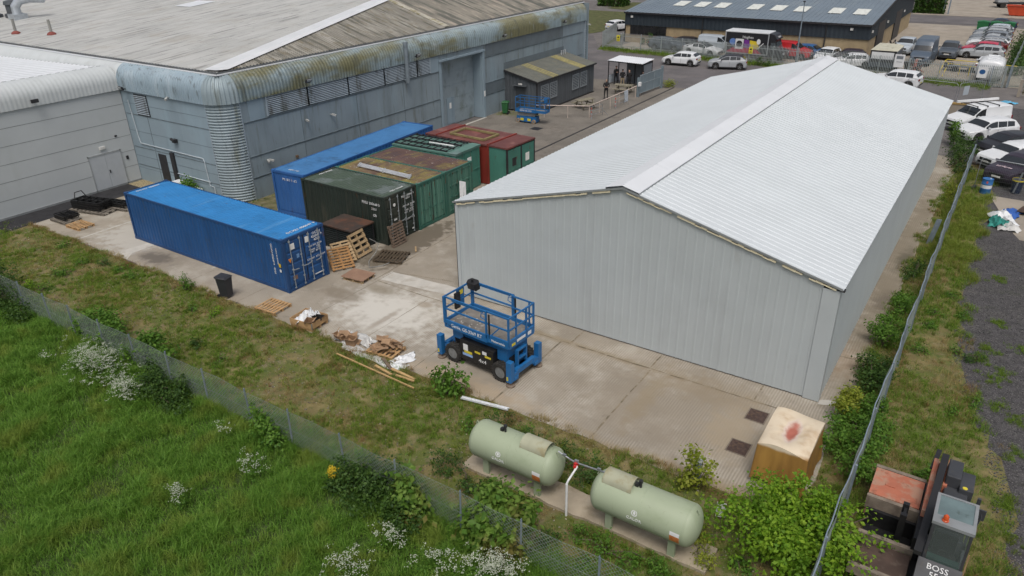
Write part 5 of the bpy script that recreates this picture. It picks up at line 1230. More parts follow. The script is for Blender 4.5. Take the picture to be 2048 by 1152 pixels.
    if S['rw'] and not notail: screen('rear_window', S['rw'][0] + .005, S['rw'][1] - .008)
    for xx in xw:
        for sg in (-1, 1):
            T = Matrix.Translation((L / 2 - xx, sg * (hw - .11), S['r'])); r_ = S['r']
            w_ = MB().lathe([(r_ * .66, -.1), (r_ * .95, -.1), (r_, -.07), (r_, .07), (r_ * .95, .1), (r_ * .66, .1)], 20, 0, T, 'y', False).build('wheel', m_tyre, t, smooth=40)
            Tr = T if sg < 0 else T @ Matrix.Rotation(math.pi, 4, 'Z')
            mb = MB(); mb.lathe([(r_ * .68, -.085), (r_ * .6, -.05), (.001, -.05)], 20, 1, Tr, 'y', False)
            for k in range(5):
                mb.box(0, -.07, r_ * .36, .055, .03, r_ * .6, T=Tr @ Matrix.Rotation(2 * math.pi * k / 5, 4, 'Y'))
            mb.lathe([(r_ * .18, -.09), (.001, -.095)], 10, 0, Tr, 'y')
            mb.build('rim', [m_alloy, m_plast], w_)
            bl = MB().box(L / 2 - xx, sg * (hw - .3), S['r'] + .06, S['r'] * 2, .12, S['r'] * 1.7).build('wheel_well', m_plast, t)
    zf = interp(S['top'], .03)
    for sg in (-1, 1):
        mb = MB(); h_ = ring(.035 * L); y0 = h_[4][0]
        mb.add([(L / 2 - .05 * L * .3 + .02, sg * y0 * .58, zf - .17), (L / 2 - .055 * L, sg * (y0 + .025), zf - .13), (L / 2 - .1 * L, sg * (y0 + .03), zf + .0), (L / 2 - .045 * L, sg * y0 * .62, zf + .005),
                (L / 2 - .1 * L, sg * y0 * .6, zf - .17), (L / 2 - .12 * L, sg * y0 * .9, zf - .13), (L / 2 - .14 * L, sg * y0 * .9, zf), (L / 2 - .1 * L, sg * y0 * .62, zf)],
               [(0, 1, 2, 3), (7, 6, 5, 4), (0, 4, 5, 1), (1, 5, 6, 2), (2, 6, 7, 3), (3, 7, 4, 0)])
        mb.build('headlight', m_lampg, t)
        h_ = ring(.975 * L); y0 = h_[4][0]; zt = h_[4][1]
        tall = .5 if shape in ('bigvan', 'smallvan') else .2
        mb = MB(); mb.bb(-L / 2 + .0, -L / 2 + .1, min(sg * y0 * .72, sg * (y0 + .03)), max(sg * y0 * .72, sg * (y0 + .03)), zt - tall, zt - .02)
        if not notail: mb.build('tail_light', rear_lamp, t, bevel=.02)
        xm = L / 2 - (S['ws'][0] + .075) * L; h_ = ring((S['ws'][0] + .075) * L)
        MB().box(xm, sg * (hw + .08), h_[5][1] + .06, .1, .2, .14).build('mirror', PAINT[paint] if roof is None else m_plast, t, bevel=.03)
    mb = MB(); mb.bb(L / 2 - .04, L / 2 + .012, -hw * .5, hw * .5, zf - .28, zf - .12); mb.bb(L / 2 - .04, L / 2 + .015, -hw * .62, hw * .62, zb0 + .14, zb0 + .26); mb.build('grille', m_plast, t)
    MB().bb(L / 2 + .015, L / 2 + .025, -.26, .26, zf - .36, zf - .25).build('number_plate', m_plate_w, t)
    if not notail:
        MB().bb(-L / 2 - .012, -L / 2 + .02, -.26, .26, .6, .71).build('number_plate', m_plate_y, t)
        MB().bb(-L / 2 - .01, -L / 2 + .05, -hw * .75, hw * .75, zb0 + .12, zb0 + .26).build('bumper', m_plast, t)
    for sg in (-1, 1):
        mb = MB()
        xa = xw[0] + ra + .05; xb = xw[1] - ra - .03
        mb.bb(L / 2 - xb, L / 2 - xa, min(sg * (hw - .03), sg * (hw + .004)), max(sg * (hw - .03), sg * (hw + .004)), zb0 - .03, zb0 + .08)
        mb.build('sill', m_plast, t)
        zd = interp(S['belt'], .5)
        for xx in ((S['win'][0][1] + .008) * L, (S['win'][-1][1] if shape not in ('bigvan', 'smallvan', 'pickup') else S['win'][0][1] + .3) * L * .985):
            MB().box(L / 2 - xx, sg * (hw + .001), zd * .66, .012, .006, zd * .55).build('door_seam', m_plast, t)
    return t
# the road in front of the fence
car('parked_car', 'white hatchback on the road before the palisade, just beside the steel gate', 'car', (-13.0, 57.65, 0), 183, 'hatch', 'white')
car('parked_car', 'silver grey hatchback with a black roof on the road beside the palisade fence', 'car', (-7.85, 57.95, 0), 197, 'hatch', 'silver', 'black')
car('parked_car', 'white hatchback seen from behind, driving past the far corner of the workshop', 'car', (-31.4, 79.4, 0), 68, 'hatch', 'white')
car('parked_car', 'white hatchback half hidden behind the white shed roof, its tail by the mesh panels', 'car', (9.05, 56.35, 0), 174, 'suv', 'white')
# behind the palisade
car('parked_car', 'dark grey off road car behind the palisade near the yellow fence sign', 'car', (-18.2, 65.9, 0), -4, 'suv', 'dgrey', glassm=m_glass2)
car('parked_car', 'black low car behind the dark grey off road car by the brick wall', 'car', (-16.0, 68.3, 0), -3, 'estate', 'black')
cv = car('parked_car', 'white open topped car behind the palisade beside the black box lorry', 'car', (-13.3, 65.1, 0), -9, 'saloon', 'white', 'black')
car('parked_van', 'pale silver panel van by the workshop wall behind the white open car', 'van', (-12.7, 68.3, 0), 2, 'smallvan', 'pale')
car('parked_van', 'red small van standing just beyond the cab of the black box lorry', 'van', (-3.7, 67.5, 0), -3, 'smallvan', 'red')
car('parked_car', 'blue hatchback with its bonnet showing beside the red van', 'car', (-1.9, 69.0, 0), -8, 'hatch', 'blue')
w1 = car('scrap_car', 'white scrap hatchback facing out with a black open nose beyond the shed ridge', 'car', (.3, 67.4, 0), 262, 'hatch', 'white', notail=True)
car('scrap_car', 'dark plum car behind the white scrap cars by the brick wall', 'car', (2.3, 67.8, 0), 190, 'hatch', 'purple')
car('scrap_car', 'white scrap saloon with its bonnet missing behind the palisade, beside the white roofed trailer', 'car', (3.3, 64.9, 0), 200, 'hatch', 'white')
# black box lorry
t = thing('box_lorry', 'black box lorry with a white roof and a washing machine picture, behind the palisade', 'lorry', (-10.3, 63.75, 0), R(-1.5))
mb = MB(); mb.bb(0, 4.9, .02, 2.2, .75, 2.95); P('cargo_box', mb, pm('lorry_black', (.02, .02, .024), .4))
mb = MB(); mb.bb(-.05, 4.95, -.03, 2.25, 2.95, 3.12); P('box_roof', mb, PAINT['white'], bevel=.05)
mb = MB(); mb.bb(-.04, .08, -.02, .05, .7, 2.95); mb.bb(4.86, 4.96, -.02, .05, .7, 2.95); mb.bb(0, 4.9, -.02, .03, .7, .8); P('box_trim', mb, PAINT['silver'])
def pic(nm, poly, mm, y=.012): MB().side([(x, z) for x, z in poly], y - .003, y + .004).build(nm, mm, t)
circ = lambda cx, cz, a, b, n=18: [(cx + a * math.cos(2 * math.pi * k / n), cz + b * math.sin(2 * math.pi * k / n)) for k in range(n)]
text('lettering', 'Hughes', .42, m_white_txt, t, plane_T((2.6, .005, 2.5), (1, 0, 0), (0, 0, 1)))
pic('picture', circ(.9, 1.95, .38, .36), pm('picture_blue', (.12, .22, .5), .5))
pic('picture', [(1.2, 1.2), (2.15, 1.2), (2.15, 2.3), (1.2, 2.3)], m_white_txt, .006); pic('picture', circ(1.68, 1.75, .36, .36), m_plast, .0)
pic('picture', [(2.2, 1.3), (2.9, 1.3), (2.8, 2.2), (2.2, 2.25)], pm('picture_purple', (.16, .03, .25), .5)); pic('picture', [(2.85, 1.3), (4.0, 1.3), (3.7, 2.1), (2.85, 2.2)], pm('picture_yellow', (.65, .5, .03), .5), .009)
pic('picture', circ(3.85, 2.1, .22, .3), m_white_txt, .005); pic('picture', [(3.7, 1.3), (4.4, 2.0), (4.45, 1.95), (3.78, 1.25)], m_white_txt, .004)
pic('picture', [(.2, .82), (4.3, .82), (3.7, 1.25), (2.3, 1.35), (.9, 1.3)], pm('picture_red', (.4, .03, .07), .5), .011)
cab_prof = [(0, .55), (1.75, .5), (1.9, .8), (1.75, 1.25), (1.05, 1.35), (.75, 2.2), (.75, 2.35), (.95, 2.45), (.55, 2.95), (0, 3.05)]
mb = MB(); mb.side([(4.95 + x, z) for x, z in cab_prof], .12, 2.1); cb = P('cab', mb, MATS['lorry_black'], bevel=.04)
MB().add([(6.7 - .68, .2, 1.42), (6.7 - .68, 2.0, 1.42), (5.75, 2.0, 2.15), (5.75, .2, 2.15)], [(0, 1, 2, 3)]).build('windscreen', m_glass2, cb)
MB().side([(5.2, 1.35), (5.95, 1.38), (5.68, 2.1), (5.2, 2.1)], .105, .118).build('side_window', m_glass2, cb)
for y in (.22, 1.8): MB().box(6.72, y, 1.0, .16, .3, .22).build('headlight', m_lampg, cb)
text('lettering', 'Hughes', .3, m_white_txt, cb, plane_T((5.75, 1.1, 2.68), (0, 1, 0), (-.62, 0, .78)))
for x in (1.0, 5.9):
    for y, sg in ((.2, -1), (2.0, 1)):
        T = Matrix.Translation((x, y, .38)); w_ = MB().lathe([(.24, -.11), (.38, -.1), (.38, .1), (.24, .11)], 20, 0, T, 'y', False).build('wheel', m_tyre, t)
        MB().lathe([(.25, -.08), (.1, -.04), (.001, -.04)], 16, 0, T if sg < 0 else T @ Matrix.Rotation(math.pi, 4, 'Z'), 'y', False).build('rim', m_alloy, w_)
mb = MB(); mb.bb(.1, 5.5, .5, 1.7, .45, .75); P('chassis', mb, m_plast)
# food trailer
t = thing('food_trailer', 'boxy trailer with a cream roof and a long blank white front panel behind the palisade', 'trailer', (5.3, 63.3, 0), R(0))
mb = MB(); mb.bb(0, 2.45, .05, 4.4, .5, 2.15); P('body', mb, PAINT['dgrey'])
mb = MB(); mb.add([(-.05, 0, 2.15), (2.5, 0, 2.15), (2.5, 4.45, 2.15), (-.05, 4.45, 2.15), (.1, .1, 2.3), (2.0, .1, 2.3), (2.0, 4.35, 2.3), (.1, 4.35, 2.3)], [(4, 5, 6, 7), (0, 1, 5, 4), (1, 2, 6, 5), (2, 3, 7, 6), (3, 0, 4, 7), (3, 2, 1, 0)]); P('roof', mb, pm('cream_roof', (.46, .45, .36), .7, 0, .1, 2, [((.2, .18, .13), 2, .56, .7, (1, .3, 1), .7)]))
MB().bb(.12, 2.25, 0, .05, 1.35, 2.0).build('sign_panel', m_white_txt, t)
mb = MB(); mb.bb(0, 2.45, .0, .05, 1.0, 1.35); mb.bb(0, 2.45, .0, .05, 2.0, 2.16); mb.bb(0, .12, 0, .05, 1.35, 2.0); mb.bb(2.25, 2.45, 0, .05, 1.35, 2.0); P('trim', mb, m_plast)
for y in (1.6, 2.6):
    for x in (.05, 2.4): MB().lathe([(.001, -.08), (.3, -.08), (.3, .08), (.001, .08)], 16, 0, Matrix.Translation((x, y, .3)), 'x').build('wheel', m_tyre, t)
car('parked_van', 'slate blue high roofed van between the silver and dark pickups', 'van', (9.45, 71.3, 0), 268, 'bigvan', 'slate')
car('pickup_truck', 'silver blue pickup behind the cream roofed trailer', 'pickup', (6.9, 77.3, 0), 266, 'pickup', 'pale')
car('pickup_truck', 'dark slate pickup close to the right flank of the tall van', 'pickup', (11.5, 76.3, 0), 268, 'pickup', 'dgrey')
rowc = [('silver', None, 'estate', 'silver estate missing its front bumper, nearest car of the long row', 77.3, 0), ('pink', None, 'hatch', 'cerise red hatchback second in the long row of cars', 79.9, -.2), ('maroon', 'silver', 'hatch', 'maroon hatchback with a pale roof next to the cerise hatchback in the row', 82.4, .2),
        ('white', 'grey', 'estate', 'white estate with a grey roof in the middle of the long car row', 84.9, .1), ('silver', None, 'saloon', 'silver saloon just behind the white and grey estate of the car row', 87.3, .1), ('grey', None, 'estate', 'mid grey estate halfway along the far half of the car row', 89.8, 0), ('silver', 'silver', 'hatch', 'silver hatchback third from the far end of the car row', 92.3, -.1),
        ('grey', 'silver', 'estate', 'grey estate with silver roof second from the far end of the row', 94.8, 0), ('pale', None, 'hatch', 'pale blue hatchback farthest in the long row, next to the green bins', 97.2, .1)]
for p_, r_, sh, lb, y, dx in rowc: car('parked_car', lb, 'car', (14.6 + dx, y, 0), 178, sh, p_, r_, 'cars in the long row')
car('parked_car', 'dark car parked crosswise behind the green bins at the far end', 'car', (14.6, 104.0, 0), 180, 'saloon', 'dblue')
car('scrap_car', 'white scrap car seen from behind over the white gas tanker', 'car', (15.6, 69.0, 0), 88, 'hatch', 'white')
# right hand car park
vn = car('parked_van', 'white panel van with a roof rack and pipe tube by the far shed corner', 'van', (16.75, 42.9, 0), 227, 'smallvan', 'white')
mb = MB()
for x in (-.9, .1, 1.0): mb.beam((x, -.82, 1.93), (x, .82, 1.93), .05, .05)
for x in (-.9, .1, 1.0):
    for y in (-.78, .78): mb.box(x, y, 1.88, .08, .05, .1)
mb.build('roof_rack', m_plast, vn)
MB().beam((-2.1, -.62, 2.05), (1.6, -.62, 2.05), .15, .15).build('pipe_tube', m_white_txt, vn)
car('parked_car', 'white sports utility car with a large dark grille beside the roof rack van', 'car', (17.55, 39.75, 0), 225, 'suv', 'white', L=4.2)
car('parked_car', 'black hatchback between the two white cars of the right hand row', 'car', (19.0, 36.6, 0), 226, 'hatch', 'black')
car('parked_car', 'white car with a black slatted grille squeezed between two black vehicles', 'car', (19.55, 33.4, 0), 228, 'suv', 'white')
vw = car('parked_van', 'black van with pale lettering on its bonnet behind the blue oil drum', 'van', (19.95, 30.75, 0), 243, 'suv', 'purple', L=4.7)
text('lettering', 'Hughes', .3, pm('pinkish_white', (.7, .55, .6), .5), vw, plane_T((1.7, 0, 1.075), (0, -1, 0), (-1, 0, .12)) @ Matrix.Rotation(math.pi, 4, 'Z'))
# ---------------------------------------------------------------- fences
m_wire = pm('chain_link_wire', (.21, .245, .225), .55, .3, .1, 3)
m_post = pm('fence_post_steel', (.25, .3, .35), .5, .4, .12, 4)
m_galv = pm('palisade_steel', (.4, .44, .445), .5, .4, .1, 2)
def chain_mesh(parent, p0, p1, z0, z1, pitch=.085, wr=.0042, sag=0.0, seed=0, top=True):
    """diamond mesh of single wires between two ground points"""
    p0 = Vector((p0[0], p0[1])); p1 = Vector((p1[0], p1[1])); d = p1 - p0; Ln = d.length; d.normalize(); n = Vector((-d.y, d.x)); H = z1 - z0
    mb = MB(); r = random.Random(seed); ph = r.uniform(0, 6)
    def pt(s, z):
        q = p0 + d * s; o = sag * (math.sin(s * 1.3 + ph) + .6 * math.sin(s * 3.1 + ph * 2)) * (.3 + .7 * (z - z0) / H)
        zz = z + (-.35 * abs(sag) * (1 + math.sin(s * 2.1 + ph)) if z > z0 + .6 * H else 0)
        return Vector((q.x + n.x * o, q.y + n.y * o, zz))
    def wire(a, b):
        v = b - a; u = v.normalized(); e = u.cross(Vector((n.x, n.y, 0))).normalized() * wr; f_ = Vector((n.x, n.y, 0)) * wr
        o = len(mb.v)
        for p in (a, b): mb.v += [tuple(p + e), tuple(p - e * .5 + f_), tuple(p - e * .5 - f_)]
        for k in range(3): mb.f.append([o + k, o + (k + 1) % 3, o + 3 + (k + 1) % 3, o + 3 + k]); mb.m.append(0)
    s = -H
    while s < Ln:
        for sg in (1, -1):
            a, b = (s, s + H) if sg > 0 else (s + H, s)
            za, zb = z0, z1
            if a < 0: za = z0 + (0 - a) * 1.0; a = 0
            if b < 0: zb = z0 + H - (0 - b); b = 0
            if a > Ln: za = z0 + (a - Ln); a = Ln
            if b > Ln: zb = z1 - (b - Ln); b = Ln
            if abs(b - a) > .02:
                k = 3 if sag else 1
                P_ = [pt(a + (b - a) * q / k, za + (zb - za) * q / k) for q in range(k + 1)]
                for q in range(k): wire(P_[q], P_[q + 1])
        s += pitch
    if top:
        for z in (z0 + .05, (z0 + z1) / 2, z1):
            P_ = [pt(Ln * k / max(2, int(Ln * 1.5)), z) for k in range(max(2, int(Ln * 1.5)) + 1)]
            for q in range(len(P_) - 1): wire(P_[q], P_[q + 1])
    return mb.build('wire_mesh', m_wire, parent)
t = thing('chain_link_fence', 'chain link fence on grey steel posts between the long grass and the weedy strip', 'fence', (0, -11.5, 0))
xs_ = [-21.5, -19.4, -17.2, -15.08, -12.98, -11.01, -8.82, -6.69, -4.42, -2.32, -.08, 2.0, 4.26, 6.46, 8.79, 10.73, 12.96, 15.1, 17.25]
r = random.Random(3)
for x in xs_:
    a = r.uniform(-.05, .05); b = r.uniform(-.05, .05)
    mb = MB(); mb.beam((x - a, -b + .03, -.1), (x, .03, 1.5), .062, .012); mb.beam((x - a + .028, -b, -.1), (x + .028, 0, 1.5), .012, .055); mb.build('post', m_post, t)
chain_mesh(t, (-21.5, -.02), (17.25, -.02), 0, 1.46, .13, .0048, .03, 1)
t = thing('chain_link_fence', 'taller chain link fence running along the right side of the white shed', 'fence', (17.35, 0, 0))
for y in [-11.4, -8.3, -5.2, -2.2, .8, 3.8, 6.9, 9.9, 13, 16, 19, 22, 25, 28, 30.9]:
    mb = MB(); mb.beam((.03, y, -.1), (.03 + r.uniform(-.04, .04), y, 1.82), .06, .06); mb.build('post', m_post, t)
chain_mesh(t, (0, -11.4), (0, 30.9), 0, 1.8, .1, .005, .03, 2)
mb = MB(); P_ = []
for k in range(90):
    y = -11.4 + 42.3 * k / 89; P_.append((.03 * math.sin(y * 1.1) + .015 * math.sin(y * 4), y, 1.8 - .02 * (1 + math.sin(y * 2.2))))
mb.tube(P_, .02, 5); mb.build('top_rail', pm('rail_blue_grey', (.25, .31, .37), .5, .3), t)
mb = MB(); mb.beam((-.55, 16.9, .0), (-.35, 17.1, 1.3), .05, .28); tag(mb.build('leaning_post', m_post, None), 'bent steel post leaning inside the right hand fence', 'post'); bpy.data.objects['leaning_post'].location = (17.35, 0, 0)
# palisade
t = thing('palisade_fence', 'long galvanised palisade fence in front of the workshop car park', 'fence', (0, 0, 0))
pa, pb = Vector((-26.3, 64.35)), Vector((17.6, 60.55))
def palisade(p0, p1, h=1.95):
    d = (p1 - p0); ln = d.length; d.normalize(); a = math.atan2(d.y, d.x); n_ = int(ln / .155)
    mb = MB()
    for k in range(n_ + 1):
        q = p0 + d * (k * ln / n_); T = Matrix.Translation((q.x, q.y, .06)) @ Matrix.Rotation(a, 4, 'Z')
        mb.add([(-.027, 0, 0), (0, -.02, 0), (.027, 0, 0), (-.027, 0, h - .14), (0, -.02, h - .14), (.027, 0, h - .14), (-.027, 0.012, 0), (.027, .012, 0), (-.027, .012, h - .14), (.027, .012, h - .14), (0, -.01, h)],
               [(0, 1, 4, 3), (1, 2, 5, 4), (7, 6, 8, 9), (6, 0, 3, 8), (2, 7, 9, 5), (3, 4, 10), (4, 5, 10), (9, 8, 10), (8, 3, 10), (5, 9, 10)], T=T)
    o = mb.build('pales', m_galv, t); o['kind'] = 'stuff'
    for z in (.4, h - .35):
        MB().beam((p0.x + d.y * .03, p0.y + .04, z), (p1.x, p1.y + .04, z), .04, .05).build('rail', m_galv, t)
    k = 0
    while k * 2.75 < ln:
        q = p0 + d * (k * 2.75); MB().box(q.x, q.y + .1, h / 2, .1, .06, h, a).build('post', m_galv, t); k += 1
palisade(pa, pb); palisade(Vector((-28.9, 73.5)), Vector((-26.35, 64.5)))
m_sign = pm('sign_yellow', (.68, .6, .05), .5)
for i, (x, lb) in enumerate(((-24.0, 'yellow warning sign on the palisade beside the dark grey off road car'), (-6.9, 'yellow warning sign on the palisade in front of the black lorry'))):
    y = pa.y + (pb.y - pa.y) * (x - pa.x) / (pb.x - pa.x) - .05
    s_ = thing('warning_sign', lb, 'sign', (x, y, .95), 0, 'yellow fence signs')
    MB().bb(-.22, .22, -.012, .0, 0, .72).build('board', m_sign, s_, bevel=.005)
    mb = MB(); mb.side([(-.15, .38), (.15, .38), (0, .64)], -.018, -.013); mb.bb(-.15, .15, -.017, -.013, .08, .11); mb.bb(-.15, .15, -.017, -.013, .16, .19); mb.bb(-.12, .12, -.017, -.013, .24, .27); mb.build('symbol', m_plast, s_)
t = thing('notice_board', 'white notice board on the palisade beyond the white shed ridge', 'sign', (8.4, 61.15, .5))
MB().bb(-.45, .45, -.03, .0, .5, 1.75).build('board', m_white_txt, t); mb = MB(); mb.bb(-.3, .3, -.036, -.03, 1.3, 1.6); mb.bb(-.25, .25, -.036, -.03, 1.0, 1.05); mb.build('print', PAINT['grey'], t)
t = thing('notice_board', 'pale blue printed board on the palisade in front of the white tanker', 'sign', (15.7, 60.6, .35))
MB().bb(-.4, .4, -.03, .0, .4, 1.4).build('board', m_white_txt, t); mb = MB(); mb.side(circ(0, .95, .25, .22), -.037, -.03); mb.build('print', PAINT['blue'], t)
# mesh fence going away beyond the palisade
t = thing('chain_link_fence', 'grey green mesh fence running away from the palisade end toward the far road', 'fence', (0, 0, 0))
chain_mesh(t, (17.9, 60.8), (18.7, 106), 0, 2.0, .16, .009, .02, 5)
for k in range(12): mb = MB(); mb.box(17.9 + .8 * k / 11, 60.8 + 45 * k / 11, 1.05, .08, .08, 2.1); mb.build('post', m_post, t)
t = thing('mesh_panel_fence', 'green mesh panel closing the gap at the right end of the palisade', 'fence', (0, 0, 0))
chain_mesh(t, (16.5, 60.4), (19.5, 61.8), 0, 1.9, .1, .009, 0, 6)
for q in ((16.5, 60.4), (18.0, 61.1), (19.5, 61.8)): MB().box(q[0], q[1], .97, .07, .07, 1.94).build('post', m_post, t)
def heras(lb, p0, p1, h=1.9, z0=.12):
    t = thing('mesh_panel_fence', lb, 'fence', (p0[0], p0[1], 0), math.atan2(p1[1] - p0[1], p1[0] - p0[0]), 'temporary mesh panels')
    ln = math.hypot(p1[0] - p0[0], p1[1] - p0[1])
    MB().tube([(.04, 0, z0), (.04, 0, h - .15), (.15, 0, h), (ln - .15, 0, h), (ln - .04, 0, h - .15), (ln - .04, 0, z0)], .022, 6).build('frame', m_steel, t)
    mb = MB()
    n_ = int(ln / .09)
    for k in range(n_): mb.cyl((.05 + k * .09, 0, z0 + .02), (.05 + k * .09, 0, h - .02), .0028, n=3, caps=False)
    for k in range(8): mb.cyl((.04, 0, z0 + .05 + k * .24), (ln - .04, 0, z0 + .05 + k * .24), .0028, n=3, caps=False)
    mb.build('wire_mesh', m_wire, t)
    for x in (.04, ln - .04): MB().box(x, 0, .06, .2, .6, .12).build('foot', m_plast, t)
    return t
heras('temporary mesh panel behind the far end of the white shed roof', (10.6, 51.0), (14.6, 50.4))
h2 = heras('temporary mesh panel with a pale board, nearest the roof rack van', (14.7, 50.4), (16.4, 53.4)); MB().bb(.6, 1.3, -.05, -.03, .85, 1.6).build('board', PAINT['pale'], h2)
heras('temporary mesh panel standing by the blue oil drum and the black van', (17.9, 27.6), (21.4, 26.9))
# pink white pipe barrier
m_pipe = pm('pinkish_rail', (.5, .42, .37), .6, 0, .1, 3); m_band = pm('red_band', (.5, .09, .07), .6)
t = thing('pipe_barrier', 'long cream pipe barrier rail on thin posts along the yard by the cabin', 'barrier', (0, 0, 0))
MB().tube([(-14.3, 29.3, 1.0), (-10.3, 31.2, 1.0), (-10.32, 35, 1.0), (-10.35, 42.3, 1.0)], .04, 8).build('rail', m_pipe, t)
for x, y in ((-13.7, 29.6), (-11.9, 30.4), (-10.3, 31.2), (-10.3, 33), (-10.3, 35), (-10.33, 36.8), (-10.35, 38.6), (-10.35, 40.2), (-10.35, 41.3)): MB().cyl((x, y, 0), (x, y, 1.0), .028, n=8).build('post', m_pipe, t)
def barrier(lb, x, y, rz, brace=True):
    t = thing('crowd_barrier', lb, 'barrier', (x, y, 0), rz, 'small folding barriers')
    mb = MB()
    for z in (.3, .62, .95): mb.tube([(-.75, 0, z), (.75, 0, z)], .02, 6)
    for q in (-.75, .75): mb.tube([(q, 0, 0), (q, 0, .95)], .02, 6)
    mb.tube([(.75, 0, .5), (1.1, -.3, .02)], .018, 6); mb.tube([(-.75, 0, .5), (-1.1, -.3, .02)], .018, 6); mb.build('frame', m_steel, t)
    for z in (.15, .45, .75): MB().cyl((-.76, 0, z), (-.76, 0, z + .16), .032, n=8).build('band', m_band, t)
barrier('folding barrier with red bands at the bend of the cream pipe rail', -9.95, 31.9, R(80))
barrier('folding barrier with red bands further along the cream pipe rail toward the gate', -9.95, 36.2, R(85))
t = thing('notice_board', 'plain white board leaning on the cream pipe rail', 'sign', (-10.2, 38.0, 0), R(90)); mb = MB(); mb.beam((0, 0, .05), (0, .06, 1.05), .75, .02, up=(0, 1, 0)); mb.build('board', pm('pale_board', (.45, .5, .56), .5), t)
# steel gate
m_gate = pm('gate_steel', (.2, .255, .29), .5, .2, .1, 1)
t = thing('steel_gate', 'blue grey sheeted steel gate standing open beside the smoking shelter', 'gate', (-10.2, 40.7, 0), R(86.5))
MB().bb(.05, 4.15, -.01, .01, .3, 1.85).build('sheet', m_gate, t)
mb = MB()
for z in (.28, 1.12, 1.88): mb.beam((0, 0, z), (4.2, 0, z), .06, .06)
for x in (0.03, 1.4, 2.8, 4.17): mb.beam((x, 0, .26), (x, 0, 1.9), .055, .055)
mb.build('frame', pm('gate_frame', (.28, .33, .36), .5, .2), t)
for x, h in ((-.25, 1.75), (4.4, 2.1)): MB().box(x, 0, h / 2, .2, .2, h).build('gate_post', m_gate, t)
MB().box(-.35, -.2, 1.2, .28, .2, .35).build('keypad', m_white_txt, t)
# smoking shelter
t = thing('smoking_shelter', 'small open shelter with a corrugated white roof and grey back panels', 'shelter', (-15.1, 44.0, 0), R(-4))
mb = MB(); rows = []
for x, h in corr(3.9, .2, .03, (.3, .2, .3, .2)): rows.append([(-.1 + x, -.15, 2.36 + h), (-.1 + x, 2.15, 2.52 + h)])
mb.grid(rows); P('roof', mb, m_flash)
for x, y in ((0, 0), (3.7, 0), (0, 2.0), (3.7, 2.0), (1.85, 2.0)): MB().box(x, y, 1.19, .07, .07, 2.36).build('post', m_plast, t)
mb = MB(); mb.beam((-.05, 0, 2.3), (3.75, 0, 2.3), .06, .1); mb.beam((1.3, 1.97, 1.9), (3.7, 1.97, 1.9), .05, .1); P('beam', mb, m_plast)
mb = MB(); ribwall(mb, (.9, 2.02), (3.66, 2.02), 2.35, .2, .025, (0, -1), .1); P('back_panel', mb, PAINT['grey'])
mb = MB(); ribwall(mb, (3.72, .3), (3.72, 1.98), 2.2, .2, .025, (-1, 0), .1); P('side_panel', mb, PAINT['grey'])
mb = MB(); ribwall(mb, (0.0, .1), (0.0, 1.95), .95, .2, .025, (1, 0), .15); P('low_panel', mb, PAINT['pale'])
# picnic tables
m_tim = pm('weathered_timber', (.21, .19, .14), .85, 0, .2, 3, [((.12, .12, .07), 3, .5, .7, (1, 4, 1), .6)])
def picnic(lb, x, y, rz):
    t = thing('picnic_table', lb, 'picnic table', (x, y, 0), rz, 'picnic tables')
    mb = MB()
    for k in range(5): mb.box(0, -.3 + k * .15, .75, 1.75, .14, .04)
    mb.build('table_top', m_tim, t)
    for s in (-1, 1): MB().box(0, s * .72, .45, 1.75, .26, .045).build('bench', m_tim, t)
    for q in (-.6, .6):
        mb = MB(); mb.beam((q, -.25, .73), (q, -.6, 0), .05, .1); mb.beam((q, .25, .73), (q, .6, 0), .05, .1); mb.beam((q, -.75, .4), (q, .75, .4), .05, .1); mb.build('leg_frame', m_tim, t)
picnic('weathered timber picnic table beside the charcoal cabin, near the single standing man', -12.35, 34.2, R(68))
picnic('timber picnic table under the group of people by the shelter', -12.15, 41.4, R(8))
# wheelie bins
def bin_(lb, x, y, rz, mm, tilt=0):
    t = thing('wheelie_bin', lb, 'bin', (x, y, 0), rz)
    mb = MB(); rows = []
    for z, s in ((.1, .78), (.95, 1.0), (.98, 1.06), (1.0, 1.06)): rows.append([(-.27 * s + .0, -.23 * s, z), (.27 * s, -.23 * s, z), (.27 * s, .23 * s, z), (-.27 * s, .23 * s, z)])
    mb.grid(rows, closed=True); mb.add(rows[0], [(3, 2, 1, 0)]); mb.build('body', mm, t, bevel=.015)
    mb = MB(); mb.add([(-.31, -.26, 1.0), (.31, -.26, 1.0), (.31, .26, 1.0), (-.31, .26, 1.0), (-.28, -.22, 1.08), (.22, -.2, 1.07), (.22, .2, 1.07), (-.28, .22, 1.08)], [(4, 5, 6, 7), (0, 1, 5, 4), (1, 2, 6, 5), (2, 3, 7, 6), (3, 0, 4, 7), (3, 2, 1, 0)]); mb.cyl((-.34, -.2, 1.02), (-.34, .2, 1.02), .02); mb.build('lid', mm, t)
    for s in (-1, 1): MB().lathe([(.001, -.03), (.1, -.03), (.1, .03), (.001, .03)], 16, 0, Matrix.Translation((-.25, s * .2, .1)), 'y').build('wheel', m_plast, t)
    return t
bin_('black wheelie bin on the concrete between the blue container and the grass', -8.75, -5.85, R(12), pm('bin_black', (.028, .03, .036), .5, 0, .1, 3))
bin_('green wheelie bin against the stained warehouse wall', -17.2, 28.95, R(200), pm('bin_green', (.02, .11, .035), .5, 0, .1, 3))
# lamp post
t = thing('lamp_post', 'tall slim grey lamp post rising in front of the workshop brick wall', 'lamp post', (-1.95, 62.9, 0))
MB().cyl((0, 0, 0), (0, 0, 6.6), .09, .045, n=10).build('pole', m_post, t); MB().box(.0, -.12, 6.6, .16, .5, .1).build('lamp_head', m_plast, t)
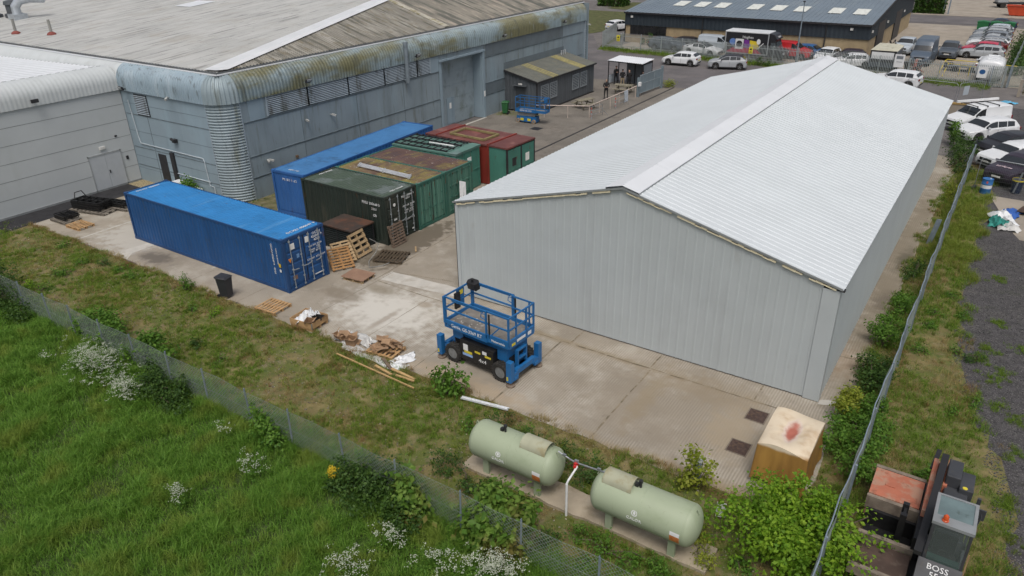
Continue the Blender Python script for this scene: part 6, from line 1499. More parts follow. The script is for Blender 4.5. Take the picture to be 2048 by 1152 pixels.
# ---------------------------------------------------------------- pallets, crates and rubbish
m_pal = pm('new_pallet_wood', (.4, .25, .12), .8, 0, .15, 4, [((.26, .15, .07), 6, .55, .7, (1, 4, 1), .6)])
m_pal2 = pm('tan_pallet_wood', (.36, .255, .14), .8, 0, .15, 4, [((.2, .13, .07), 5, .5, .7, (1, 4, 1), .6)])
m_pal3 = pm('old_pallet_wood', (.16, .115, .085), .85, 0, .2, 4, [((.09, .07, .055), 5, .5, .7, (1, 4, 1), .6)])
m_pal4 = pm('grey_pallet_wood', (.17, .15, .125), .85, 0, .2, 4, [((.09, .08, .065), 5, .5, .7, (1, 4, 1), .6)])
def pallet(lb, T, mm, L_=1.2, W_=1.0, n=7, gap=None):
    t = thing('pallet', lb, 'pallet', (0, 0, 0), 0, 'wooden pallets'); t.matrix_world = T
    mb = MB()
    for k in range(n): mb.box(-L_ / 2 + .05 + (L_ - .1) * k / (n - 1), 0, .133, L_ / n * .56, W_, .022)
    mb.build('top_boards', mm, t)
    mb = MB()
    for y in (-W_ / 2 + .06, 0, W_ / 2 - .06):
        mb.box(0, y, .112, L_, .1, .02); mb.box(0, y, .011, L_, .1, .022)
        for x in (-L_ / 2 + .07, 0, L_ / 2 - .07): mb.box(x, y, .062, .13, .1, .08)
    mb.build('bearers', mm, t)
    return t
def flat(x, y, rz, z=0): return Matrix.Translation((x, y, z)) @ Matrix.Rotation(rz, 4, 'Z')
def lean(x, y, z, dirx, tilt, rz=0): return Matrix.Translation((x, y, z)) @ Matrix.Rotation(rz, 4, 'Z') @ Matrix.Rotation(tilt, 4, 'Y')
pallet('pale new pallet lying flat on the concrete just in front of the blue container doors', flat(-6.12, -5.46, R(4)), m_pal, 1.2, 1.05, 7)
pallet('tan pallet lying flat beside the dark pallets near the white annexe', flat(-23.1, -4.72, R(3)), m_pal, 1.25, .95, 6)
pallet('old grey pallet under black metal grids, nearest the grass at the left', flat(-24.75, -4.65, R(2)), m_pal4, 1.5, 1.0)
pallet('old grey pallet under the tangle of black steel frames', flat(-24.9, -2.9, R(14)), m_pal4, 2.6, 1.15, 9)
pallet('old grey pallet with flat black frames, closest to the blue container end', flat(-24.3, -1.9, R(14)), m_pal4, 2.4, .9, 9)
pallet('pale pallet leaning steeply against the low black steel store', lean(-6.93, .72, .6, 1, R(66), R(5)), m_pal2, 1.2, 1.1, 5)
pallet('old brown pallet propped upright against the dark green container doors', lean(-6.24, 2.75, .56, 1, R(78), R(2)), m_pal3, 1.15, 1.05, 8)
pallet('orange brown pallet slumped against the blue container corner', lean(-6.75, -.75, .36, 1, R(38), R(-28)), pm('orange_pallet_wood', (.3, .16, .06), .8, 0, .15, 4), 1.2, 1.1, 8)
pallet('second slumped brown pallet lying over the orange brown one', lean(-6.95, -.35, .5, 1, R(44), R(-22)), m_pal2, 1.15, 1.0, 7)
pallet('dark wet pallet lying flat on the damp concrete by the upright brown pallet', flat(-5.25, 1.25, R(20)), pm('wet_wood', (.075, .055, .035), .6, 0, .2, 4), 1.5, 1.3, 9)
b = pallet('pallet beneath a pinkish brown plywood sheet by the blue container', flat(-5.05, -1.27, R(6)), m_pal2, 1.15, .9)
bd = thing('plywood_sheet', 'pinkish brown plywood sheet lying on a pallet by the container', 'sheet', (-5.05, -1.25, .165), R(6)); MB().bb(-.66, .62, -.52, .48, 0, .02).build('board', pm('plywood', (.25, .15, .1), .7, 0, .08, 2, [((.33, .22, .15), 2, .5, .7, (1, 1, 1), .5)]), bd)
m_blk = pm('black_steel', (.014, .014, .015), .5, .2, .3, 5)
for i, (x, y, rz, L_, W_, lb) in enumerate(((-24.75, -4.55, R(2), 1.05, .8, 'flat black metal grid stacked on the nearest grey pallet'), (-25.1, -2.85, R(14), 2.2, .9, 'jumble of black steel frames on the middle grey pallet'), (-24.4, -1.9, R(14), 2.1, .6, 'long flat black frame on the pallet near the blue container'))):
    t = thing('steel_rack', lb, 'rack', (x, y, .15), rz)
    for q in range(3 if i != 1 else 6):
        mb = MB(); z = .06 + q * .08; e = (q % 2) * .06
        for y_ in (-W_ / 2, 0, W_ / 2): mb.beam((-L_ / 2 + e, y_, z), (L_ / 2, y_ + e, z), .06, .06)
        for k in range(5): xk = -L_ / 2 + e + k * (L_ - e) / 4.2; mb.beam((xk, -W_ / 2, z + .03), (xk + e, W_ / 2, z + .03), .05, .04)
        mb.build('frame', m_blk, t)
    if i == 1:
        MB().tube([(-.9, -.3, .5), (-1.0, -.1, .85), (-.8, .2, .9), (-.6, .3, .5)], .03, 6).build('hose', m_blk, t)
# shallow crate with packaging
m_card = pm('cardboard', (.3, .19, .11), .85, 0, .1, 3, [((.4, .27, .17), 2, .5, .7, (1, 1, 1), .5)])
m_bagw = pm('white_plastic', (.66, .68, .7), .4, 0, .04, 3)
def rumple(nm, x, y, z, sx, sy, h, seed, mm, rz=0, parent=None, n=14):
    r = random.Random(seed); ph = [r.uniform(0, 6) for _ in range(8)]; rows = []
    for i in range(n + 1):
        row = []
        for j in range(n + 1):
            u, v = i / n * 2 - 1, j / n * 2 - 1
            e = max(0, 1 - (u * u + v * v) * .62)
            edge = 1 + .18 * math.sin(math.atan2(v, u) * 3 + ph[6]) + .1 * math.sin(math.atan2(v, u) * 7 + ph[7])
            hh = h * (e ** .6) * (.55 + .25 * math.sin(u * 4 + ph[0] + v * 2) + .2 * math.sin(v * 6 + ph[1] - u * 3) + .14 * math.sin((u + v) * 11 + ph[2]) + .1 * math.sin((u - v) * 15 + ph[3]))
            row.append((u * sx / 2 * edge, v * sy / 2 * edge, max(.004, hh)))
        rows.append(row)
    mb = MB(); mb.grid(rows)
    o = mb.build(nm, mm, parent, smooth=45); o.location = (x, y, z); o.rotation_euler = (0, 0, rz)
    return o
t = thing('pallet_crate', 'shallow wooden pallet crate holding white sheeting and cardboard', 'crate', (-3.66, -5.6, 0), R(5))
mb = MB()
for y in (-.48, .48): mb.box(0, y, .27, 1.2, .025, .26)
for x in (-.59, .59): mb.box(x, 0, .27, .025, .95, .26)
P('crate_side', mb, m_pal)
mb = MB(); mb.box(0, 0, .13, 1.18, .95, .02)
for y in (-.42, 0, .42): mb.box(0, y, .06, 1.18, .1, .1)
P('crate_base', mb, m_pal); MB().box(.6, -.49, .27, .03, .04, .27).build('corner_plate', m_steel, t)
tag(rumple('plastic_sheet', -3.85, -5.65, .16, .75, .85, .42, 3, m_bagw), 'crumpled white sheeting inside the shallow pallet crate', 'sheeting'); tag(rumple('plastic_sheet', -3.75, -5.3, .2, .5, .4, .42, 5, m_bagw), 'white bag bulging at the back of the pallet crate', 'sheeting')
def cbox(lb, x, y, z, sx, sy, sz, rz, tilt, mm=m_card, cat='box', nm='cardboard_box'):
    t = thing(nm, lb, cat, (x, y, z), 0); t.rotation_euler = (tilt, 0, rz)
    mb = MB(); th = .008
    for a in (-1, 1): mb.box(a * sx / 2, 0, sz / 2, th, sy, sz); mb.box(0, a * sy / 2, sz / 2, sx, th, sz)
    mb.box(0, 0, .005, sx, sy, .01); mb.build('body', mm, t)
    mb = MB(); mb.beam((-sx / 2, sy / 2, sz), (-sx / 2, sy / 2 + .14, sz + .1), sx * .05, .006); mb.add([(-sx / 2, -sy / 2, sz), (sx / 2, -sy / 2, sz), (sx / 2, -sy / 2 - .12, sz + .1), (-sx / 2, -sy / 2 - .12, sz + .1), (sx / 2, sy / 2, sz), (sx / 2 + .12, sy / 2, sz + .08), (sx / 2 + .12, -sy / 2, sz + .08)], [(0, 1, 2, 3), (1, 4, 5, 6)]); mb.build('flap', mm, t)
    return t
cbox('open cardboard box at the front corner inside the pallet crate', -3.3, -5.85, .18, .35, .3, .3, R(20), .2)
cbox('black plastic tray at the right side inside the pallet crate', -3.3, -5.4, .28, .42, .36, .12, R(15), -.15, m_plast, 'tray', 'plastic_tray')
# strewn packaging
pt_ = pallet('tan pallet half buried under torn cardboard near the scissor lift', flat(.55, -5.52, R(6)), m_pal, 1.25, .95)
rr_ = random.Random(11)
def card(lb, x, y, z, sx, sy, rz, t1, t2, mm=m_card, grp='torn cardboard pieces'):
    mb = MB(); mb.add([(-sx / 2, -sy / 2, 0), (0, -sy / 2, .03), (sx / 2, -sy / 2, .0), (-sx / 2, sy / 2, 0), (0, sy / 2, .03), (sx / 2, sy / 2, 0), (-sx / 2, -sy / 2, .008), (0, -sy / 2, .038), (sx / 2, -sy / 2, .008), (-sx / 2, sy / 2, .008), (0, sy / 2, .038), (sx / 2, sy / 2, .008)],
                      [(0, 3, 4, 1), (1, 4, 5, 2), (6, 7, 10, 9), (7, 8, 11, 10), (0, 1, 7, 6), (1, 2, 8, 7), (3, 9, 10, 4), (4, 10, 11, 5), (0, 6, 9, 3), (2, 5, 11, 8)])
    o = mb.build('cardboard_piece', mm); o.location = (x, y, z); o.rotation_euler = (t1, t2, rz); tag(o, lb, 'cardboard', grp); return o
for k in range(26):
    card('torn brown cardboard piece heaped on the pallet near the scissor lift', .55 + rr_.uniform(-.5, .5), -5.5 + rr_.uniform(-.38, .4), .2 + rr_.uniform(0, .22), rr_.uniform(.22, .5), rr_.uniform(.14, .32), rr_.uniform(0, 6), rr_.uniform(-.7, .7), rr_.uniform(-.7, .7), grp='cardboard heaped on the pallet')
for k in range(14):
    card('torn cardboard piece strewn with plastic wrap between crate and pallet', -1.3 + rr_.uniform(-.5, .55), -5.72 + rr_.uniform(-.25, .3), .1 + rr_.uniform(0, .15), rr_.uniform(.2, .5), rr_.uniform(.12, .3), rr_.uniform(0, 6), rr_.uniform(-.6, .6), rr_.uniform(-.6, .6), grp='cardboard strewn on plastic')
cbox('long cardboard box with dark ends among the strewn packaging', -1.65, -5.85, .12, .5, .2, .16, R(-10), .1)
cbox('upright open cardboard box among the strewn packaging', -.95, -5.85, .05, .4, .3, .3, R(8), .15)
for i, (x, y, sx, sy, h, lb) in enumerate(((-1.3, -5.55, 1.3, .9, .16, 'large clear white plastic wrap spread under the cardboard by the grass edge'), (-.55, -5.45, .6, .5, .28, 'puffed clear plastic bag between the two cardboard heaps'), (-.6, -6.1, .9, .45, .1, 'white plastic sheet crumpled along the grass edge below the cardboard'), (.5, -6.15, 1.3, .4, .07, 'flat clear plastic sheet under the front of the loaded pallet'))):
    tag(rumple('plastic_sheet', x, y, .004, sx, sy, h, 20 + i, pm('clear_plastic', (.5, .5, .49), .35, 0, .1, 4)), lb, 'sheeting')
tag(rumple('plastic_bag', 1.55, -5.6, .004, .55, .95, .2, 31, m_bagw, R(-20)), 'long white plastic bag beside the loaded pallet', 'bag'); tag(rumple('plastic_bag', 1.62, -6.1, .004, .7, .5, .14, 32, m_bagw, R(10)), 'white plastic bag lying at the grass edge below the long white bag', 'bag')
m_lath = pm('new_timber', (.44, .29, .13), .8, 0, .12, 4)
for p0, p1, wd, lb in (((-.89, -6.76), (3.19, -6.95), .05, 'very long thin timber batten lying in the weeds'), ((.97, -6.58), (1.9, -6.72), .09, 'short timber plank beside the long batten, nearer the pallet'), ((1.66, -6.42), (2.84, -6.5), .1, 'thick timber plank lying furthest from the fence'), ((2.08, -6.66), (2.9, -6.6), .07, 'short pale timber batten between the plank and the long batten'), ((.87, -6.05), (1.67, -6.45), .12, 'dark brown board slanting from the grass toward the planks')):
    mb = MB(); mb.beam((p0[0], p0[1], .09), (p1[0], p1[1], .08), wd, .05); tag(mb.build('timber', m_pal3 if 'dark' in lb else m_lath), lb, 'timber', 'loose timbers in the weeds')
mb = MB(); mb.beam((4.99, -6.5, .1), (6.77, -6.2, .1), .16, .03); mb.beam((5.02, -6.57, .13), (6.8, -6.27, .13), .02, .06); tag(mb.build('trim_strip', m_flash), 'white metal trim strip lying in the weeds beside the concrete edge', 'trim')
mb = MB(); mb.beam((-5.1, 2.9, .05), (-4.7, 2.45, .05), .08, .05); tag(mb.build('timber', m_pal2), 'short timber offcut on the damp concrete by the upright brown pallet', 'timber', 'loose timbers in the weeds')
mb = MB(); mb.beam((-.9, 3.0, .03), (-.6, 3.25, .03), .08, .04); tag(mb.build('timber', m_lath), 'tiny yellow timber offcut beside the left shed wall', 'timber')
mb = MB(); mb.tube([(-5.75, 7.7, .0), (-5.95, 8.1, 1.1), (-5.9, 8.2, 1.6)], .03, 6); mb.beam((-5.7, 7.8, .02), (-6.3, 8.6, 1.7), .5, .04, up=(1, 0, .3)); tag(mb.build('leaning_board', m_white_txt), 'white boards leaning against the gridded green container doors', 'board')
mb = MB(); pts = [(-6.3, .9, .95), (-6.1, 1.3, .6), (-6.15, 1.1, .2), (-5.9, .3, .04), (-5.4, -.2, .03), (-5.0, .3, .03), (-4.9, 1.2, .03)]; mb.tube(pts, .02, 6); tag(mb.build('hose', pm('grey_hose', (.25, .25, .24), .6)), 'thin grey hose trailing round the leaning pallet', 'hose')
# manholes
m_man = pm('rusty_manhole', (.07, .045, .038), .8, .2, .25, 8, [((.13, .08, .05), 8, .5, .65, (1, 1, 1), .7)], bump=.5, bscale=50)
for x, y, lb in ((13.96, -1.93, 'rusty rectangular manhole cover nearer the shed corner'), (13.98, -3.86, 'rusty rectangular manhole cover nearer the covered crate')):
    t = thing('manhole_cover', lb, 'manhole', (x, y, 0), 0, 'rusty manhole covers'); MB().bb(-.3, .3, -.32, .32, .004, .014).build('lid', m_man, t); mb = MB(); mb.bb(-.34, .34, -.36, -.32, .002, .012); mb.bb(-.34, .34, .32, .36, .002, .012); mb.bb(-.34, -.3, -.32, .32, .002, .012); mb.bb(.3, .34, -.32, .32, .002, .012); mb.build('frame', pm('manhole_frame', (.17, .14, .11), .8), t)
t = thing('manhole_cover', 'dark square drain grate in the old tarmac before the small lift', 'manhole', (-12.3, 26.1, 0)); MB().bb(-.4, .4, -.4, .4, .006, .02).build('lid', m_dark, t)
# covered crate
t = thing('covered_crate', 'tall crate under a stained cream and ochre cover beside the leafy bush', 'crate', (15.5, -4.15, 0), R(0))
m_cover = NT('ochre_cover')
geo = m_cover.n.new('ShaderNodeNewGeometry'); sx_ = m_cover.n.new('ShaderNodeSeparateXYZ'); m_cover.lk(m_cover.tc, sx_.inputs[0])
c_side = m_cover.mix(m_cover.rng(m_cover.noise(1.5, 5, m_cover.mapping((1, 1, .3))), .35, .65), (.36, .2, .045), (.25, .13, .03))
c_top = m_cover.mix(m_cover.rng(m_cover.noise(1.6, 5), .45, .7), (.62, .53, .40), (.5, .38, .25))
c = m_cover.mix(m_cover.rng(m_cover.math('ADD', sx_.outputs[2], m_cover.math('MULTIPLY', m_cover.noise(3, 4), .12)), 1.4, 1.5), c_side, c_top)
v = m_cover.mapping((1 / .2, 1 / .52, 0), rot=(0, 0, .12), loc=(-.0, .02, 0)); ln_ = m_cover.n.new('ShaderNodeVectorMath'); ln_.operation = 'LENGTH'; m_cover.lk(v, ln_.inputs[0])
dd_ = m_cover.math('ADD', ln_.outputs['Value'], m_cover.math('MULTIPLY', m_cover.math('SUBTRACT', m_cover.noise(4, 4), .5), 1.0))
c = m_cover.mix(m_cover.math('MULTIPLY', m_cover.rng(dd_, 1.15, 1.35, 1, 0), m_cover.rng(sx_.outputs[2], 1.3, 1.35)), c, (.6, .5, .42)); c = m_cover.mix(m_cover.math('MULTIPLY', m_cover.rng(dd_, .5, 1.15, 1, 0), m_cover.rng(sx_.outputs[2], 1.3, 1.35)), c, (.38, .12, .085))
mc = m_cover.fin(c, .7)
N_ = 26
def cov(u, v):   # dented top with folds
    x = (u - .5) * 1.42; y = (v - .5) * 2.02
    e = min(u, 1 - u, v, 1 - v)
    z = 1.52 - .13 * math.exp(-((x / .3) ** 2 + (y / .55) ** 2)) + .022 * math.sin(8 * u + 3 * v) * min(1, e * 6) + .02 * math.sin(math.atan2(y, x) * 9) * min(1, e * 5) * math.exp(-((x / .5) ** 2 + (y / .8) ** 2)) - .09 * (4 * (u - .5) ** 2 * 4 * (v - .5) ** 2) + .05 * max(0, 1 - e * 4) * math.sin(5 * (u - v))
    return (x, y, z - .03 * max(0, 1 - e * 12))
mb = MB(); mb.grid([[cov(i / N_, j / N_) for j in range(N_ + 1)] for i in range(N_ + 1)])
per = [(i / N_, 0) for i in range(N_)] + [(1, j / N_) for j in range(N_)] + [(1 - i / N_, 1) for i in range(N_)] + [(0, 1 - j / N_) for j in range(N_)]
rows = []
for k in range(9):
    row = []
    for i, (u, v) in enumerate(per):
        x, y, z = cov(u, v); q = k / 8; fl = 1 + .07 * q + .05 * q * math.sin(i * .55) + .03 * math.sin(i * 1.3 + 1) * q
        cr = 1 if k else 1
        row.append((x * fl, y * fl, z * (1 - q) + q * (.16 + .12 * math.sin(i * .4))))
    rows.append(row)
mb.grid(rows, closed=True); mb.build('cover', mc, t, smooth='all'); MB().bb(-.66, .66, -.95, .95, 0, 1.2).build('crate_body', m_pal3, t)
# odds and ends at the right
t = thing('oil_drum', 'blue and white banded oil drum with a red mark by the mesh panel', 'drum', (18.55, 26.95, 0))
m_drum = pm('drum_blue', (.03, .14, .36), .45, 0, .08, 3)
MB().lathe([(.285, 0), (.29, .02), (.285, .28), (.298, .3), (.285, .32), (.285, .56), (.298, .58), (.285, .6), (.285, .86), (.293, .88), (.28, .88), (.275, .86), (0.001, .86)], 24).build('body', m_drum, t, smooth=40)
MB().lathe([(.2885, .33), (.2885, .53)], 24, caps=False).build('white_band', m_bagw, t); MB().cyl((.12, .1, .86), (.12, .1, .9), .04).build('bung', m_bagw, t); MB().box(.0, -.29, .72, .09, .012, .12).build('mark', m_band, t)
t = thing('waste_bin', 'dark blue bin with yellow rim and a metal bar across it by the mesh panel', 'bin', (20.05, 27.9, 0)); mb = MB(); mb.lathe([(.25, 0), (.32, .8)], 18); mb.build('body', PAINT['dblue'], t); MB().lathe([(.33, .74), (.33, .82)], 18, caps=False).build('rim', m_yel, t); MB().beam((-.1, -.42, .1), (.1, -.2, 1.3), .1, .03).build('bar', m_steel, t)
tag(rumple('tarpaulin', 19.95, 23.6, .01, 1.0, 1.5, .3, 41, pm('tarp_blue', (.03, .1, .36), .45, 0, .12, 3), R(-20)), 'crumpled bright blue tarpaulin on the concrete slab at the right', 'tarpaulin'); tag(rumple('rubble_bag', 19.65, 22.6, .01, 1.0, 1.6, .5, 42, m_bagw, R(25)), 'big white rubble bag lying between the blue tarpaulin and teal netting', 'bag'); tag(rumple('rubble_bag', 20.05, 21.2, .01, .9, .9, .35, 43, pm('grey_bag', (.5, .5, .49), .6)), 'greyish white rubble bag in front of the teal netting', 'bag'); tag(rumple('netting', 19.55, 21.5, .02, .9, .9, .55, 44, pm('net_teal', (.02, .2, .17), .7, 0, .3, 9)), 'heap of teal netting among the white rubble bags', 'netting')
mb = MB(); mb.beam((20.4, 24.6, .12), (22.6, 24.2, .14), 1.6, .03, up=(0, .1, 1)); mb.beam((20.9, 23.8, .16), (21.0, 22.6, .1), .25, .04); tag(mb.build('steel_plate', pm('rusted_plate', (.06, .035, .025), .8, 0, .2, 3)), 'rusty dark steel plates on the slab behind the rubble bags', 'plate')
tag(rumple('tarpaulin', 18.4, 53.8, .01, 1.2, .6, .2, 45, pm('tarp_sky', (.08, .32, .5), .5)), 'small sky blue tarpaulin scrap on the tarmac below the mesh fence end', 'tarpaulin')
# white tanker, yellow rails, far bins and skip
t = thing('tank_trailer', 'white rounded tank trailer behind the right end of the palisade', 'tank', (16.2, 62.0, 0))
rows = []
for y, s in ((0, .75), (.15, .95), (.4, 1), (3.2, 1), (3.6, .93), (3.75, .7)):
    rows.append([(1.15 * s * math.copysign(abs(math.cos(a)) ** .6, math.cos(a)), y, 1.2 + .95 * s * math.copysign(abs(math.sin(a)) ** .6, math.sin(a))) for a in [2 * math.pi * k / 28 for k in range(28)]])
mb = MB(); mb.grid(rows, closed=True); mb.f += [list(range(27, -1, -1)), [len(rows) * 28 - 28 + k for k in range(28)]]; mb.m += [0, 0]; mb.build('vessel', PAINT['white'], t, smooth=50)
for y in (.8, 1.9, 3.0): MB().bb(-.5, .5, y - .22, y + .3, 2.13, 2.22).build('hatch', m_bagw, t, bevel=.03)
for x in (-.9, .9): MB().lathe([(.001, -.1), (.3, -.1), (.3, .1), (.001, .1)], 16, 0, Matrix.Translation((x, 1.9, .3)), 'x').build('wheel', m_tyre, t)
t = thing('yellow_rail', 'yellow tubular rail frame behind the palisade beside the tank trailer', 'rail', (0, 0, 0)); m_yr = pm('rail_yellow', (.55, .42, .04), .55)
for pts in ([(11.9, 62.6, .2), (12.0, 66.5, 1.15), (12.1, 67.0, 1.2), (14.9, 66.6, 1.2)], [(12.3, 62.9, .2), (12.4, 65.8, 1.0), (14.9, 65.2, .95)], [(12.0, 66.5, 1.15), (12.4, 65.8, 1.0)], [(13.5, 65.6, .0), (13.5, 65.6, .98)], [(17.3, 66, 1.2), (18.3, 65.8, 1.2)], [(14.4, 65.3, .0), (14.4, 65.3, .98)]): MB().tube(pts, .04, 6).build('rail', m_yr, t)
t = thing('flat_trailer', 'low flatbed trailer with a grey bed behind the yellow rail', 'trailer', (13.6, 68.0, 0)); MB().bb(-1.3, 1.4, -.7, .8, .45, .55).build('bed', PAINT['grey'], t); MB().bb(-1.7, -.9, -.5, .5, .3, .7).build('toolbox', m_plast, t)
for x in (-.6, .8): MB().lathe([(.001, -.1), (.3, -.1), (.3, .1), (.001, .1)], 16, 0, Matrix.Translation((x, -.75, .3)), 'y').build('wheel', m_tyre, t)
m_gbin = pm('container_green', (.015, .14, .05), .5, 0, .1, 2)
for x, lb in ((12.95, 'left most of three large green waste containers at the far end'), (14.5, 'middle one of three large green waste containers at the far end'), (16.0, 'rightmost of three large green waste containers at the far end')):
    t = thing('waste_container', lb, 'bin', (x, 101.3, 0), 0, 'green waste containers'); mb = MB(); mb.grid([[(-.6, -.45, .15), (.6, -.45, .15), (.6, .45, .15), (-.6, .45, .15)], [(-.7, -.55, 1.1), (.7, -.55, 1.1), (.7, .55, 1.1), (-.7, .55, 1.1)]], closed=True); mb.build('body', m_gbin, t); mb = MB(); mb.side([(-.72, 1.1), (.72, 1.1), (.72, 1.2), (0, 1.3), (-.72, 1.2)], -.58, .58); mb.build('lid', m_gbin, t)
t = thing('skip', 'orange red open skip by the far road at the top right', 'skip', (16.4, 121.5, 0)); mb = MB(); mb.grid([[(-1.2, -.8, .1), (1.2, -.8, .1), (1.2, .8, .1), (-1.2, .8, .1)], [(-1.8, -.95, 1.5), (1.8, -.95, 1.5), (1.8, .95, 1.5), (-1.8, .95, 1.5)]], closed=True); mb.add([(-1.2, -.8, .12), (1.2, -.8, .12), (1.2, .8, .12), (-1.2, .8, .12)], [(0, 1, 2, 3)]); mb.build('body', pm('skip_orange', (.48, .06, .02), .6, 0, .1, 1), t)
mb = MB(); mb.bb(-1.9, 1.9, -1.0, -.9, 1.42, 1.52); mb.build('rim', pm('skip_rim', (.35, .05, .02), .6), t)
t = thing('parked_lorry', 'dark flatbed lorry with a silver tank at the top right edge', 'lorry', (15.3, 133.5, 0), R(20)); MB().bb(-3, 3, -1, 1, .6, .8).build('bed', m_plast, t); MB().bb(-2.9, -1.3, -.9, .9, .8, 2.2).build('cab', PAINT['silver'], t, bevel=.1)
for x in (-2, 1.8): 
    for y in (-.9, .9): MB().lathe([(.001, -.13), (.42, -.13), (.42, .13), (.001, .13)], 16, 0, Matrix.Translation((x, y, .42)), 'y').build('wheel', m_tyre, t)
for x, lb in ((6.2, 'grey steel gate post at the left of the far yard entrance'), (6.95, 'grey steel gate post with a white cap at the far yard entrance')):
    t = thing('gate_post', lb, 'post', (x, 119.2, 0)); MB().box(0, 0, 1.2, .2, .2, 2.4).build('shaft', m_post, t); MB().box(0, 0, 2.45, .26, .26, .1).build('cap', m_flash, t)
t = thing('rubbish_heap', 'tangle of rusty frames and red panels beside the workshop door', 'scrap', (5.3, 79.6, 0))
for k in range(7): MB().beam((rr_.uniform(-.6, .5), rr_.uniform(-.8, .8), .1), (rr_.uniform(-.6, .6), rr_.uniform(-.8, .8), rr_.uniform(.6, 1.3)), .1, .08).build('frame', rr_.choice([m_blk, PAINT['maroon'], m_blk]), t)
t = thing('rubbish_heap', 'rusty metal scrap heaped behind the palisade next to the tall van', 'scrap', (9.4, 65.5, 0))
for k in range(9): MB().beam((rr_.uniform(-.9, 1.2), rr_.uniform(-.8, .8), .1), (rr_.uniform(-.9, 1.3), rr_.uniform(-.8, .8), rr_.uniform(.5, 1.2)), rr_.uniform(.1, .5), .06).build('panel', rr_.choice([m_blk, pm('rust_red_panel', (.2, .06, .04), .8), PAINT['dgrey']]), t)
t = thing('timber_gate', 'weathered timber gate with a concrete post at the right edge below the mesh fence', 'gate', (19.0, 57.0, 0)); MB().bb(-.12, .12, -.12, .12, 0, 1.5).build('gate_post', m_apron, t); mb = MB(); mb.beam((.2, 0, .9), (2.6, 0, .9), .06, .12); mb.beam((.2, 0, .4), (2.6, 0, .4), .06, .12); mb.beam((.3, 0, .2), (.3, 0, 1.1), .06, .1); mb.build('rail', m_tim, t)
t = thing('yellow_machine', 'yellow machine parts behind the timber gate at the right edge', 'machine', (20.2, 59.5, 0)); MB().bb(-.7, .9, -.6, .6, .2, .7).build('body', m_yr, t); MB().beam((-.6, 0, .6), (.3, 0, 1.3), .2, .2).build('arm', m_yr, t)
t = thing('low_wall', 'short concrete block wall topped with yellow timber behind the roof rack van', 'wall', (15.2, 46.6, 0), R(4)); MB().bb(-.8, 2.6, -.1, .1, 0, .95).build('block_wall', m_apron, t); MB().bb(-.8, 2.7, -.14, .14, .95, 1.08).build('coping', pm('yellow_timber', (.3, .2, .07), .8), t)
mb = MB(); mb.lathe([(.09, 0), (.1, 1.0)], 10); t = thing('marker_post', 'short grey steel post among yellow green leaves at the concrete edge', 'post', (13.5, -6.2, 0)); mb = MB(); mb.box(0, 0, .45, .16, .16, .9); mb.build('shaft', m_post, t); MB().box(0, 0, .93, .18, .18, .06).build('cap', m_flash, t)
t = thing('white_board', 'small white plastic board standing in the weeds left of the leafy bush', 'board', (14.55, -7.2, 0), R(15)); MB().beam((0, 0, .1), (0, .05, .55), .26, .03, up=(0, 1, 0)).build('sheet', m_bagw, t)
t = thing('air_unit', 'pale air conditioning box behind the blue container by the warehouse wall', 'air unit', (-22.9, 1.65, 0)); MB().bb(-.6, .6, -.3, .3, 0, .8).build('casing', m_flash, t); MB().bb(.75, 1.7, -.3, .3, 0, .6).build('casing', m_flash, t)
rb = random.Random(77)

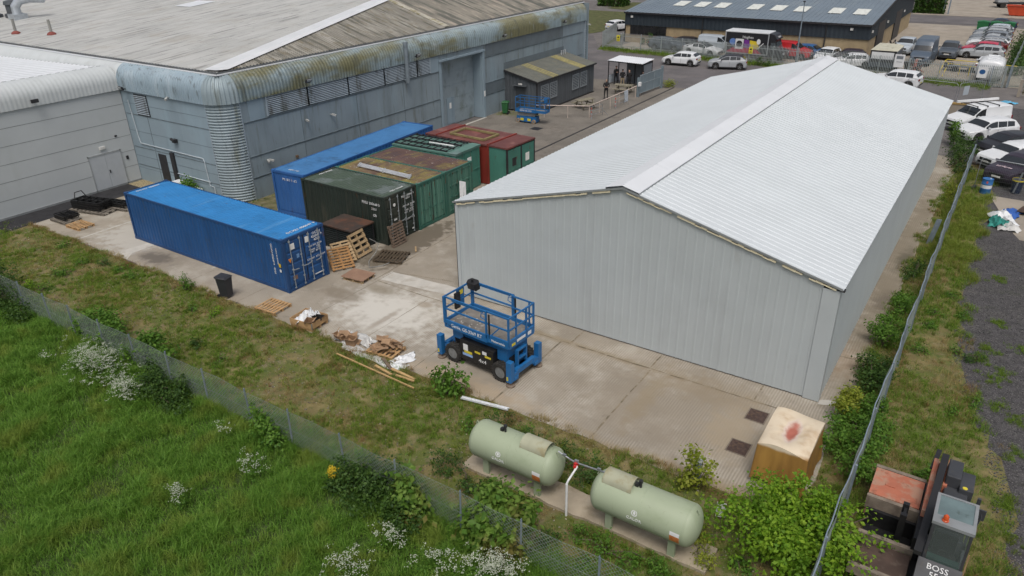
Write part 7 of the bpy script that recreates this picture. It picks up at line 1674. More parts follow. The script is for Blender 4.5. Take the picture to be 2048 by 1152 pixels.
# ---------------------------------------------------------------- people
m_skin = pm('skin', (.42, .25, .18), .6, 0, .05); m_cblk = pm('black_cloth', (.012, .012, .014), .85, 0, .2, 8); m_khaki = pm('khaki_cloth', (.38, .3, .2), .85, 0, .1, 8); m_hair = pm('dark_hair', (.02, .015, .012), .8); m_shoe = pm('black_shoe', (.012, .012, .012), .5); m_grey_h = pm('grey_hair', (.25, .2, .15), .8)
def person(lb, x, y, head, arms='front', trousers=None, hair=m_hair, H=1.78, lean_=0):
    t = thing('person', lb, 'person', (x, y, 0), R(head))
    k = H / 1.78; V = []; E_ = []; RD = []
    def v(p, r, par=None):
        V.append((p[0] * k, p[1] * k, p[2] * k)); RD.append(r * k)
        if par is not None: E_.append((par, len(V) - 1))
        return len(V) - 1
    pel = v((0, 0, .96), .135); ab = v((.005, 0, 1.12), .125, pel); ch = v((.01, 0, 1.32), .15, ab); nk0 = v((0, 0, 1.46), .085, ch); nk = v((.01, 0, 1.53), .055, nk0)
    j = v((.03, 0, 1.59), .075, nk); h = v((.015, 0, 1.67), .092, j); tp = v((.01, 0, 1.74), .065, h); v((.115, 0, 1.635), .016, h)
    for s in (-1, 1):
        hp = v((0, s * .1, .9), .1, pel); kn = v((.03, s * .13, .5), .062, hp); an = v((0, s * .15, .1), .045, kn); v((.05, s * .155, .04), .042, an); v((.17, s * .17, .035), .035, len(V) - 1)
        sh = v((0, s * .19, 1.41), .068, ch)
        if arms == 'front': el = v((.05, s * .27, 1.13), .047, sh); wr = v((.26, s * .1, 1.12), .035, el); hd = v((.31, s * .05, 1.12), .03, wr); fd = (1, -s * .4, .1)
        elif arms == 'fold': el = v((.06, s * .27, 1.14), .047, sh); wr = v((.24, s * .04, 1.2), .035, el); hd = v((.26, -s * .03, 1.22), .03, wr); fd = (.2, -s, .3)
        else: el = v((-.03, s * .26, 1.13), .047, sh); wr = v((.05, s * .27, .9), .035, el); hd = v((.07, s * .27, .83), .03, wr); fd = (.3, 0, -1)
        d = Vector(fd).normalized(); sd = Vector((0, 0, 1)).cross(d) if abs(d.z) < .8 else Vector((1, 0, 0))
        for q in range(4):
            b = Vector(V[hd]) / k + d * .04 + sd * (.018 * (q - 1.5)); f1 = v(tuple(b + d * .03), .009, hd); v(tuple(b + d * (.06 + .008 * (q % 2)) + Vector((0, 0, -.012))), .0075, f1)
        th = v(tuple(Vector(V[hd]) / k + sd * .04 + d * .02), .01, hd)
    me = bpy.data.meshes.new('body'); me.from_pydata(V, E_, []); o = bpy.data.objects.new('body', me); COL.objects.link(o)
    sm = o.modifiers.new('skin', 'SKIN'); sm.use_smooth_shade = True
    for i, q in enumerate(me.skin_vertices[0].data): q.radius = (RD[i], RD[i]); q.use_root = (i == 0)
    ss = o.modifiers.new('sub', 'SUBSURF'); ss.levels = 2; ss.render_levels = 2
    dg = bpy.context.evaluated_depsgraph_get(); m2 = bpy.data.meshes.new_from_object(o.evaluated_get(dg)); bpy.data.objects.remove(o)
    m2.name = 'body'; m2.materials.clear()
    for mm in (m_skin, m_cblk, trousers or m_cblk, m_shoe): m2.materials.append(mm)
    hands = [Vector(V[i]) for i in range(len(V)) if abs(RD[i] - .03 * k) < 1e-6]
    for p in m2.polygons:
        c = p.center; z = c.z / k
        near = min((c - q).length for q in hands) if hands else 9
        p.material_index = 3 if z < .09 else 2 if z < .93 and near > .12 and (arms != 'down' or abs(c.y) < .22 * k) else 0 if (z > 1.515 or near < .085) else 1
        p.use_smooth = True
    b = bpy.data.objects.new('body', m2); COL.objects.link(b); b.parent = t
    if hair:
        rows = []
        for q in range(6):
            a = math.pi / 2 * q / 5; rows.append([(.012 * k + .102 * k * math.cos(a) * math.cos(u) - .012, .094 * k * math.cos(a) * math.sin(u), (1.672 + .1 * math.sin(a) + (.03 if math.cos(u) > .4 and q == 0 else -.02 if q == 0 else 0)) * k) for u in [2 * math.pi * w_ / 14 for w_ in range(14)]])
        MB().grid(rows, closed=True).build('hair', hair, t, smooth='all')
    for s in (-1, 1): MB().lathe([(.001, -.008), (.008, 0), (.001, .008)], 8, 0, Matrix.Translation((.1 * k, s * .033 * k, 1.675 * k))).build('eye', m_plast, t)
    return t
person('person in black clothes standing alone with hands together beside the picnic table', -12.35, 38.2, -62, 'front', None, m_grey_h, 1.82)
person('bearded person in black facing the group at the left side of the shelter', -14.45, 44.4, -40, 'fold', None, m_hair, 1.84)
person('person in a black top and khaki trousers standing with back to the gate', -13.35, 43.6, 120, 'front', m_khaki, m_hair, 1.76)
person('bald person in long black clothes standing nearest the steel gate', -12.45, 43.2, 150, 'front', None, None, 1.84)
person('person in dark clothes half hidden behind the steel gate', -11.35, 43.9, 190, 'down', None, m_hair, 1.72)
# ---------------------------------------------------------------- vegetation
def vnoise(x, y, s, seed):
    r = np.random.default_rng(seed); out = np.zeros_like(x)
    for k in range(7):
        a = r.uniform(0, 2 * np.pi); f = s * r.uniform(.6, 1.9); out += np.sin((x * np.cos(a) + y * np.sin(a)) * f + r.uniform(0, 7))
    return out / 7 * 1.6
def mesh_np(name, V, F, mat, parent=None, idx=None):
    me = bpy.data.meshes.new(name)
    nv = len(V); me.vertices.add(nv); me.vertices.foreach_set('co', V.astype(np.float32).ravel())
    n = len(F); k = F.shape[1]
    me.loops.add(n * k); me.loops.foreach_set('vertex_index', F.astype(np.int32).ravel())
    me.polygons.add(n); me.polygons.foreach_set('loop_start', np.arange(0, n * k, k, dtype=np.int32)); me.polygons.foreach_set('loop_total', np.full(n, k, dtype=np.int32))
    for m_ in (mat if isinstance(mat, list) else [mat]): me.materials.append(m_)
    if idx is not None: me.polygons.foreach_set('material_index', idx.astype(np.int32))
    me.update(calc_edges=True); me.validate()
    o = bpy.data.objects.new(name, me); COL.objects.link(o)
    if parent is not None: o.parent = parent
    return o
def blades(name, x, y, h, wd, mat, lean=.5, z0=0.0, parent=None, seed=1):
    """one bent, tapering blade of grass per point"""
    r = np.random.default_rng(seed); n = len(x)
    a = r.uniform(0, 2 * np.pi, n); b = a + r.normal(0, .5, n) + np.pi / 2
    dx, dy = np.cos(a), np.sin(a); lx, ly = np.cos(b), np.sin(b)
    ln = h * lean * r.uniform(.2, 1.5, n)
    V = np.zeros((n, 5, 3)); w2 = wd / 2
    base = np.stack([x, y, np.full(n, z0)], 1); side = np.stack([dx, dy, np.zeros(n)], 1) * w2[:, None]
    mid = base + np.stack([lx * ln * .3, ly * ln * .3, h * .6], 1); tip = base + np.stack([lx * ln, ly * ln, h * (1 - .22 * np.minimum(1.5, ln / np.maximum(h, .01)))], 1)
    V[:, 0] = base - side; V[:, 1] = base + side; V[:, 2] = mid + side * .8; V[:, 3] = mid - side * .8; V[:, 4] = tip
    i = np.arange(n)[:, None] * 5
    F = np.concatenate([i + np.array([[0, 1, 2]]), i + np.array([[0, 2, 3]]), i + np.array([[3, 2, 4]])], 0)
    return mesh_np(name, V.reshape(-1, 3), F, mat, parent)
def in_poly(x, y, P):
    c = np.zeros(len(x), bool); n = len(P)
    for i in range(n):
        x1, y1 = P[i]; x2, y2 = P[(i + 1) % n]
        if y1 == y2: continue
        c ^= ((y1 > y) != (y2 > y)) & (x < (x2 - x1) * (y - y1) / (y2 - y1) + x1)
    return c
g_field = leafmat('long_grass', (.075, .19, .018), (.19, .34, .05), (.21, .28, .045), .35)
g_green = leafmat('tuft_green', (.08, .16, .014), (.2, .31, .035), (.13, .16, .025), .35)
g_lime = leafmat('tuft_lime', (.13, .2, .022), (.26, .31, .05), None, .35)
g_dry = leafmat('dry_grass', (.22, .165, .055), (.38, .31, .13), (.22, .11, .045), .25)
# long grass of the field
poly = [(-24, -11.35), (16.5, -11.35), (17, -13), (9, -18), (1, -22), (-5, -21.5), (-24, -13)]
N = 430000
x = rng.uniform(-24, 17, N); y = rng.uniform(-22, -11.3, N)
k = in_poly(x, y, poly); x, y = x[k], y[k]
tus = vnoise(x, y, 2.4, 3) + .7 * vnoise(x, y, 6, 4)
dens = rng.uniform(0, 1, len(x)) < .82 + .3 * np.clip(tus, -1, 1); x, y, tus = x[dens], y[dens], tus[dens]
h = np.clip(.30 + .17 * tus + rng.normal(0, .06, len(x)), .1, .75)
wd = rng.uniform(.008, .02, len(x))
o = blades('field_grass', x, y, h, wd, g_field, .75, -.012, None, 5); tag(o, 'long lush green meadow grass filling the field outside the fence', 'grass', None, 'stuff')
# tussocks on the weedy strips
def tufts(cx, cy, per, rad, hm, seed, wmin=.006, wmax=.014):
    r = np.random.default_rng(seed); n = len(cx)
    cnt = np.maximum(3, (per * r.uniform(.4, 1.6, n)).astype(int)); idx = np.repeat(np.arange(n), cnt)
    rr = np.repeat(rad * r.uniform(.4, 1.7, n), cnt) * np.sqrt(r.uniform(0, 1, len(idx))); aa = r.uniform(0, 2 * np.pi, len(idx))
    hh = np.repeat(hm * r.uniform(.5, 1.5, n), cnt) * r.uniform(.5, 1.2, len(idx))
    return cx[idx] + rr * np.cos(aa), cy[idx] + rr * np.sin(aa), hh, r.uniform(wmin, wmax, len(idx))
def scatter(n, x0, x1, y0, y1, seed, s=1.2, thr=0.0, f=None):
    r = np.random.default_rng(seed); x = r.uniform(x0, x1, n); y = r.uniform(y0, y1, n)
    k = vnoise(x, y, s, seed + 50) + r.normal(0, .25, n) > thr
    if f is not None: k &= f(x, y)
    return x[k], y[k]
def edge_(x, y): return y < -6.02 + .16 * np.sin(x * 1.7) + .1 * np.sin(x * 4.3)
def off_plinth(x, y): return ~((x > 7.1) & (x < 14.9) & (y > -9.3) & (y < -8.35))
cond = lambda x, y: edge_(x, y) & off_plinth(x, y)
cx, cy = scatter(9500, -27.5, 17, -11.4, -5.9, 11, 1.1, -.02, cond)
t1 = tufts(cx, cy, 26, .13, .13, 12)
o = blades('strip_grass', *t1[:2], t1[2], t1[3], g_green, .9, -.008, None, 13); tag(o, 'green grass tussocks dotting the weedy strip inside the front fence', 'grass', None, 'stuff')
cx, cy = scatter(6500, -27.5, 17, -11.4, -5.9, 21, 1.6, .0, cond)
t1 = tufts(cx, cy, 22, .11, .10, 22)
o = blades('strip_grass', *t1[:2], t1[2], t1[3], g_lime, .9, -.008, None, 23); tag(o, 'yellowish green grass patches scattered over the front weedy strip', 'grass', None, 'stuff')
cx, cy = scatter(4200, -27.5, 17, -11.4, -5.85, 31, .9, .0, cond); ex = rng.uniform(-26, 16.2, 900); ey = -6.12 + rng.normal(0, .1, 900) + .14 * np.sin(ex * 1.7)
cx = np.concatenate([cx, ex]); cy = np.concatenate([cy, ey])
t1 = tufts(cx, cy, 22, .12, .15, 32, .004, .009)
o = blades('dry_strip_grass', *t1[:2], t1[2], t1[3], g_dry, 1.0, -.008, None, 33); tag(o, 'dry straw coloured grass along the front strip and the concrete edge', 'grass', None, 'stuff')
# taller growth along the fence foot
n = 1500; cx = rng.uniform(-22, 17, n); cy = -11.35 + rng.normal(0, .3, n)
t1 = tufts(cx, cy, 28, .16, .38, 42, .008, .018)
o = blades('fence_grass', *t1[:2], t1[2], t1[3], g_field, .6, -.01, None, 43); tag(o, 'tall rank grass growing through the foot of the front fence', 'grass', None, 'stuff')
# right hand strip
rc = lambda x, y: (x > 16.25 + .2 * np.sin(y * 1.3)) & (x < np.interp(y, [-14, -3, 0, 5, 9, 14, 30], [22, 21.3, 20.8, 19.5, 19.2, 18.9, 18.8]) + .3 * np.sin(y * 2)) & ~((x > 17.9) & (x < 20.2) & (y > -8.2) & (y < -3.2))
cx, cy = scatter(8000, 16.1, 22, -13, 33, 51, 1.1, -.25, rc)
t1 = tufts(cx, cy, 24, .15, .17, 52); o = blades('side_grass', *t1[:2], t1[2], t1[3], g_green, .9, -.006, None, 53); tag(o, 'green grass tussocks on the rough strip right of the shed', 'grass', None, 'stuff')
cx, cy = scatter(4600, 16.1, 22, -13, 33, 61, 1.0, -.05, rc)
t1 = tufts(cx, cy, 20, .15, .2, 62, .004, .01); o = blades('side_dry_grass', *t1[:2], t1[2], t1[3], g_dry, .9, -.006, None, 63); tag(o, 'straw coloured grass on the rough strip right of the shed', 'grass', None, 'stuff')
cx, cy = scatter(1500, 16.9, 19.2, 12, 31, 64, 1.0, -.2, rc)
t1 = tufts(cx, cy, 26, .2, .32, 65); o = blades('side_long_grass', *t1[:2], t1[2], t1[3], g_lime, .8, -.006, None, 66); tag(o, 'long yellow green grass between the right fence and the gravel', 'grass', None, 'stuff')
# gravel tufts
gt = [(20.37, 4.68), (20.07, 6.91), (21.16, 2.39), (19.89, 5.95), (20.55, 3.0), (20.34, 9.36), (21.25, .35), (20.0, .72), (21.01, -2.39), (21.3, -3.75), (19.12, 9.08), (20.07, 14.07), (19.96, 2.97), (21.1, 7.56), (20.7, 5.4)]
cx = np.repeat([p[0] for p in gt], 16) + rng.normal(0, .2, 16 * len(gt)); cy = np.repeat([p[1] for p in gt], 16) + rng.normal(0, .22, 16 * len(gt))
t1 = tufts(cx, cy, 40, .12, .1, 72); o = blades('gravel_grass', *t1[:2], t1[2], t1[3], g_green, .9, -.004, None, 73); tag(o, 'low bright green tufts growing on the dark gravel', 'grass', None, 'stuff')
# far verge
ex = rng.uniform(-26, 16.5, 2600); ey = 64.3 - (ex + 26.3) * .0866 - .4 + rng.normal(0, .7, 2600); k_ = rng.uniform(0, 1, 2600) < .7
t1 = tufts(ex[k_], ey[k_], 10, .25, .25, 82, .02, .04); o = blades('verge_grass', *t1[:2], t1[2], t1[3], g_green, .8, 0, None, 83); tag(o, 'rough grass along the foot of the palisade fence', 'grass', None, 'stuff')
ex, ey = scatter(1500, -22.5, -15.5, 1.6, 5.5, 84, 1.2, 0, lambda x, y: ((y < 2.0) | (x > -17.9)) & ~((x > -15.3) & (y > 2.3))); t1 = tufts(ex, ey, 14, .1, .12, 85); o = blades('wall_grass', *t1[:2], t1[2], t1[3], g_green, .8, .006, None, 86); tag(o, 'weeds at the foot of the stained warehouse corner', 'grass', None, 'stuff')
ex = rng.uniform(-18, -14, 400); ey = rng.uniform(28.2, 30, 400); k_ = (ex < -16.8) | (ey > 29.8); t1 = tufts(ex[k_], ey[k_], 8, .1, .07, 87); o = blades('wall_grass', *t1[:2], t1[2], t1[3], g_lime, .8, .006, None, 88); tag(o, 'thin weeds round the green bin at the warehouse wall', 'grass', None, 'stuff')
# stones and scraps on the strip, chippings on the gravel
def stones(name, x, y, s, z, mat, seed):
    r = np.random.default_rng(seed); n = len(x)
    V = np.zeros((n, 6, 3)); 
    for i, (a, b, c) in enumerate(((1, 0, 0), (-1, 0, 0), (0, 1, 0), (0, -1, 0), (0, 0, 1), (0, 0, -.4))):
        V[:, i] = np.stack([x + s * (a + r.uniform(-.4, .4, n)), y + s * (b + r.uniform(-.4, .4, n)), z + s * .5 * (c + r.uniform(0, .4, n))], 1)
    i = np.arange(n)[:, None] * 6
    F = np.concatenate([i + np.array([t_]) for t_ in ((0, 2, 4), (2, 1, 4), (1, 3, 4), (3, 0, 4), (2, 0, 5), (1, 2, 5), (3, 1, 5), (0, 3, 5))], 0)
    return mesh_np(name, V.reshape(-1, 3), F, mat)
def stone_mat(name, a, b):
    t = NT(name); g = t.n.new('ShaderNodeNewGeometry'); return t.fin(t.mix(g.outputs['Random Per Island'], a, b), .9)
xx, yy_ = scatter(5000, -27, 17, -11.3, -6, 91, 1.5, -.1, cond); o = stones('strip_stones', xx, yy_, rng.uniform(.012, .045, len(xx)), 0, stone_mat('strip_stone', (.1, .08, .06), (.38, .34, .28)), 92); tag(o, 'small stones and debris strewn over the front weedy strip', 'stones', None, 'stuff')
n = 42000; xx = rng.uniform(18.7, 24, n); yy_ = rng.uniform(-8, 27, n); k = xx > np.interp(yy_, [-14, -3, 0, 5, 9, 14, 27], [22, 21.3, 20.8, 19.5, 19.2, 18.9, 18.8]) + .15 * np.sin(yy_ * 3) - .3
k &= ~((xx > 18.9) & (yy_ > 19.6)); xx, yy_ = xx[k], yy_[k]; o = stones('gravel_stones', xx, yy_, rng.uniform(.012, .035, len(xx)), -.004, stone_mat('gravel_stone', (.025, .025, .028), (.16, .155, .15)), 93); tag(o, 'dark loose gravel covering the parking ground at the right', 'gravel', None, 'stuff')
# leafy plants
def leaf_cloud(name, blobs, n, ln, mat, seed, parent, squash=.85, clump=14, droop=.2):
    """leaves gathered in clumps through the outer part of each blob, so gaps stay between the clumps"""
    r = np.random.default_rng(seed); C_ = []
    vol = np.array([b[3] ** 1.6 for b in blobs]); vol = vol / vol.sum(); nc = max(4, n // clump)
    for b, q in zip(blobs, vol):
        m = max(2, int(nc * q)); d = r.normal(0, 1, (m, 3)); d /= np.linalg.norm(d, axis=1)[:, None]
        rad = b[3] * (1 - .5 * r.uniform(0, 1, m) ** 2.2) * r.uniform(.6, 1.4, m); p = np.array(b[:3]) + d * rad[:, None] * np.array([1, 1, squash]); C_.append(np.concatenate([p, d], 1))
    C_ = np.concatenate(C_); C_ = C_[C_[:, 2] > .02]
    P_ = np.repeat(C_, clump, 0); m = len(P_)
    pos = P_[:, :3] + r.normal(0, ln * .95, (m, 3)); pos[:, 2] = np.maximum(pos[:, 2], .01)
    up = P_[:, 3:] * .6 + np.array([0, 0, .7]) + r.normal(0, .45, (m, 3)); up /= np.linalg.norm(up, axis=1)[:, None]
    f = r.normal(0, 1, (m, 3)) + P_[:, 3:] * .8 - np.array([0, 0, droop]); f -= up * (f * up).sum(1)[:, None]; f /= np.linalg.norm(f, axis=1)[:, None]
    s = np.cross(f, up); L_ = ln * r.uniform(.45, 1.5, m)[:, None]; w_ = L_ * .32
    V = np.stack([pos, pos + f * L_ * .5 + s * w_ + up * L_ * .08, pos + f * L_ - up * L_ * .06, pos + f * L_ * .5 - s * w_ + up * L_ * .08], 1)
    i = np.arange(m)[:, None] * 4
    F = np.concatenate([i + np.array([[0, 1, 2]]), i + np.array([[0, 2, 3]])], 0)
    return mesh_np(name, V.reshape(-1, 3), F, mat, parent)
m_bark = pm('bark', (.09, .07, .05), .9, 0, .2, 6)
def plant(name, label, cat, loc, blobs, n, ln, mat, seed, stems=6, group=None, clump=14, droop=.2, trunk=.03, fol='foliage'):
    t = thing(name, label, cat, loc, 0, group); r = random.Random(seed); mb = MB()
    if name in ('hedge_shrub', 'fence_shrub') and ln < .12:      # ragged shoots standing out of the mass
        for b in list(blobs):
            for q in range(4):
                a = r.uniform(0, 6.28); e = b[3] * r.uniform(.7, 1.35)
                blobs.append((b[0] + e * math.cos(a), b[1] + e * math.sin(a), b[2] + b[3] * r.uniform(-.3, 1.15), b[3] * r.uniform(.16, .34)))
        if name == 'hedge_shrub': blobs = [(b[0], b[1], b[2] * .85, b[3] * .88) for b in blobs]
        n = int(n * .62); ln *= 1.2; clump = 9
    for k in range(stems):
        b = blobs[k % len(blobs)]; a = r.uniform(0, 6.28); q = b[3] * r.uniform(.3, .8)
        p1 = Vector((b[0] + q * math.cos(a), b[1] + q * math.sin(a), b[2] + b[3] * r.uniform(-.2, .5))); p0 = Vector((r.uniform(-.1, .1), r.uniform(-.1, .1), -.02)); pm_ = p0.lerp(p1, .5) + Vector((r.uniform(-.1, .1), r.uniform(-.1, .1), .12))
        mb.tube([p0, pm_, p1], [trunk, trunk * .65, trunk * .25], 6)
    mb.build('stems' if trunk < .04 else 'trunk', m_bark, t)
    leaf_cloud(fol, blobs, n, ln, mat, seed, t, clump=clump, droop=droop)
    return t
l_bright = leafmat('bright_leaf', (.105, .24, .014), (.27, .42, .035), (.08, .18, .012), .42)
l_mid = leafmat('mid_leaf', (.055, .145, .016), (.14, .26, .035), None, .38)
l_dark = leafmat('dark_leaf', (.02, .055, .010), (.07, .135, .022), None, .28)
l_yel = leafmat('yellow_green_leaf', (.17, .23, .02), (.32, .35, .05), None, .4)
l_cher = leafmat('cherry_leaf', (.07, .16, .02), (.17, .27, .045), (.19, .13, .045), .38)
rb_ = random.Random(15); bl = [(0, 0, .6, .55), (-.7, -.5, .5, .45), (.8, .2, .6, .5), (.3, -1.3, .5, .5), (.3, 1.0, .5, .45)]
for k in range(58):      # arching sprays
    a = 2 * math.pi * k / 29 + rb_.uniform(-.15, .15); Rm = rb_.uniform(.8, 2.15) * (1.2 if math.cos(a) < -.3 or math.cos(a) > .6 else 1); hm = rb_.uniform(.75, 1.75)
    for q in (.35, .55, .72, .87, 1.0):
        bl.append((Rm * q * math.cos(a) + rb_.uniform(-.08, .08), Rm * q * math.sin(a) * .95 + rb_.uniform(-.08, .08), hm * (1 - (q - .6) ** 2 * 2.2) * (.75 + .25 * q), .24 - .12 * q))
plant('leafy_bush', 'large bright green leafy bush spilling over the fence beside the side loader', 'bush', (16.55, -7.4, 0), bl, 14000, .105, l_bright, 101, 26, trunk=.045, clump=9)
plant('hedge_shrub', 'dense green shrub along the right fence nearest the covered crate', 'shrub', (16.75, -1.6, 0), [(0, 0, .6, .6), (.2, 1.0, .55, .55), (-.1, -1.0, .6, .55), (.5, -.6, .6, .5), (.3, 1.8, .5, .45), (.7, .5, .5, .5), (.6, -1.7, .6, .55)], 11000, .075, l_mid, 102, 9, 'shrubs along the right fence')
plant('sapling', 'upright yellow green sapling between the shed corner and the right fence', 'sapling', (16.4, -.5, 0), [(0, 0, .5, .28), (0, .05, .95, .22), (-.05, -.3, .75, .2), (.1, .35, .8, .2)], 1800, .09, l_yel, 103, 5)
plant('hedge_shrub', 'dark green shrub crowding the right fence just past the shed corner', 'shrub', (16.85, 1.9, 0), [(0, 0, .5, .5), (-.3, .6, .45, .4), (.1, 1.1, .45, .42), (-.1, -.5, .55, .4)], 4600, .07, l_dark, 104, 6, 'shrubs along the right fence')
plant('hedge_shrub', 'mid green shrub leaning off the right fence halfway along the near slabs', 'shrub', (16.7, 5.0, 0), [(0, 0, .55, .42), (-.35, .2, .6, .28), (.1, .8, .45, .38), (-.1, 1.5, .6, .34), (-.3, 1.2, .7, .2)], 3800, .075, l_mid, 105, 6, 'shrubs along the right fence')
plant('hedge_shrub', 'small dark shrub with white blossom by the right fence', 'shrub', (16.85, 8.4, 0), [(0, 0, .5, .38), (-.1, .6, .45, .32)], 2000, .07, l_mid, 106, 4, 'shrubs along the right fence')
plant('hedge_shrub', 'low dark weeds beside the right fence where the slab turns dark', 'shrub', (16.7, 12.6, 0), [(0, 0, .25, .38), (.1, .9, .2, .32), (-.1, -.8, .2, .3)], 1900, .06, l_dark, 107, 4, 'shrubs along the right fence')
plant('hedge_shrub', 'wide dark bramble thicket at the far end of the right shed wall', 'shrub', (16.5, 31.6, 0), [(0, 0, .5, .65), (.3, 1.3, .6, .65), (-.2, 2.5, .7, .7), (.2, 3.8, .7, .65), (-.4, 5, .8, .6), (.5, -1.2, .35, .5)], 8500, .075, l_dark, 108, 8, 'shrubs along the right fence')
plant('sapling', 'green climbing sapling at the far shed corner before the white van', 'sapling', (15.75, 37.3, 0), [(0, 0, .9, .3), (0, .1, 1.4, .28)], 1100, .1, l_mid, 109, 4)
plant('hedge_shrub', 'reddish yellow weeds near the far right fence opposite the black van', 'shrub', (17.0, 25.3, 0), [(0, 0, .3, .35), (0, 1.0, .3, .3), (.1, -1.1, .25, .3)], 1500, .06, l_yel, 110, 4, 'shrubs along the right fence')
plant('hedge_shrub', 'dark shrubs beside the far mesh fence at the top right', 'shrub', (18.2, 74, 0), [(0, y_, .6, .9) for y_ in (-6, -3.5, -1, 1.5, 4, 7, 10, 13, 17)], 7000, .16, l_dark, 111, 9)
# front fence shrubs
plant('fence_shrub', 'dark dense shrub swallowing the left end of the front fence', 'shrub', (-15.8, -11.5, 0), [(-1.6, -.2, .9, 1.0), (-.4, -.5, .75, .8), (.6, -.3, .6, .6), (-2.9, .1, .9, 1.0), (-1.0, -1.1, .5, .7), (1.5, -.6, .4, .45)], 11000, .08, l_dark, 121, 9, 'shrubs along the front fence')
plant('fence_shrub', 'bushy green shrub just inside the fence, left of the white flowers', 'shrub', (-10.4, -10.75, 0), [(0, 0, .55, .6), (.8, -.1, .5, .5), (-.7, -.2, .4, .42), (1.5, -.35, .4, .4), (.3, .3, .7, .35)], 6500, .09, l_mid, 122, 7, 'shrubs along the front fence')
plant('fence_shrub', 'green sapling cluster inside the fence to the right of the white flowers', 'shrub', (-6.6, -10.9, 0), [(0, 0, .7, .45), (.6, .1, .55, .38), (-.3, -.3, .5, .35), (.1, .1, 1.05, .25)], 3800, .1, l_mid, 123, 6, 'shrubs along the front fence')
plant('fence_shrub', 'dark shrub outside the fence below the cow parsley', 'shrub', (-4.4, -12.2, 0), [(0, 0, .45, .55), (.9, .2, .4, .5), (-.5, .4, .5, .4), (1.5, -.1, .3, .4)], 5200, .08, l_dark, 124, 6, 'shrubs along the front fence')
plant('fence_shrub', 'leafy climber hanging on the front fence near its middle', 'shrub', (1.2, -11.55, 0), [(0, -.1, .55, .35), (-.4, -.15, .8, .3), (.35, -.2, .35, .4)], 2200, .09, l_mid, 125, 4, 'shrubs along the front fence')
plant('fence_shrub', 'dark bramble bush on the front fence left of the gas tanks', 'shrub', (5.6, -11.6, 0), [(0, -.1, .55, .62), (.8, 0, .6, .55), (-.7, -.3, .45, .5), (1.4, -.3, .45, .5), (.4, -.6, .35, .5), (1.8, -.7, .3, .45), (.2, .4, .5, .45)], 10500, .075, l_dark, 126, 8, 'shrubs along the front fence')
plant('cherry_sapling', 'broad leaved sapling with reddish tips growing at the fence before the gas tanks', 'sapling', (9.75, -11.1, 0), [(0, 0, 1.05, .45), (-.35, .1, .8, .42), (.4, -.1, .8, .42), (0, .2, 1.4, .28), (.1, -.4, .6, .4), (-.5, -.4, .55, .36), (.55, .3, 1.1, .3), (.6, -.45, .5, .3)], 3400, .17, l_cher, 127, 9, None, 8, .6, .04)
plant('cherry_sapling', 'small broad leaved sapling hanging over the fence right of the bramble', 'sapling', (7.1, -11.65, 0), [(0, 0, .75, .32), (.25, -.15, .5, .3), (-.15, .1, 1.0, .2)], 900, .17, l_cher, 128, 5, None, 8, .6)
plant('sapling', 'upright green sapling on the concrete edge behind the long batten', 'sapling', (4.35, -6.55, 0), [(0, 0, .3, .16), (.3, .1, .3, .14), (-.05, .05, .75, .1), (-.04, .05, 1.1, .08), (.4, .2, .7, .1), (.45, .22, .95, .08), (-.35, .1, .5, .12), (-.4, .1, .75, .08)], 620, .15, l_mid, 129, 6, None, 10, .4, .014)
plant('sapling', 'yellow green sapling growing against the short grey marker post', 'sapling', (13.35, -6.45, 0), [(0, 0, .4, .13), (.0, .1, .8, .12), (0, .12, 1.2, .12), (.42, .05, .5, .1), (.45, .15, .8, .11), (-.15, -.1, .3, .14)], 680, .12, l_yel, 130, 6, None, 10, .3, .014)
plant('weed_clump', 'feathery green weed sticking up at the concrete edge before the blue container', 'weed', (-11.0, -6.4, 0), [(0, 0, .35, .22), (0, 0, .65, .15), (.1, .1, .2, .3)], 900, .06, l_mid, 131, 4)
plant('weed_clump', 'leafy plant against the warehouse wall behind the blue container', 'weed', (-21.9, 1.6, 0), [(0, 0, .7, .4), (.5, .1, .5, .35), (-.3, 0, 1.0, .25)], 900, .13, l_mid, 132, 4)
plant('weed_clump', 'yellow leaved weed in front of the second gas tank', 'weed', (14.4, -8.4, 0), [(0, 0, .3, .3), (.3, -.6, .3, .28)], 700, .07, l_yel, 133, 3)
plant('weed_clump', 'green leafy weeds below the right end of the second gas tank', 'weed', (12.3, -10.0, 0), [(0, 0, .3, .35), (.8, -.1, .25, .3), (1.5, .1, .25, .28), (-.6, 0, .25, .3)], 2000, .06, l_mid, 134, 5)
plant('weed_clump', 'low nettles packed between the first gas tank and the concrete', 'weed', (8.3, -7.4, 0), [(0, 0, .2, .5), (1.3, -.1, .2, .45), (2.4, -.3, .25, .5), (-1.2, .1, .25, .5), (3.2, -.2, .2, .4)], 4200, .065, l_dark, 135, 5)
plant('weed_clump', 'green weeds along the plinth foot below the first gas tank', 'weed', (8.0, -10.0, 0), [(0, 0, .2, .4), (-1.2, .3, .25, .5), (1.0, -.2, .2, .4)], 2200, .065, l_dark, 136, 4)
plant('weed_clump', 'mossy weeds at the palisade foot beside the silver grey hatchback', 'weed', (-5.3, 61.3, 0), [(0, 0, .3, .5), (.8, 0, .3, .4)], 500, .12, l_dark, 137, 3)
plant('weed_clump', 'small yellow green bush at the foot of the steel gate post', 'weed', (-9.55, 45.7, 0), [(0, 0, .35, .4), (.1, .6, .3, .35)], 700, .1, l_yel, 138, 3)
plant('garden_shrub', 'small dark conifer in front of the workshop window', 'shrub', (-21.8, 68.9, 0), [(0, 0, .5, .45), (0, 0, 1.1, .3), (-1.0, 0, .5, .35)], 700, .14, l_dark, 139, 4)
rp = random.Random(9)
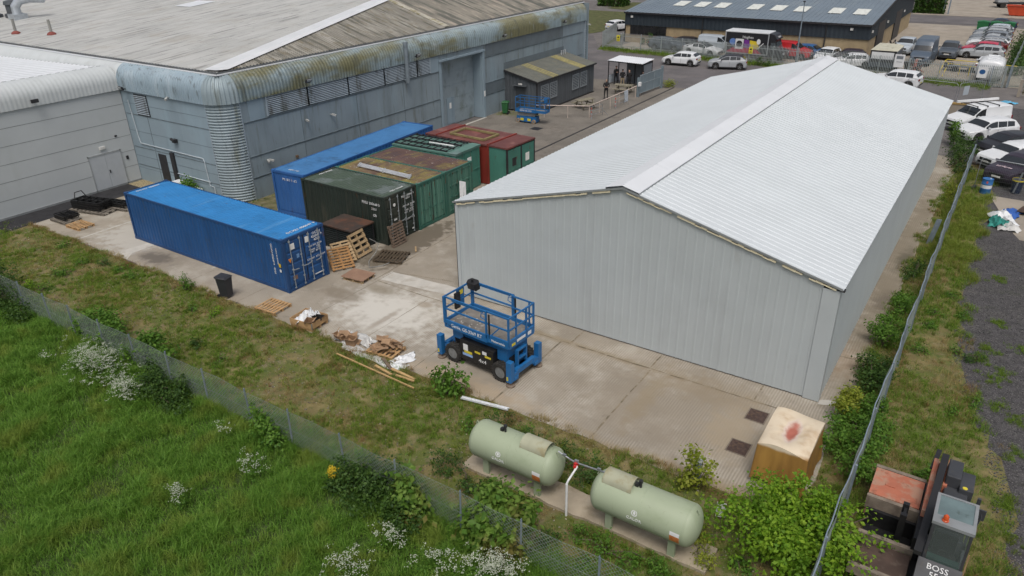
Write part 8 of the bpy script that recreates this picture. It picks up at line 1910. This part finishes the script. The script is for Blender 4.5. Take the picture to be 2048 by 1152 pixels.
for k in range(34):    # rosettes and docks in the strips
    px_, py_ = (rp.uniform(-22, 16), rp.uniform(-11.1, -6.5)) if k < 22 else (rp.uniform(17.7, 20), rp.uniform(-2.5, 12))
    if (7 < px_ < 15 and -9.6 < py_ < -8) : continue
    plant('weed_clump', 'low leafy weed clump on the ground of the front strip' if k < 22 else 'low leafy weed clump on the rough ground right of the fence', 'weed', (px_, py_, 0), [(0, 0, .08, rp.uniform(.14, .34)), (rp.uniform(-.3, .3), rp.uniform(-.3, .3), .06, .18)], 420, .07, rp.choice([l_mid, l_dark, l_bright, l_mid]), 200 + k, 2, 'weed clumps on the front strip' if k < 22 else 'weed clumps right of the fence', 10)
# clipped hedges far away
def hedge(lb, loc, sx, sy, h, seed):
    t = thing('hedge', lb, 'hedge', loc); r = np.random.default_rng(seed); n = 4200
    p = r.uniform(-.5, .5, (n, 3)); a = r.integers(0, 5, n); p[a == 0, 0] = -.5; p[a == 1, 0] = .5; p[a == 2, 1] = -.5; p[a == 3, 1] = .5; p[a == 4, 2] = .5
    p = p * np.array([sx, sy, h]) + np.array([0, 0, h / 2]) + r.normal(0, .06, (n, 3)); d = r.normal(0, .16, (n, 3)); e = r.normal(0, .16, (n, 3))
    V = np.stack([p, p + d, p + d + e, p + e], 1); i = np.arange(n)[:, None] * 4
    mesh_np('foliage', V.reshape(-1, 3), np.concatenate([i + np.array([[0, 1, 2]]), i + np.array([[0, 2, 3]])]), l_dark, t)
    MB().bb(-sx / 2 + .15, sx / 2 - .15, -sy / 2 + .15, sy / 2 - .15, 0, h - .15).build('branches', m_bark, t)
hedge('tall clipped dark hedge beyond the corner of the warehouse', (-46.8, 108.5, 0), 4.6, 3.5, 3.2, 1)
hedge('square dark hedge beside the far yard entrance', (4.1, 120.0, 0), 3.8, 2.2, 2.6, 2)
# cow parsley
m_flower = leafmat('white_blossom', (.38, .42, .31), (.6, .63, .53), None, .3)
m_yflower = leafmat('yellow_blossom', (.6, .42, .02), (.75, .55, .05), None, .3)
def umbels(label, loc, sx, sy, n, h, seed, rot=0, mat=m_flower, fol=l_mid, sz=.035, nm='cow_parsley', cat='wildflowers'):
    t = thing(nm, label, cat, loc, rot, 'white flower patches' if mat is m_flower else None); r = np.random.default_rng(seed)
    cx = r.normal(0, .42, n) * sx; cy = r.normal(0, .42, n) * sy; ch = h * r.uniform(.7, 1.15, n) * (1 - .2 * np.clip((cx / sx) ** 2 + (cy / sy) ** 2, 0, 1))
    m = 10; P_ = np.repeat(np.stack([cx, cy, ch], 1), m, 0); k = len(P_); sp = np.repeat(r.uniform(.7, 1.5, n), m)[:, None]
    P_ = P_ + r.normal(0, 1, (k, 3)) * np.array([.045, .045, .012]) * sp; d = r.normal(0, 1, (k, 3)) * np.array([1, 1, .3]); d = d / np.linalg.norm(d, axis=1)[:, None] * sz * .45; e = np.cross(d, np.array([0, 0, 1.])) + r.normal(0, sz * .15, (k, 3))
    V = np.stack([P_ - d, P_ - e, P_ + d, P_ + e], 1); i = np.arange(k)[:, None] * 4
    o = mesh_np('flower_heads', V.reshape(-1, 3), np.concatenate([i + np.array([[0, 1, 2]]), i + np.array([[0, 2, 3]])]), mat, t); o['kind'] = 'stuff'
    mb = MB()
    for q in range(0, n, 2): mb.cyl((cx[q] * .85, cy[q] * .85, 0), (cx[q], cy[q], ch[q]), .006, .004, n=3, caps=False)
    mb.build('stalks', l_mid, t); leaf_cloud('foliage', [(0, 0, h * .35, min(sx, sy) * .8), (sx * .35, 0, h * .3, min(sx, sy) * .6), (-sx * .35, 0, h * .3, min(sx, sy) * .6)], int(n * 9), .07, fol, seed + 1, t)
umbels('biggest drift of white cow parsley beside the left part of the front fence', (-7.4, -12.55, 0), 1.9, 1.0, 400, .85, 301, R(-8))
umbels('dense white cow parsley drift just below the biggest one at the left fence', (-4.9, -12.95, 0), 1.0, .6, 120, .8, 302, R(-20))
umbels('few white cow parsley heads alone in the middle of the field', (1.35, -15.1, 0), .38, .28, 24, .75, 303)
umbels('sparse white cow parsley near the fence left of the dark bramble', (2.1, -13.15, 0), .7, .4, 26, .75, 304)
umbels('scattered cow parsley heads in the grass by a fence post', (-.1, -12.5, 0), .4, .3, 12, .7, 305)
umbels('white cow parsley at the bottom edge left of the broad leaved sapling', (7.3, -14.4, 0), .75, .7, 50, .8, 306)
umbels('white cow parsley in front of the bramble bush', (7.55, -13.05, 0), .55, .35, 34, .75, 307)
umbels('thick white cow parsley below the broad leaved sapling', (10.6, -12.5, 0), 1.15, .55, 140, .85, 308, R(12))
umbels('loose white cow parsley left of the thick patch at the bottom edge', (9.2, -13.1, 0), .6, .45, 36, .8, 309)
umbels('single small group of white flowers on the grass near the left shrub', (-9.9, -13.2, 0), .5, .25, 9, .6, 310)
umbels('small cluster of yellow blossom at the left of the dark bramble', (4.6, -12.2, 0), .16, .16, 26, .8, 311, 0, m_yflower, l_dark, .04, 'yellow_blossom')
